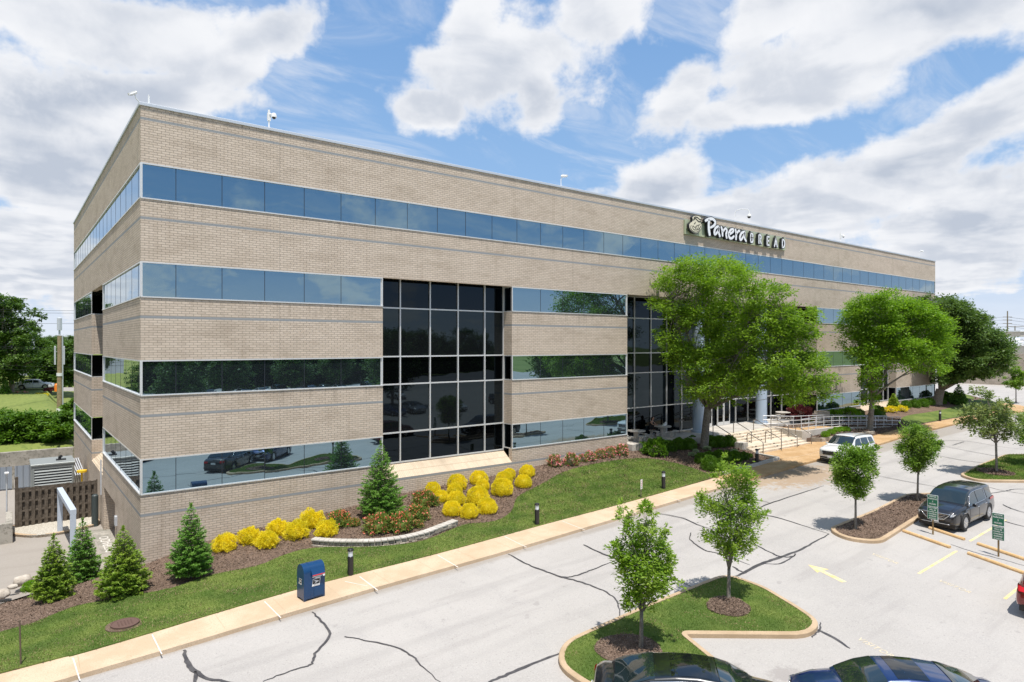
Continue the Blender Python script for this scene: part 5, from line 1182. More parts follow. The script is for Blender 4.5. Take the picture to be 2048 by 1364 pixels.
        mx_ = P['mir']; mb = MB(); mb.box((mx_, s_*(Wd+.10), P['mz']), (.13, .20, .14), s_*-.2, top=.8); mb.tube([(mx_, s_*(Wd-.09), P['mz']-.06), (mx_, s_*(Wd+.05), P['mz']-.04)], .025, 5); mb.build('side_mirror', P.get('mirm', pm), t, bevel=.02, smooth=True)
        for dx in P['door']:
            mb = MB(); mb.box((dx, s_*(wid(dx)*1.0+.012), ztop(dx)*.86), (.20, .03, .03)); mb.build('door_handle', P.get('hm', M['chrome']), t, bevel=.008)
        mb = MB()
        for dx in P['seam']:
            pts = [(dx-.0, s_*(wid(dx)*fy+.002), zlow(dx)+(ztop(dx)-zlow(dx))*fz) for fy, fz in fr[1:7]]; mb.tube(pts, .006, 4)
        mb.build('door_seam', M['darkplastic'], body)
    l = P['low']; npatch('lower_intake', [(-l[0],l[1]),(l[0],l[1]),(l[2],l[3]),(-l[2],l[3])], M['darkplastic'], .012, nn=8)
    mb = MB(); mb.tube([nose(-l[0]+2*l[0]*u, l[1]-.02, .016) for u in np.linspace(0, 1, 11)], .016, 5); mb.build('bumper_trim', P.get('lowm', M['chrome']), t, smooth='all')
    for e, z in ((1, P['pz'][0]), (-1, P['pz'][1])):
        c = nose(0, z, .03, e); mb = MB(); mb.b2(c[0]-.008, c[0]+.008, -.155, .155, z-.075, z+.075); pl_ = mb.build('number_plate', PLATE, t)
    mb = MB()
    if P.get('hoodline'):
        for s_ in (-1, 1): mb.tube([(x, s_*wid(x)*(.62+.10*(x-P['hoodline'][0])/(P['hoodline'][1]-P['hoodline'][0])), ztop(x)+P.get('crown', .03)*.55+.001) for x in np.linspace(*P['hoodline'], 8)], .012, 5)
        mb.build('hood_crease', pm, body, smooth='all')
    if tilt: t.rotation_euler = (0, tilt, rz)
    return t
SUV = dict(L=4.92, W=1.92, rw=.375, wx=(1.49,-1.37), sill=.30, crown=.035, ne=3.2,
  tx=[-2.46,-2.3,-2.0,-1.0,0,1.0,1.35,1.9,2.25,2.40,2.46], tz=[.86,1.0,1.07,1.07,1.05,1.06,1.09,1.03,.95,.84,.72],
  cx=[-2.36,-2.22,-1.9,-1.2,-.3,.35,.75,1.38], cz=[1.12,1.50,1.63,1.69,1.72,1.70,1.58,1.09], ws=(.55,1.30), rs=(-2.33,-2.10), tum=.30,
  win=[(-.02,1.02,.0,-.42),(-1.05,-.10,.05,-.0),(-1.95,-1.25,.14,-.02)], trim=(1.04,-1.05), tslant=(-.44,-.08), mir=.80, mz=1.10, door=(.1,-.85), seam=(1.0,-.05,-1.08),
  grille=(.36,.58,.62,.84), bars=3, head=(.64,.74,.92,.84), amber=True, tail=(.62,.86,.90,1.06), low=(.62,.40,.66,.50), pz=(.50,.80), hoodline=(1.45,2.2), spokes=6, rack=(-1.6,.3), rackm=M['darkplastic'])
def V(d, **k): q_ = dict(d); q_.update(k); return q_
SUV['rack'] = None
EXP = V(SUV, L=5.02, W=2.0, rack=(-2.0,.55), tx=[-2.51,-2.4,-2.0,-1.0,0,1.0,1.3,1.9,2.3,2.46,2.51], tz=[.9,1.05,1.10,1.09,1.08,1.09,1.12,1.08,1.02,.92,.78], cx=[-2.40,-2.25,-1.9,-1.0,-.2,.35,.72,1.30], cz=[1.2,1.60,1.71,1.76,1.78,1.76,1.64,1.12],
  ws=(.50,1.22), rs=(-2.37,-2.12), trim=None, win=[(-.05,.98,.0,-.42),(-1.1,-.13,.03,.0),(-2.05,-1.28,.25,.12)], grille=(.50,.56,.55,.84), bars=4, head=(.56,.76,.93,.88), amber=False, low=(.70,.36,.72,.44), pz=(.47,.85), mz=1.14, hm=M['white'])
SED = dict(L=4.90, W=1.86, rw=.335, wx=(1.42,-1.42), sill=.24, crown=.03, ne=2.8,
  tx=[-2.45,-2.40,-2.2,-1.7,-1.0,0,1.0,1.4,1.9,2.25,2.40,2.45], tz=[.80,.96,1.05,1.04,.98,.95,.95,.95,.88,.76,.66,.56],
  cx=[-2.0,-1.6,-1.1,-.5,0,.45,.85,1.40], cz=[1.06,1.22,1.38,1.45,1.46,1.42,1.28,.96], ws=(.50,1.32), rs=(-1.92,-.98), tum=.42,
  win=[(-.05,.95,-.0,-.50),(-1.05,-.12,.05,0),(-1.45,-1.12,.28,.06)], trim=(1.0,-1.5), tslant=(-.52,.42), mir=.75, mz=.97, door=(.05,-.9), seam=(.95,-.08,-1.05),
  grille=(.30,.44,.48,.66), bars=6, head=(.50,.58,.88,.68), amber=False, tail=(.45,.78,.88,.92), low=(.66,.26,.70,.36), pz=(.42,.72), hoodline=(1.4,2.2), spokes=5, sun=(-.45,.25))
pb, pk, pg, pw = paint('dark_blue_paint', (.006,.024,.105), .35), paint('black_paint_car', (.006,.007,.008), .1), paint('charcoal_paint', (.022,.022,.025), .4), paint('white_paint_car', (.74,.74,.73), 0)
pr, ps = paint('deep_red_paint', (.17,.010,.010), .4), paint('silver_paint', (.42,.43,.44), .7)
tl = math.atan(.028)
car('parked_suv', 'dark grey SUV with chrome window trim behind the left green sign', SUV, pg, (31.68,-18.55,ZR(31.68,-18.55)+.01), R(178.1), 'car', scale=.97, tilt=tl)
car('parked_suv', 'white SUV parked along the kerb in front of the steps, facing the camera', EXP, pw, (41.0,-9.12,ZR(41.)+.01), R(178.5), 'car', scale=.96)
car('parked_suv', 'red SUV showing only its rear corner at the right edge of the photo', V(SUV, rack=None, trim=None, tail=(.50,.86,.91,1.0), tx=SUV['tx'], L=5.0), pr, (24.3,-24.2,ZR(24.3,-24.2)+.01), R(0), 'car', scale=.97)
car('parked_sedan', 'dark blue sedan nearest the bottom right corner, its windshield and sunroof in view', SED, pb, (12.7,-23.5,ZR(12.7,-23.5)+.01), R(132), 'car', scale=.98)
car('parked_sedan', 'black sedan at the bottom edge right below the grass island, rear window toward the tree', V(SED, sun=(-.6,.5)), pk, (8.8,-20.5,ZR(8.8,-20.5)+.01), R(-48), 'car', scale=1.)
# cars of the lot behind the camera, seen mirrored in the glass: copies of four shared builds
protos = [('parked_sedan', SED, ps, 'silver'), ('parked_sedan', V(SED, trim=None), pw, 'white'), ('parked_suv', SUV, pk, 'black'), ('parked_sedan', SED, pb, 'blue')]
spots = [(0.5,-28,-48),(4.5,-31.5,-48),(8,-35,132),(-6,-35,90),(16,-31,90),(19,-31.3,90),(26,-36,-88),(34,-42,90),(37,-42.3,90),(43,-42,90),(52,-43,90),(-14,-40,90),(-10.8,-40,90),(9,-46,90),(18,-46,90),(24,-46,88),(60,-40,90),(66,-40,90),(-8,-56,90),(-2,-56,90),(4,-57,90),(13,-58,90),(22,-58,90),(30,-60,90),(33,-60,90),(45,-62,90),(-20,-64,90)]+[(12+2.9*i,-78+(i%3)*.3,90) for i in range(14) if i % 5 != 3]+[(20+2.9*i,-88,90) for i in range(13) if i % 4 != 2]
first_ = {}
for i, (x, y, a) in enumerate(spots):
    k = i % 4; nm, pf, pm, cn = protos[k]
    lab = cn+' '+('SUV' if k == 2 else 'sedan')+' in the lot facing the building, seen only mirrored in its windows'
    if k not in first_: o = first_[k] = car(nm, lab, pf, pm, (x, y, ZR(x, y)), R(a), 'car', 'cars mirrored in the windows')
    else:
        o = copy_tree(first_[k]); o.location = (x, y, ZR(x, y)); o.rotation_euler = (0, 0, R(a)); tag(o, lab, 'car', 'cars mirrored in the windows')
o = copy_tree(first_[1]); p = und(70, 778, 96); o.location = p; o.rotation_euler = (0, 0, R(-15)); tag(o, 'white car parked beyond the lawn at the far left', 'car', 'parked cars')
# ================================================================ sign on the facade
SY_ = -.16
SIGN = empty('wall_sign', (onY(1470, 480, 0)[0], -.1, 17.2), 'long sage green wall sign with a bread emblem and the words Panera BREAD', 'sign')
so0 = Vector(SIGN.location)
zs = lambda x, y: (1360+x/8.533, 410+y/8.533)
def onp(x, y, Y): px, py = zs(x, y); return onY(px, py, Y)
def sgn(name, mb, m, **k):
    mb.v = [tuple(Vector(v)-so0) for v in mb.v]; return mb.build(name, M[m], SIGN, **k)
M['sage'] = mat('sage_panel', (.40,.44,.30), .6); M['cream'] = mat('cream_face', (.72,.66,.50), .5); M['signwhite'] = mat('letter_face_white', (.80,.81,.83), .4); M['ink'] = mat('emblem_line', (.05,.045,.03), .6)
p0 = onp(88,230,-.15); p1 = onp(85,488,-.15); p2 = onp(1800,775,-.15); p3 = onp(1800,560,-.15)
zb_, zt_ = min(p1[1], p2[1]), max(p0[1], p3[1])
mb = MB(); mb.b2(p0[0], p2[0], -.15, -.0, zb_, zt_-.05); sgn('backing_panel', mb, 'sage', bevel=.01)
mb = MB()
for k in range(1, 9): x = p0[0]+(p2[0]-p0[0])*k/9; mb.b2(x-.006, x+.006, -.153, -.15, zb_+.02, zt_-.07)
sgn('panel_joint', mb, 'cap')
FY, BY = -.44, -.25
def stroke(pts, wd, depth0, depth1, name, m, grow=0.):
    """brush stroke through photo points; pts: (x,y,w)"""
    P = [Vector(onp(q_[0], q_[1], FY)) for q_ in pts]; W = [(q_[2] if len(q_) > 2 else 1.)*wd for q_ in pts]
    return P, W
def letter(strokes, name, label=None, wd=.088):
    face = MB(); body = MB()
    for pts in strokes:
        P, W = stroke(pts, wd, 0, 0, '', ''); 
        S_ = []; Ws = []
        n = len(P)
        for i in range(n-1):
            a, b, c, d = P[max(i-1, 0)], P[i], P[i+1], P[min(i+2, n-1)]
            for k in range(5):
                t = k/5; S_.append(.5*((2*b)+(c-a)*t+(2*a-5*b+4*c-d)*t*t+(3*b-a-3*c+d)*t**3)); Ws.append(W[i]*(1-t)+W[i+1]*t)
        S_.append(P[-1]); Ws.append(W[-1])
        for mb_, g, y0, y1 in ((face, 0., FY-.012, FY+.004), (body, .062, FY, BY)):
            L_ = []; R_ = []
            for i, p in enumerate(S_):
                d = (S_[min(i+1, len(S_)-1)]-S_[max(i-1, 0)]); d = d.normalized() if d.length > 1e-6 else Vector((1, 0)); q_ = Vector((-d.y, d.x)); w_ = Ws[i]+g
                e = d*(g if i == len(S_)-1 else (-g if i == 0 else 0)); L_.append(p+q_*w_+e); R_.append(p-q_*w_+e)
            for i in range(len(S_)-1):
                quad = [L_[i], L_[i+1], R_[i+1], R_[i]]; mb_.prism([(v.x, v.y) for v in quad], lambda u, v, h: (u, h, v), y0, y1)
            for i in range(0, len(S_)):    # round the joints
                c = S_[i]; r = Ws[i]+g; ring = [(c.x+r*math.cos(a), c.y+r*math.sin(a)) for a in np.linspace(0, 6.283, 13)[:-1]]; mb_.prism(ring, lambda u, v, h: (u, h, v), y0+.0005*(i % 3+1), y1-.0005*(i % 3))
    b_ = sgn('letter', body, 'blackpaint'); b_['label'] = label or name; f_ = sgn('letter_face', face, 'signwhite'); f_.parent = b_; KIDS[SIGN.name].remove(f_); KIDS.setdefault(b_.name, []).append(f_)
letter([[(435,268,1.0),(500,238,1.3),(560,240,1.2),(600,290,1.2),(585,345,1.1),(520,385,.9)],[(500,250,1.2),(490,320,1.3),(492,420,1.5),(505,500,1.5)]], 'P', 'letter P')
letter([[(650,365,1),(605,395,1.1),(585,470,1.2),(600,500,1.1),(645,450,.9),(665,385,1.),(660,460,1.1),(678,530,1.1)]], 'a', 'letter a')
letter([[(705,378,1),(720,440,1.2),(725,520,1.1)],[(728,460,.8),(775,400,1.),(800,440,1.),(785,500,1.1),(795,555,1.1)]], 'n', 'letter n')
letter([[(835,505,.9),(905,455,1.),(905,412,1.),(865,425,1.),(832,490,1.2),(845,560,1.2),(885,565,1.1),(918,535,.9)]], 'e', 'letter e')
letter([[(945,420,1),(958,490,1.2),(955,580,1.1)],[(962,500,.8),(1000,440,1.),(1015,445,1.)]], 'r', 'letter r')
letter([[(1100,455,1),(1050,480,1.1),(1020,555,1.2),(1038,595,1.1),(1085,530,.9),(1105,470,1.),(1100,560,1.1),(1125,610,1.1)]], 'a', 'last letter a')
def blk(x, y, h, w_, segs, lab):
    st_ = [[(x+a[0]*w_, y+a[1]*h+a[0]*w_*.16, 1) for a in s_] for s_ in segs]; letter(st_, lab, 'block letter '+lab, .066)
Bx = [[(0,0),(0,.5),(0,1)],[(0,0),(.8,.0),(1,.24),(.75,.47),(0,.48)],[(0,.48),(.85,.5),(1.05,.75),(.8,1),(0,1)]]
Rx = [[(0,0),(0,.5),(0,1)],[(0,0),(.8,.0),(1,.26),(.75,.5),(0,.52)],[(.5,.52),(.8,.75),(1.05,1)]]
Ex = [[(0,0),(0,.5),(0,1)],[(0,0),(.5,0),(1,0)],[(0,.5),(.4,.5),(.85,.5)],[(0,1),(.5,1),(1,1)]]
Ax = [[(0,1),(.25,.5),(.5,0)],[(.5,0),(.75,.5),(1,1)],[(.22,.68),(.5,.68),(.8,.68)]]
Dx = [[(0,0),(0,.5),(0,1)],[(0,0),(.6,.02),(1,.3),(1,.7),(.6,.98),(0,1)]]
blk(1206,488,140,36,Bx,'B'); blk(1346,512,140,36,Rx,'R'); blk(1486,540,138,36,Ex,'E'); blk(1612,568,136,46,Ax,'A'); blk(1746,590,130,38,Dx,'D')
# emblem: cream rounded shape, hair waves and loaf lines
def outl(pts): return [tuple(onp(x, y, FY)) for x, y in pts]
em = [(205,215),(225,185),(270,172),(320,180),(355,205),(370,235),(362,262),(348,285),(352,305),(368,325),(372,370),(362,410),(335,455),(300,485),(260,490),(215,470),(175,430),(155,385),(152,335),(170,300),(205,275),(212,250)]
es = smooth([Vector(p) for p in outl(em)], 4, True)
mb = MB(); mb.prism([(v.x, v.y) for v in es], lambda u, v, h: (u, h, v), FY, BY); b_ = sgn('emblem', mb, 'blackpaint')
ei = inset(es, .05); mb = MB(); mb.prism([(v.x, v.y) for v in ei], lambda u, v, h: (u, h, v), FY-.012, FY+.004); sgn('emblem_face', mb, 'cream')
mb = MB()
for pts, w_ in [(q_[0], q_[1]*1.7) for q_ in [([(232,225),(262,205),(300,218),(330,245),(362,252)],.03),([(225,262),(258,230),(292,262),(322,285),(352,282)],.035),([(262,290),(250,315),(236,325)],.025),([(190,345),(178,385),(200,430),(245,460),(300,455),(340,415)],.02),
                ([(222,350),(212,385),(235,420),(285,425),(330,400),(355,355)],.022),([(262,375),(258,395),(272,408)],.018),([(290,365),(284,390),(300,405)],.018),([(318,350),(312,375),(322,392)],.018),([(215,350),(250,380),(290,350),(345,335)],.018)]]:
    S_ = smooth([Vector(onp(x, y, FY)) for x, y in pts], 5)
    for i in range(len(S_)-1):
        a, b = S_[i], S_[i+1]; d = (b-a).normalized(); q_ = Vector((-d.y, d.x))*w_*.8; mb.prism([((a+q_).x, (a+q_).y), ((b+q_).x, (b+q_).y), ((b-q_).x, (b-q_).y), ((a-q_).x, (a-q_).y)], lambda u, v, h: (u, h, v), FY-.020-.0004*(i % 3), FY-.012)
sgn('emblem_lines', mb, 'ink')
mb = MB()
for x in np.linspace(p0[0]+.7, p2[0]-.5, 11): mb.b2(x-.04, x+.04, BY-.02, -.15, zb_+1.0, zb_+1.08)
sgn('standoff', mb, 'blackpaint')
# ---- roof cameras
def dome_cam(px, py, toppy, label, Y=.25, face=1):
    x, z = onY(px, py, Y); z = TOP+.14; d = dep_of(x, Y); h = (py-toppy)*d/FPX; h = max(h, .55); mb = MB(); t = empty('roof_camera', (x, Y, z), label, 'security camera', 'white security cameras on the roof edge')
    mb.lathe([(.09, 0), (.09, .02), (.035, .03), (.035, h)], (0, 0, 0), 12); mb.build('pole', M['white'], t, smooth=True)
    mb = MB(); mb.box((0, -.0, h*.68), (.13, .12, h*.42)); mb.lathe([(.05, 0), (.05, .12), (.0, .14)], (0, 0, h*.9), 10); mb.build('housing', M['white'], t, bevel=.015)
    mb = MB(); mb.tube([(0, -.06, h*.78), (.12*face, -.14, h*.82)], .03, 6); mb.lathe([(.04, .2), (.09, .17), (.12, .08), (.12, .0)], (.16*face, -.2, h*.62), 16); mb.build('camera_body', M['white'], t, smooth=True)
    mb = MB(); mb.sphere((.16*face, -.2, h*.62), (.085, .085, .085), 12, 8); mb.build('lens_dome', M['darkplastic'], t, smooth='all')
def bullet_cam(x, Y, label, dirv, arm=((0,0,0),(0,0,.4)), sc_=.8):
    t = empty('roof_camera', (x, Y, TOP+.14), label, 'security camera', 'white security cameras on the roof edge', scale=sc_); mb = MB(); mb.tube(arm, .03, 8); mb.build('bracket', M['white'], t, smooth=True)
    e = Vector(arm[-1]); d = Vector(dirv).normalized(); mb = MB(); a = e-d*.12+Vector((0, 0, .07)); mb.tube([a, a+d*.40], [.085, .085], 10); mb.tube([a+d*.05+Vector((0, 0, .05)), a+d*.52+Vector((0, 0, .05))], [.10, .10], 4); mb.build('camera_body', M['white'], t, smooth=True)
    mb = MB(); mb.tube([a+d*.401, a+d*.41], .06, 10); mb.build('lens', M['darkplastic'], t)
bullet_cam(.05, .1, 'white security camera leaning out over the near left roof corner on a curved arm', (-.9,-.1,-.6), [(0,.1,0),(-.12,.0,.03),(-.3,-.06,.2),(-.36,-.07,.42)], .68)
mb = MB(); mb.tube([(0,0,0),(0,0,.42)], .035, 6); mb.tube([(0,.1,0),(0,.1,.5)], .015, 5); tag(mb.build('antenna_stub', M['white'], loc=(.35,.3,TOP+.14)), 'short white antenna mast beside the corner camera', 'antenna')
dome_cam(538, 250, 213, 'white dome camera on a pole, second from the left on the roof edge')
x_, z_ = onY(1122, 365, .25); bullet_cam(x_, .25, 'white box camera on a short pole above the middle of the facade', (.5,-.8,-.15), [(0,0,0),(0,0,.62),(.08,-.1,.78)])
x_, z_ = onY(1470, 440, .3); t = empty('roof_camera', (x_, .3, TOP+.14), 'white dome camera hanging from a gooseneck above the sign', 'security camera', 'white security cameras on the roof edge')
mb = MB(); mb.tube([(0,0,0),(0,0,.75),(.05,-.1,.9),(.2,-.4,.98),(.45,-.85,.92),(.5,-.95,.75),(.5,-.95,.55)], .028, 8); mb.build('gooseneck', M['white'], t, smooth=True)
mb = MB(); mb.lathe([(.05,.22),(.14,.18),(.17,.05),(.17,0)], (.5,-.95,.33), 16); mb.build('camera_body', M['white'], t, smooth=True); mb = MB(); mb.sphere((.5,-.95,.33), .14, 12, 8); mb.build('lens_dome', M['darkplastic'], t, smooth='all')
dome_cam(1681, 484, 466, 'small white dome camera, second from the right on the roof edge')
x_, z_ = onY(1838, 515, .25); bullet_cam(x_, .25, 'white camera pair on a bracket near the far right roof corner', (.8,-.5,-.25), [(0,0,0),(0,0,.85),(.3,-.15,.95)])
# ---- bollards
BM = mat('frosted_lens', (.62,.66,.70), .25)
def bollard(px, py, label, zf=None):
    b = G(px, py, zf or (lambda x, y: ZB(x, y) if x < 30 else ZR(x)+.14)); t = empty('bollard_light', b, label, 'bollard', 'black bollard lights along the walk')
    mb = MB(); mb.lathe([(.11, 0), (.11, .72), (.10, .73)], (0, 0, 0), 20); mb.build('post', M['blackpaint'], t, smooth=True)
    mb = MB(); mb.lathe([(.09, .73), (.09, .92)], (0, 0, 0), 18); mb.lathe([(.02, .73), (.07, .75), (.02, .9)], (0, 0, 0), 12); mb.build('lens', BM, t, smooth=True)
    mb = MB(); mb.lathe([(.10, .92), (.115, .925), (.115, .985), (.09, 1.01), (0.001, 1.02)], (0, 0, 0), 20); mb.build('cap', M['blackpaint'], t, smooth=True)
bollard(701,1151,'black bollard light just right of the blue mailbox'); bollard(1074,1050,'black bollard light on the lawn edge below the yellow shrubs'); bollard(1327,979,'black bollard light right of the small white lawn sign')
bollard(1514,929,'black bollard light at the corner of the shrub bed beside the steps'); bollard(1799,861,'black bollard light past the ramp railing',lambda x, y: ZB2(x, y)); bollard(1880,842,'farthest black bollard light, on the small lawn before the dark tree',lambda x, y: ZB2(x, y))
# ---- mailbox
mbp = G(625,1196,lambda x, y: ZR(x)+.13); t = empty('mailbox', (mbp.x, -8.22, ZR(mbp.x)+.132), 'blue street mailbox with rounded top and white eagle stickers on the walk', 'mailbox', rz=R(4))
blue = mat('mailbox_blue', (.003,.042,.125), .3, spec=.5); blue.node_tree.nodes['Principled BSDF'].inputs['Coat Weight'].default_value = .15
Wm, Dm, Hm = .76, .56, 1.20
prof = [(-Dm/2, .05), (Dm/2, .05), (Dm/2, Hm-Dm*.50)]+[(Dm/2*math.cos(a), Hm-Dm*.5+Dm*.5*math.sin(a)) for a in np.linspace(0, math.pi, 15)[1:-1]]+[(-Dm/2, Hm-Dm*.50)]
mb = MB(); mb.prism(prof, lambda u, v, h: (h, u, v), -Wm/2, Wm/2); mb.build('body', blue, t, smooth=True, bevel=.006)
mb = MB()
for sx in (-1, 1):
    for sy in (-1, 1): mb.b2(sx*(Wm/2-.05)-.04, sx*(Wm/2-.05)+.04, sy*(Dm/2-.05)-.04, sy*(Dm/2-.05)+.04, 0, .055)
mb.build('foot', blue, t)
pr2 = [(u*1.02, v+(.006 if v > .6 else 0)) for u, v in prof]
mb = MB(); mb.prism([(u*1.012, .6+(v-.6)*1.012) for u, v in prof], lambda u, v, h: (h, u, v), -.14, -.125); mb.build('lid_seam', blue, t, smooth=True)
mb = MB(); hy = -Dm/2-.10; mb.add([(-.12,-Dm/2+.03,Hm-.16),(.34,-Dm/2+.03,Hm-.16),(.34,hy,Hm-.36),(-.12,hy,Hm-.36),(-.12,-Dm/2+.01,Hm-.44),(.34,-Dm/2+.01,Hm-.44),(.34,-.12,Hm-.05),(-.12,-.12,Hm-.05)], [(0,1,2,3),(3,2,5,4),(7,6,1,0),(0,3,4),(1,5,2)])
mb.build('pull_door', blue, t)
redm = mat('red_stripe', (.65,.05,.05), .5); mb = MB(); mb.b2(-.11, .33, hy-.004, hy+.01, Hm-.375, Hm-.345); mb.build('stripe', redm, t)
mb = MB(); mb.add([(.0,-Dm/2-.004,Hm-.47),(.24,-Dm/2-.004,Hm-.47),(.12,-Dm/2-.004,Hm-.55)], [(0,1,2)]); mb.b2(-.08, .26, -Dm/2-.006, -Dm/2-.001, Hm-.455, Hm-.42); mb.build('notice_sticker', M['white'], t)
mb = MB(); mb.b2(-.02, .31, -Dm/2-.012, -Dm/2-.001, .10, .40); mb.build('front_plate', mat('mailbox_blue_dark', (.006,.05,.14), .35), t)
def eagle(cx_, cz_, s_, y, axis, par):
    f = (lambda u, v, o: (cx_+u*s_, y-o, cz_+v*s_)) if axis == 'x' else (lambda u, v, o: (y-o, cx_-u*s_, cz_+v*s_))
    mb = MB(); mb.add([f(-.62,-.5,.0), f(.48,-.5,.0), f(.62,.5,.0), f(-.48,.5,.0)], [(0,1,2,3)]); st_ = mb.build('emblem_sticker', M['white'], par)
    mb = MB(); mb.add([f(-.52,-.22,.003), f(.45,-.22,.003), f(.54,.42,.003), f(-.42,.42,.003)], [(0,1,2,3)]); mb.build('sticker_field', M['blackpaint'], st_)
    mb = MB(); mb.add([f(-.40,.30,.006), f(.12,.22,.006), f(.45,.08,.006), f(.10,.04,.006), f(.28,.0,.006), f(-.06,-.03,.006), f(.05,-.08,.006), f(-.30,-.17,.006), f(-.06,.05,.006)], [(0,1,2,3,8),(8,3,4,5),(8,5,6,7)]); mb.build('eagle_mark', M['white'], st_)
    tm = text_mesh('UNITED STATES\nPOSTAL SERVICE', .10, align_x='CENTER'); tm.materials.append(M['blackpaint']); o = meshobj('lettering', tm, st_)
    o.scale = (s_,)*3; o.location = f(-.02,-.33,.005); o.rotation_euler = (R(90), 0, 0) if axis == 'x' else (R(90), 0, R(-90))
eagle(.06, .57, .25, -Dm/2-.004, 'x', t); eagle(0, .62, .20, -Wm/2-.004, 'y', t)
mb = MB(); mb.lathe([(.0, 0), (.045, .0), (.045, .004), (.0, .004)], (0, 0, 0), 12); o = mb.build('round_sticker', M['white'], t); o.location = (.29,-Dm/2-.10,Hm-.40); o.rotation_euler = (R(90), 0, 0)
# ---- small white sign, stake, manhole, stone wall
b = G(1282,996,ZB); t = empty('lawn_sign', b, 'small white metal sign with red print on a dark post in the lawn', 'sign', rz=R(22)); mb = MB(); mb.b2(-.02, .02, -.02, .02, -.1, 1.0); mb.build('post', M['bronze'], t)
mb = MB(); mb.b2(-.14, .14, -.035, -.022, .48, .98); pn = mb.build('panel', M['white'], t, bevel=.003)
for i, (tx, sz) in enumerate((('NO', .10), ('PARKING', .058), ('FIRE', .09), ('LANE', .09))):
    tm = text_mesh(tx, sz, align_x='CENTER'); tm.materials.append(redm if i % 2 == 0 or i == 1 else M['blackpaint']); o = meshobj('lettering', tm, pn, (0, -.0375, .86-.105*i)); o.rotation_euler = (R(90), 0, 0)
b = G(42,1332,ZB); mb = MB(); mb.tube([(0,0,-.1),(-.03,.03,1.25)], .022, 6); mb.box((-.03,.03,1.24),(.06,.03,.05)); tag(mb.build('metal_stake', mat('rusty_steel', (.11,.08,.055), .8), loc=b), 'thin rusty steel stake standing in the lawn at the lower left', 'stake')
b = G(1080,925,ZB); mb = MB(); mb.tube([(0,0,-.05),(0,.0,.45)], .02, 6); tag(mb.build('metal_stake', M['bronze'], loc=b), 'short dark stake by the wall left of the pink roses', 'stake')
b = G(250,1252,ZB); t = empty('manhole_cover', b+Vector((0,0,.06)), 'round rusty brown manhole cover in the lawn', 'manhole cover'); mb = MB(); mb.lathe([(.40,-.2),(.40,.05),(.37,.06),(.36,.045),(.001,.045)], (0,0,0), 28)
for k in range(-3, 4):
    for j in range(-3, 4):
        if k*k+j*j < 9: mb.b2(k*.09-.02, k*.09+.02, j*.09-.02, j*.09+.02, .045, .055)
mb.build('lid', mat('rusty_iron', (.115,.065,.05), .85), t)
mb = MB(); mb.lathe([(.54,-.2),(.54,-.005),(.40,.0)], (0,0,0), 28); mb.build('collar', M['mulch'], t)
wl = [(626,1089),(660,1092),(705,1093),(750,1092),(800,1086),(845,1076),(880,1063),(911,1051)]
wp = [G(px, py, ZB) for px, py in wl]; t = empty('garden_wall', wp[3], 'low curved block stone garden wall between the mulch bed and the lawn', 'garden wall'); t0 = Vector(t.location)
ws_ = smooth([p.xy for p in wp], 4); nW = len(ws_)
random.seed(9); mbs = MB(); mbc = MB()
for i in range(nW-1):
    a, b = ws_[i], ws_[i+1]; hgt = .42*min(1, .35+min(i, nW-2-i)*.16); z0 = ZB(a.x, a.y); zt = max(ZB(a.x, a.y+.4), z0+.10)+.10; d = (b-a); L_ = d.length; ang = math.atan2(d.y, d.x); c = (a+b)/2
    mbc.box((c.x-t0.x, c.y+.02-t0.y, zt+.035-t0.z), (L_*.97, .36, .07), ang)
    for k in range(2):
        h = (zt-z0+.12)/2; o_ = random.uniform(-.02, .02); mbs.box((c.x+d.x*(k*.5-.25)-t0.x, c.y-.0+o_-t0.y, z0-.12+h*(k+.5)-t0.z), (L_*.985, .27+random.uniform(-.02, .02), h*.97), ang+random.uniform(-.02, .02))
mbs.build('block_course', M['stone'], t, bevel=.015); mbc.build('capstone', M['conc'], t, bevel=.012)
# ---- green visitor parking signs
M['signgreen'] = mat('sign_green', (.008,.13,.065), .45); M['woodpost'] = var('post_mat', (.20,.13,.06), (.28,.20,.10), 8, .8)
def vsign(px, py, label):
    b = G(px, py, ZR); t = empty('parking_sign', b, label, 'sign', 'green visitor parking signs', rz=R(-90-0)); mb = MB(); mb.b2(-.028, .028, -.028, .028, -.1, 1.75); mb.build('post', M['woodpost'], t, bevel=.004)
    for z0, z1, lines in ((1.27, 1.78, (('VISITOR', .085, 1.68), ('PARKING', .085, 1.58), ('2', .09, 1.46), ('HOURS', .085, 1.35))), (.68, 1.255, (('VIOLATORS', .065, 1.18), ('WILL BE', .075, 1.09), ('TOWED AT', .07, 1.0), ('OWNERS', .075, .905), ('EXPENSE', .075, .81), ('24 HOURS', .065, .72)))):
        mb = MB(); mb.b2(-.215, .215, -.045, -.03, z0, z1); pn = mb.build('panel', M['white'], t, bevel=.003); mb = MB(); mb.b2(-.20, .20, -.049, -.046, z0+.015, z1-.015); mb.build('green_field', M['signgreen'], pn)
        for tx, sz, z in lines:
            tm = text_mesh(tx, sz, align_x='CENTER', offset=.0015); tm.materials.append(M['white']); o = meshobj('lettering', tm, pn, (0, -.052, z)); o.rotation_euler = (R(90), 0, 0)
vsign(1866,1069,'green and white visitor parking sign on a brown post before the dark grey SUV'); vsign(1997,1113,'green and white visitor parking sign at the right, between two wheel stops')
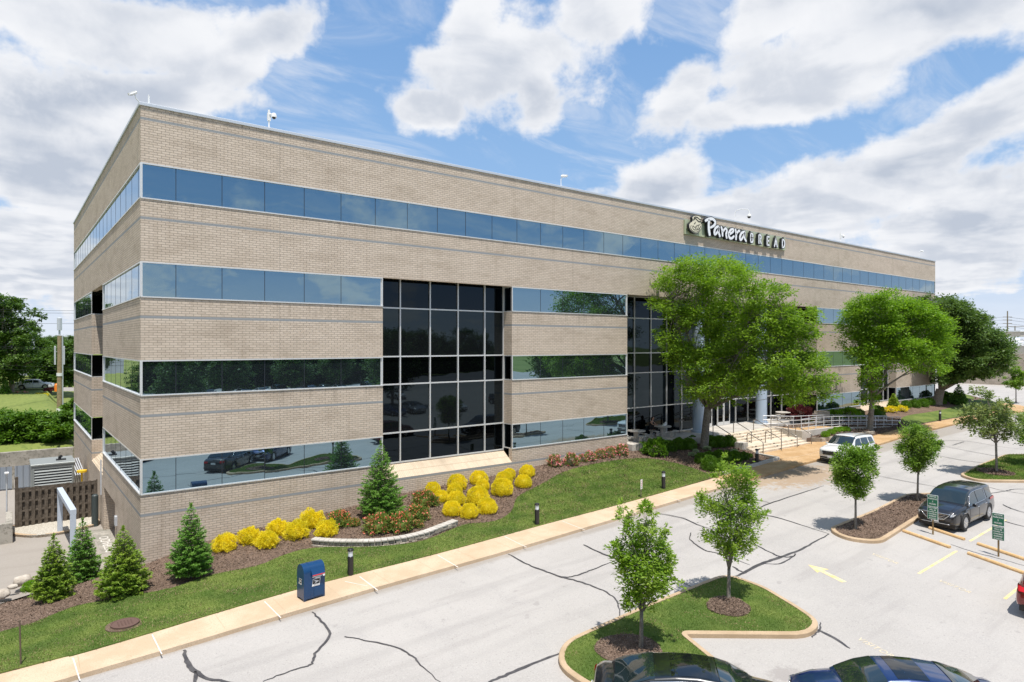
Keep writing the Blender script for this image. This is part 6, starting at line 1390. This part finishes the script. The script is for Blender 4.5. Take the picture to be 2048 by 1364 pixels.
# ---- picnic tables, person, bag
def picnic(x, y, rz, label):
    t = empty('picnic_table', (x, y, PZ), label, 'picnic table', 'round concrete picnic tables on the patio', rz); mb = MB(); mb.lathe([(.0, .68), (.62, .68), (.64, .71), (.62, .75), (0.001, .75)], (0, 0, 0), 28); mb.build('table_top', M['conc'], t, smooth=True)
    mb = MB(); mb.prism([(-.32,0),(.32,0),(.16,.2),(.2,.68),(-.2,.68),(-.16,.2)], lambda u, v, h: (u, h, v), -.08, .08); mb.prism([(-.32,.004),(.32,.004),(.16,.2),(.2,.676),(-.2,.676),(-.16,.2)], lambda u, v, h: (h, u, v), -.08, .08); mb.build('pedestal', M['conc'], t, bevel=.01)
    for k in range(3):
        a = .4+k*2.094; mb = MB(); pts = [(1.02*math.cos(a+u), 1.02*math.sin(a+u)) for u in np.linspace(-.55, .55, 9)]+[(.74*math.cos(a-u), .74*math.sin(a-u)) for u in np.linspace(-.55, .55, 9)]
        mb.prism(pts, lambda u, v, h: (u, v, h), .39, .45); bn = mb.build('bench', M['conc'], t, bevel=.01); mb = MB()
        for s_ in (-.38, .38):
            c0 = Vector((.88*math.cos(a+s_), .88*math.sin(a+s_), 0)); mb.tube([c0+Vector((0, 0, .39)), c0*.82], [.10, .07], 4); mb.tube([c0*.86+Vector((0,0,.0)), c0*1.12+Vector((0,0,.1)), c0+Vector((0,0,.38))], [.05,.05,.05], 4)
        mb.build('bench_leg', M['conc'], bn)
    return t
gz = lambda x, y: PZ
a = G(1277,878,gz); picnic(30.55, .55, 0, 'concrete picnic table nearest the brick corner on the patio, empty'); picnic(34.0, 1.05, .5, 'concrete picnic table on the patio where a person sits'); picnic(50.3, .9, .3, 'concrete picnic table beside the purple maple, behind the ramp railing'); 
pc = empty('pub_table', (36.3, 1.3, PZ), 'small dark round cafe table by the glass behind the big tree trunk', 'table'); mb = MB(); mb.lathe([(.35,.98),(.35,1.0),(.001,1.0)],(0,0,0),20); mb.build('table_top', M['bronze'], pc)
mb = MB(); mb.lathe([(.25,0),(.03,.03),(.03,.98)],(0,0,0),12); mb.build('pedestal', M['bronze'], pc)
# seated person: continuous skinned body
def person(loc, rz, label):
    vs = [(0,0,.50),(0,.02,.66),(0,.05,.86),(0,.08,1.02),(0,.10,1.10),(0,.12,1.17),  (.17,.07,1.00),(.24,.22,.84),(.10,.42,.80), (-.17,.07,1.00),(-.24,.22,.84),(-.08,.44,.80), (.10,.05,.50),(.12,.44,.52),(.12,.42,.06),(.12,.54,.03), (-.10,.05,.50),(-.12,.44,.52),(-.12,.42,.06),(-.12,.54,.03)]
    es_ = [(0,1),(1,2),(2,3),(3,4),(4,5),(3,6),(6,7),(7,8),(3,9),(9,10),(10,11),(0,12),(12,13),(13,14),(14,15),(0,16),(16,17),(17,18),(18,19)]
    rr = [.15,.13,.15,.13,.05,.055,.065,.045,.028,.065,.045,.028,.09,.065,.045,.035,.09,.065,.045,.035]
    me = bpy.data.meshes.new('person'); me.from_pydata(vs, es_, []); o = bpy.data.objects.new('person', me); COL.objects.link(o); o.location = loc; o.rotation_euler = (0, 0, rz)

    md = o.modifiers.new('skin', 'SKIN'); 
    for i, r in enumerate(rr): me.skin_vertices[0].data[i].radius = (r, r)
    me.skin_vertices[0].data[0].use_root = True; o.modifiers.new('sub', 'SUBSURF').render_levels = 2; o.modifiers['sub'].levels = 2
    skin = mat('skin', (.50,.28,.19), .6); 
    bpy.context.view_layer.update(); me2 = bpy.data.meshes.new_from_object(o.evaluated_get(bpy.context.evaluated_depsgraph_get())); o.modifiers.clear(); o.data = me2
    bm = bmesh.new(); bm.from_mesh(me2)
    g = MB(); g.sphere((0,.14,1.27), (.078,.095,.115), 16, 12); g.sphere((0,.235,1.26), (.014,.02,.022), 6, 5); g.sphere((.03,.222,1.285), .010, 6, 5); g.sphere((-.03,.222,1.285), .010, 6, 5); g.sphere((.08,.14,1.26), (.012,.02,.03), 6, 5); g.sphere((-.08,.14,1.26), (.012,.02,.03), 6, 5); g.b2(-.022,.022,.222,.232,1.212,1.220)
    for s_ in (-1, 1):
        hx = (.10 if s_ > 0 else -.08); hy_ = .44
        g.sphere((hx, hy_+.03, .79), (.04,.05,.018), 8, 6)
        for k in range(4): g.tube([(hx+(-.027+.018*k), hy_+.07, .795), (hx+(-.03+.02*k), hy_+.11-.006*abs(k-1.5), .80), (hx+(-.03+.02*k), hy_+.135-.008*abs(k-1.5), .785)], [.009,.008,.006], 6)
        g.tube([(hx-s_*.035, hy_+.02, .79), (hx-s_*.06, hy_+.06, .79)], [.010,.008], 6)
    gm = g.mesh('tmp', skin); bm.from_mesh(gm); bm.to_mesh(me2); bm.free(); me2.materials.clear(); me2.materials.append(skin); me2.polygons.foreach_set('use_smooth', [True]*len(me2.polygons))
    tag(o, label, 'person'); KIDS[o.name] = []
    mb = MB(); mb.sphere((0,.115,1.30), (.092,.10,.11), 14, 10); mb.tube([(0,.06,1.33),(0,.03,1.22),(0,.03,1.08)], [.07,.075,.04], 8); hr = mb.build('hair', mat('dark_brown_hair', (.05,.02,.012), .6), o, smooth='all')
    mb = MB(); mb.tube([(0,0,.48),(0,.02,.66),(0,.05,.86),(0,.075,.99),(0,.09,1.05)], [.175,.15,.17,.155,.08], 14); mb.tube([(0,0,.52),(.10,.06,.53),(.12,.44,.54),(.12,.42,.14)], [.11,.11,.085,.06], 10); mb.tube([(0,0,.52),(-.10,.06,.53),(-.12,.44,.54),(-.12,.42,.14)], [.11,.11,.085,.06], 10); mb.build('clothing', mat('black_clothing', (.015,.015,.018), .8), o, smooth='all')
person((33.6,1.82,PZ), R(200), 'person with dark hair in black clothes sitting at the picnic table behind its top')
lb = empty('white_bag', (34.05,.95,PZ+.752), 'crumpled white paper bag lying on the picnic table', 'bag', rz=.3); mb = MB(); mb.prism([(-.22,0),(.18,0),(.24,.10),(.16,.20),(-.02,.17),(-.2,.08)], lambda u, v, h: (u, h, v), -.10, .10); mb.build('bag_body', M['white'], lb, bevel=.03, smooth=True)
mb = MB(); mb.tube([(.2,0,.12),(.34,.02,.2)], [.07,.09], 8); mb.build('bag_opening', M['white'], lb)
# ================================================================ service yard at the left
OLD = M['oldconc']
mb = MB(); mb.b2(-14, -.02, 33.1, 33.45, -1.7, .72); tag(mb.build('retaining_wall', OLD, bevel=.02), 'weathered grey concrete retaining wall behind the service yard', 'retaining wall')
FM = var('weathered_board', (.085,.068,.052), (.145,.12,.095), 5, .9, 5, (.05,.04,.03), 30, .004)
t = empty('wood_fence', (-3.8,16.0,-1.32), 'dark weathered board-on-board wooden fence screening the machine', 'fence')
random.seed(5)
for s_, y in ((0, -.05), (1, .07)):
    for i in range(13):
        mb = MB(); x = .10+i*.30+(.15 if s_ else 0); mb.box((x, y, 1.1+random.uniform(-.03, .03)), (.17, .022, 2.2), random.uniform(-.02, .02)); mb.build('board', FM, t, bevel=.003)
mb = MB()
for z in (.3, .85, 1.4, 1.95): mb.b2(-.02, 3.88, -.035, .05, z, z+.09)
mb.build('rail', FM, t); mb = MB(); mb.b2(-.14, .02, -.1, .12, -.1, 2.85, 0); mb.b2(3.74, 3.82, -.06, .06, -.1, 2.25); mb.build('post', FM, t)
t = empty('wood_fence', (-3.85,16.1,-1.32), 'side run of the dark wooden fence going back from its tall corner post', 'fence'); mb = MB()
for i in range(12): mb.box((0, .2+i*.26, 1.15), (.03, .17, 2.3)); 
mb.build('board', FM, t); 
MC = mat('corrugated_grey', (.33,.37,.42), .5, .4)
for i, (x0, x1) in enumerate(((-9.0,-6.4),(-6.3,-4.0),(-3.85,-2.5),(-2.35,-.25))):
    t = empty('corrugated_screen', (x0,28.6,-1.4), 'corrugated blue-grey metal screen panel, '+['far left, cut by the photo edge','left of the machine','behind the machine','right of the machine by the building'][i], 'screen panel', 'corrugated screen panels'); mb = MB(); n = int((x1-x0)/.09); vs = []
    for k in range(n+1):
        y = (0, 0, .07, .07)[k % 4]; vs += [(k*(x1-x0)/n, y, .1), (k*(x1-x0)/n, y, 1.68)]
    mb.add(vs, [(2*k, 2*k+2, 2*k+3, 2*k+1) for k in range(n)]); mb.build('sheet', MC, t); mb = MB(); mb.b2(0, x1-x0, .08, .13, .3, .38); mb.b2(0, x1-x0, .08, .13, 1.45, 1.53); mb.b2(x1-x0, x1-x0+.12, .0, .12, 0, 1.75); mb.build('frame', M['oldconc'], t)
t = empty('generator', (-1.9,22.6,-1.4), 'large grey louvred generator cabinet behind the wooden fence', 'generator'); GM = mat('generator_grey', (.30,.32,.31), .45, .3)
mb = MB(); mb.b2(-1.15, 1.15, -.9, 1.9, .1, 2.55); mb.b2(-1.2, 1.2, -.95, 1.95, 2.55, 2.68); mb.b2(-1.15, 1.15, -.9, 1.9, 0, .1, 0); mb.build('cabinet', GM, t, bevel=.02)
mb = MB(); mb.b2(-1.0, 1.0, -.915, -.90, .7, 2.35); lv = mb.build('louvre_recess', M['blackpaint'], t); mb = MB()
for k in range(9): z = .78+k*.175; mb.add([(-1.0,-.96,z),(1.0,-.96,z),(1.0,-.91,z+.10),(-1.0,-.91,z+.10),(-1.0,-.92,z-.01),(1.0,-.92,z-.01)], [(0,1,2,3),(4,5,1,0)])
mb.b2(-1.06,-1.,-.97,-.9,.66,2.4); mb.b2(1.,1.06,-.97,-.9,.66,2.4); mb.build('louvre', GM, lv)
mb = MB(); mb.tube([(.4,.3,2.68),(.4,.3,2.85),(.5,.2,2.95)], .09, 10); mb.b2(.2,.75,.1,.4,2.68,2.76); mb.build('exhaust', M['blackpaint'], t)
mb = MB(); mb.lathe([(.05,0),(.05,1.9),(.30,1.92),(.30,2.05),(.001,2.08)], (0,0,0), 14); tag(mb.build('yellow_drum_cap', mat('yellow_plastic', (.75,.48,.02), .5), loc=(-.35,21.6,-1.4), smooth=True), 'bright yellow cap on a stand right of the generator', 'equipment')
t = empty('pipe_rack', (-.35,27,-1.4), 'slanted blue-white pipe rack between the screen panel and the building', 'pipe rack'); 
for k in range(5): mb = MB(); mb.tube([(-.35+k*.13,0,2.1),(-.1+k*.13,-2.2,1.2)], .035, 6); mb.build('pipe', M['rail'], t)
mb = MB(); mb.b2(-.5,.3,-.05,.05,0,2.1); mb.build('support', M['oldconc'], t)
# height frame
FB = mat('pale_blue_frame', (.47,.53,.61), .5); ga, gb = und(122,1063,38.), und(148,1100,31.5)
g1 = G(120,1066,ZD); g2 = Vector((-2.55, 8.6, ZD(0,8.6))); t = empty('height_frame', g1, 'pale blue-grey square steel goalpost frame over the driveway edge', 'frame')
g2 = G(146,1122,ZD); d = g2-g1; ht = 2.25
mb = MB(); mb.b2(-.12,.12,-.12,.12,0,ht); mb.build('post', FB, t, bevel=.01); mb = MB(); mb.b2(d.x-.12,d.x+.12,d.y-.12,d.y+.12,d.z,ht); mb.build('post', FB, t, bevel=.01)
mb = MB(); L_ = d.xy.length; mb.box((d.x/2,d.y/2,ht+.125),(L_+.24,.26,.25),math.atan2(d.y,d.x)); mb.build('crossbeam', FB, t, bevel=.01)
mb = MB(); mb.lathe([(.17,0),(.17,1.75),(.12,1.80),(.12,1.82),(.001,1.82)], (0,0,0), 18); t = tag(mb.build('guard_post', mat('dark_green_grey', (.045,.06,.06), .5), loc=(-.3,14.0,-1.4), smooth=True), 'dark grey-green pipe guard at the building wall beside the doorway', 'guard post')
mb = MB(); mb.b2(-.06,.0,13.75,13.85,.4,2.4); mb.b2(-.1,0,7.0,7.35,.1,.55); o = mb.build('conduit', M['cap'], bld)
# painted ground lettering in front of the service doorway
tm = text_mesh('DESPACIO', .62, space_character=1.0); tm.materials.append(M['whiteline']); o = meshobj('ground_lettering', tm, None, (.05,8.0,-1.39)); o.rotation_euler = (0,0,R(90)); o.scale = (1.15,1,1); tag(o, kind='structure')
mb = MB(); mb.b2(-.55,.02,7.9,13.1,-1.6,-1.394); mb.b2(0,3,7.9,12.8,-1.6,-1.396); tag(mb.build('doorway_slab', M['oldconc']), kind='structure')
t = empty('flood_lamp', (-4.3,16.2,-1.3), 'small white lamp on a thin grey pole at the left edge beside the fence', 'lamp'); mb = MB(); mb.tube([(0,0,0),(0,0,3.1)], .04, 6); mb.build('pole', M['rail'], t); mb = MB(); mb.box((0,-.1,3.1),(.2,.25,.1)); mb.build('lamp_head', M['white'], t, bevel=.02)
mb = MB(); mb.b2(-14,-4.05,12.9,13.2,-1.8,-.35); mb.b2(-4.35,-4.05,13.2,16,-1.8,-.35); tag(mb.build('low_wall', OLD, bevel=.02), 'low concrete wall at the left edge in front of the fence', 'wall')
# utility pole and wires
up = und(119, 818, 74); up.z = 1.2; t = empty('utility_pole', up, 'wooden utility pole with white antenna panels beyond the retaining wall', 'utility pole'); hp = H-(640-HY)*74/FPX-up.z
mb = MB(); mb.tube([(0,0,-.5),(0,0,hp*.83)], [.27,.21], 12); mb.build('pole', var('pole_wood', (.25,.19,.11), (.34,.27,.16), 5, .9), t, smooth=True); mb = MB(); mb.tube([(.30,.0,.2),(.27,0,hp*.83)], .08, 8); mb.build('conduit', M['cap'], t)
mb = MB(); mb.lathe([(.10,hp*.83),(.10,hp*.89),(.24,hp*.89),(.24,hp*1.02),(.05,hp*1.03)], (0,0,0), 16); mb.build('top_antenna', M['rail'], t, smooth=True)
for s_ in (-1, 1):
    mb = MB(); mb.box((s_*.42,-.05,hp*.62),(.16,.16,2.1)); mb.tube([(s_*.2,0,hp*.66),(s_*.42,-.05,hp*.66)], .03, 5); mb.build('panel_antenna', M['rail'], t, bevel=.02)
mb = MB()
for z in (.2, 4.2): mb.lathe([(.29,z),(.29,z+.35)], (0,0,0), 12)
mb.build('marker_band', M['white'], t)
for i, (za, zb) in enumerate(((617,614),(621,620),(643,640),(690,690),(694,692),(727,729),(735,736))):
    a = und(-60, za, 70); b = und(300, zb+3, 110); c = a.lerp(b, .5)-Vector((0,0,.3)); mb = MB(); mb.tube([a, a.lerp(c, .5)-Vector((0,0,.1)), c, b], .022, 4); tag(mb.build('power_line', M['darkplastic']), 'thin overhead power line at the far left, '+['highest','second highest','third from the top','middle one','third from the bottom','second lowest','lowest'][i], 'cable', 'overhead lines at the left')
# far left: grey building behind trees, flower bed, pavement
GB = var('grey_wall_mat', (.33,.35,.40), (.40,.42,.47), .3, .8); p = und(28, 790, 128); t = empty('grey_building', (p.x, p.y, 2.5), 'grey building mostly hidden by the tall tree at the left edge', 'building'); mb = MB(); mb.b2(-12,3.2,-3,12,0,10); mb.build('wall', GB, t)
for k in range(4):
    for j in range(2): mb = MB(); mb.b2(-9+3*k,-7.6+3*k,-3.06,-3.0,1.6+4*j,3.6+4*j); mb.build('window', M['darkglass'], t)
p = und(60,797,92); mb = MB()
P_ = []; 
for i, (dx, cl) in enumerate(((-2.4,'redfl'),(-1.2,'green'),(-.2,'yellow'),(.8,'yellow'),(2.0,'green'),(3.2,'redfl'))):
    pass
def tuft(px, py, dep, r, kind, label):
    b = und(px, py, dep); t = shrub('flower_clump', px, py, r, kind, label, 'flowers', 'far flower bed by the white car', base=b, sq=.7)
tuft(35,795,92,9,'pink','red flower clump at the left of the far flower bed'); tuft(52,793,92,8,'pink','red flower clump next to the small far conifer'); tuft(78,793,91,8,'yloose','left yellow flower clump in the far flower bed'); tuft(88,792,91,7,'yloose','right yellow flower clump in the far flower bed'); tuft(100,783,93,9,'maple','dark red flower mound right of the far white car')
p = und(113,783,90); mb = MB(); mb.lathe([(.25,0),(.25,.9),(.12,1.1)],(0,0,0),10); tag(mb.build('orange_barrel', mat('orange_plastic',(.85,.22,.02),.5), loc=p), 'small orange traffic barrel beside the utility pole', 'barrel')
pv = [und(*q_) for q_ in ((122,786,86),(152,786,86),(154,778,100),(120,778,100))]; mb = MB(); mb.add([(q_.x,q_.y,q_.z+.25) for q_ in pv], [(0,1,2,3)]); tag(mb.build('far_pavement', M['asphalt']), kind='structure')
# ================================================================ far right
t = empty('warehouse', (0,0,0), 'long low beige block building behind the lot at the right edge', 'building'); BB = brick_mat('beige_block', (.46,.40,.33),(.38,.33,.27),(.24,.21,.18), False, .8, .4)
pa = und(1880,735,118); pbq = und(2300,735,118*.80); mb = MB(); dz = (pbq-pa).xy; q_ = Vector((-dz.y, dz.x)).normalized()
for za, zb_w, off, mm in ((1.0, 7.4, 0, 0), (7.4, 8.75, -.12, 1)):
    A = pa.xy; B = pbq.xy; n1 = q_*off
    mb.prism([(A.x+n1.x*-1,A.y+n1.y*-1),(B.x-n1.x,B.y-n1.y),(B.x+q_.x*14,B.y+q_.y*14),(A.x+q_.x*14,A.y+q_.y*14)], lambda u, v, h: (u, v, h), za, zb_w, mm)
o = mb.build('block_wall', [BB, var('grey_band', (.36,.34,.30), (.42,.40,.36), .4)], t)
random.seed(8)
wm = M['white']
for i, (px, py, wpx, hpx, dep, m_, lab) in enumerate([(2035,664,46,9,175,'conc','low grey building on the right horizon'),(2033,681,34,15,160,'signwhite','low white-roofed building right of the power pole'),(1998,684,18,8,150,'signwhite','small white building left of the power pole')]):
    p = und(px, py, dep); w_ = wpx*dep/FPX; h_ = hpx*dep/FPX; t = empty('far_building', (p.x,p.y,p.z-h_), lab, 'building'); mb = MB(); mb.box((0,0,h_/2),(w_,10,h_),R(-38)); bdy = mb.build('wall', M[m_], t); mb = MB(); mb.box((0,0,h_+.15),(w_+.6,10.6,.3),R(-38)); mb.build('roof', M['signwhite'], t)
tk = []
for i, (px, py) in enumerate([(1994,694),(2010,697),(2026,697),(2042,697),(2018,690)]):
    p = und(px, py, 134+i*2); t = empty('white_truck', (p.x, p.y, p.z-1.2), 'white box truck parked beyond the beige wall, '+['leftmost','second from the left','third from the left','rightmost','back one'][i], 'truck', 'white trucks beyond the beige wall', rz=R(-30+i*17)); mb = MB(); mb.b2(-2.4,1.2,-1.05,1.05,.55,2.7); mb.build('cargo_box', M['signwhite'], t, bevel=.04); mb = MB(); mb.b2(1.3,2.6,-.95,.95,.5,1.9); mb.build('cab', M['signwhite'] if i % 2 else mat('red_cab',(.55,.03,.03),.4), t, bevel=.15); mb = MB(); mb.b2(2.0,2.62,-.85,.85,1.25,1.75); mb.build('windshield', GLASS, t)
    mb = MB()
    for wxx in (-1.6,1.9):
        for s_ in (-1,1): mb.lathe([(.4,s_*.7),(.42,s_*.95),(.2,s_*1.0),(.001,s_*1.0)], (wxx,0,.42), 14, 'y')
    mb.build('wheels', M['rubber'], t)
for (px, top, bot, dep, arms, lab) in ((2015,622,700,190,(634,640,647),'tall wooden power pole with three crossarms on the right horizon'),(2030,652,690,230,(653,),'shorter power pole right of the tall one')):
    p = und(px, bot, dep); t = empty('power_pole', p, lab, 'utility pole'); hh = (bot-top)*dep/FPX; mb = MB(); mb.tube([(0,0,0),(0,0,hh)], [.22,.15], 8); mb.build('pole', M['bark'], t)
    for a_ in arms: z = (bot-a_)*dep/FPX; mb = MB(); w_ = 9*dep/FPX*(1 if len(arms) > 1 else 2.); mb.box((0,0,z),(2*w_,.14,.16),R(-38)); mb.build('crossarm', M['bark'], t)
for i, (za, zb) in enumerate(((634,637),(640,642),(647,650),(653,655))):
    a = und(1960, za+2, 240); b = und(2015, za, 190); c = und(2120, zb+2, 150); mb = MB(); mb.tube([a, b, b.lerp(c,.5)-Vector((0,0,.5)), c], .04, 4); tag(mb.build('power_line', M['darkplastic']), 'thin power line on the right horizon, '+['highest','second','third','lowest'][i], 'cable', 'power lines at the right')
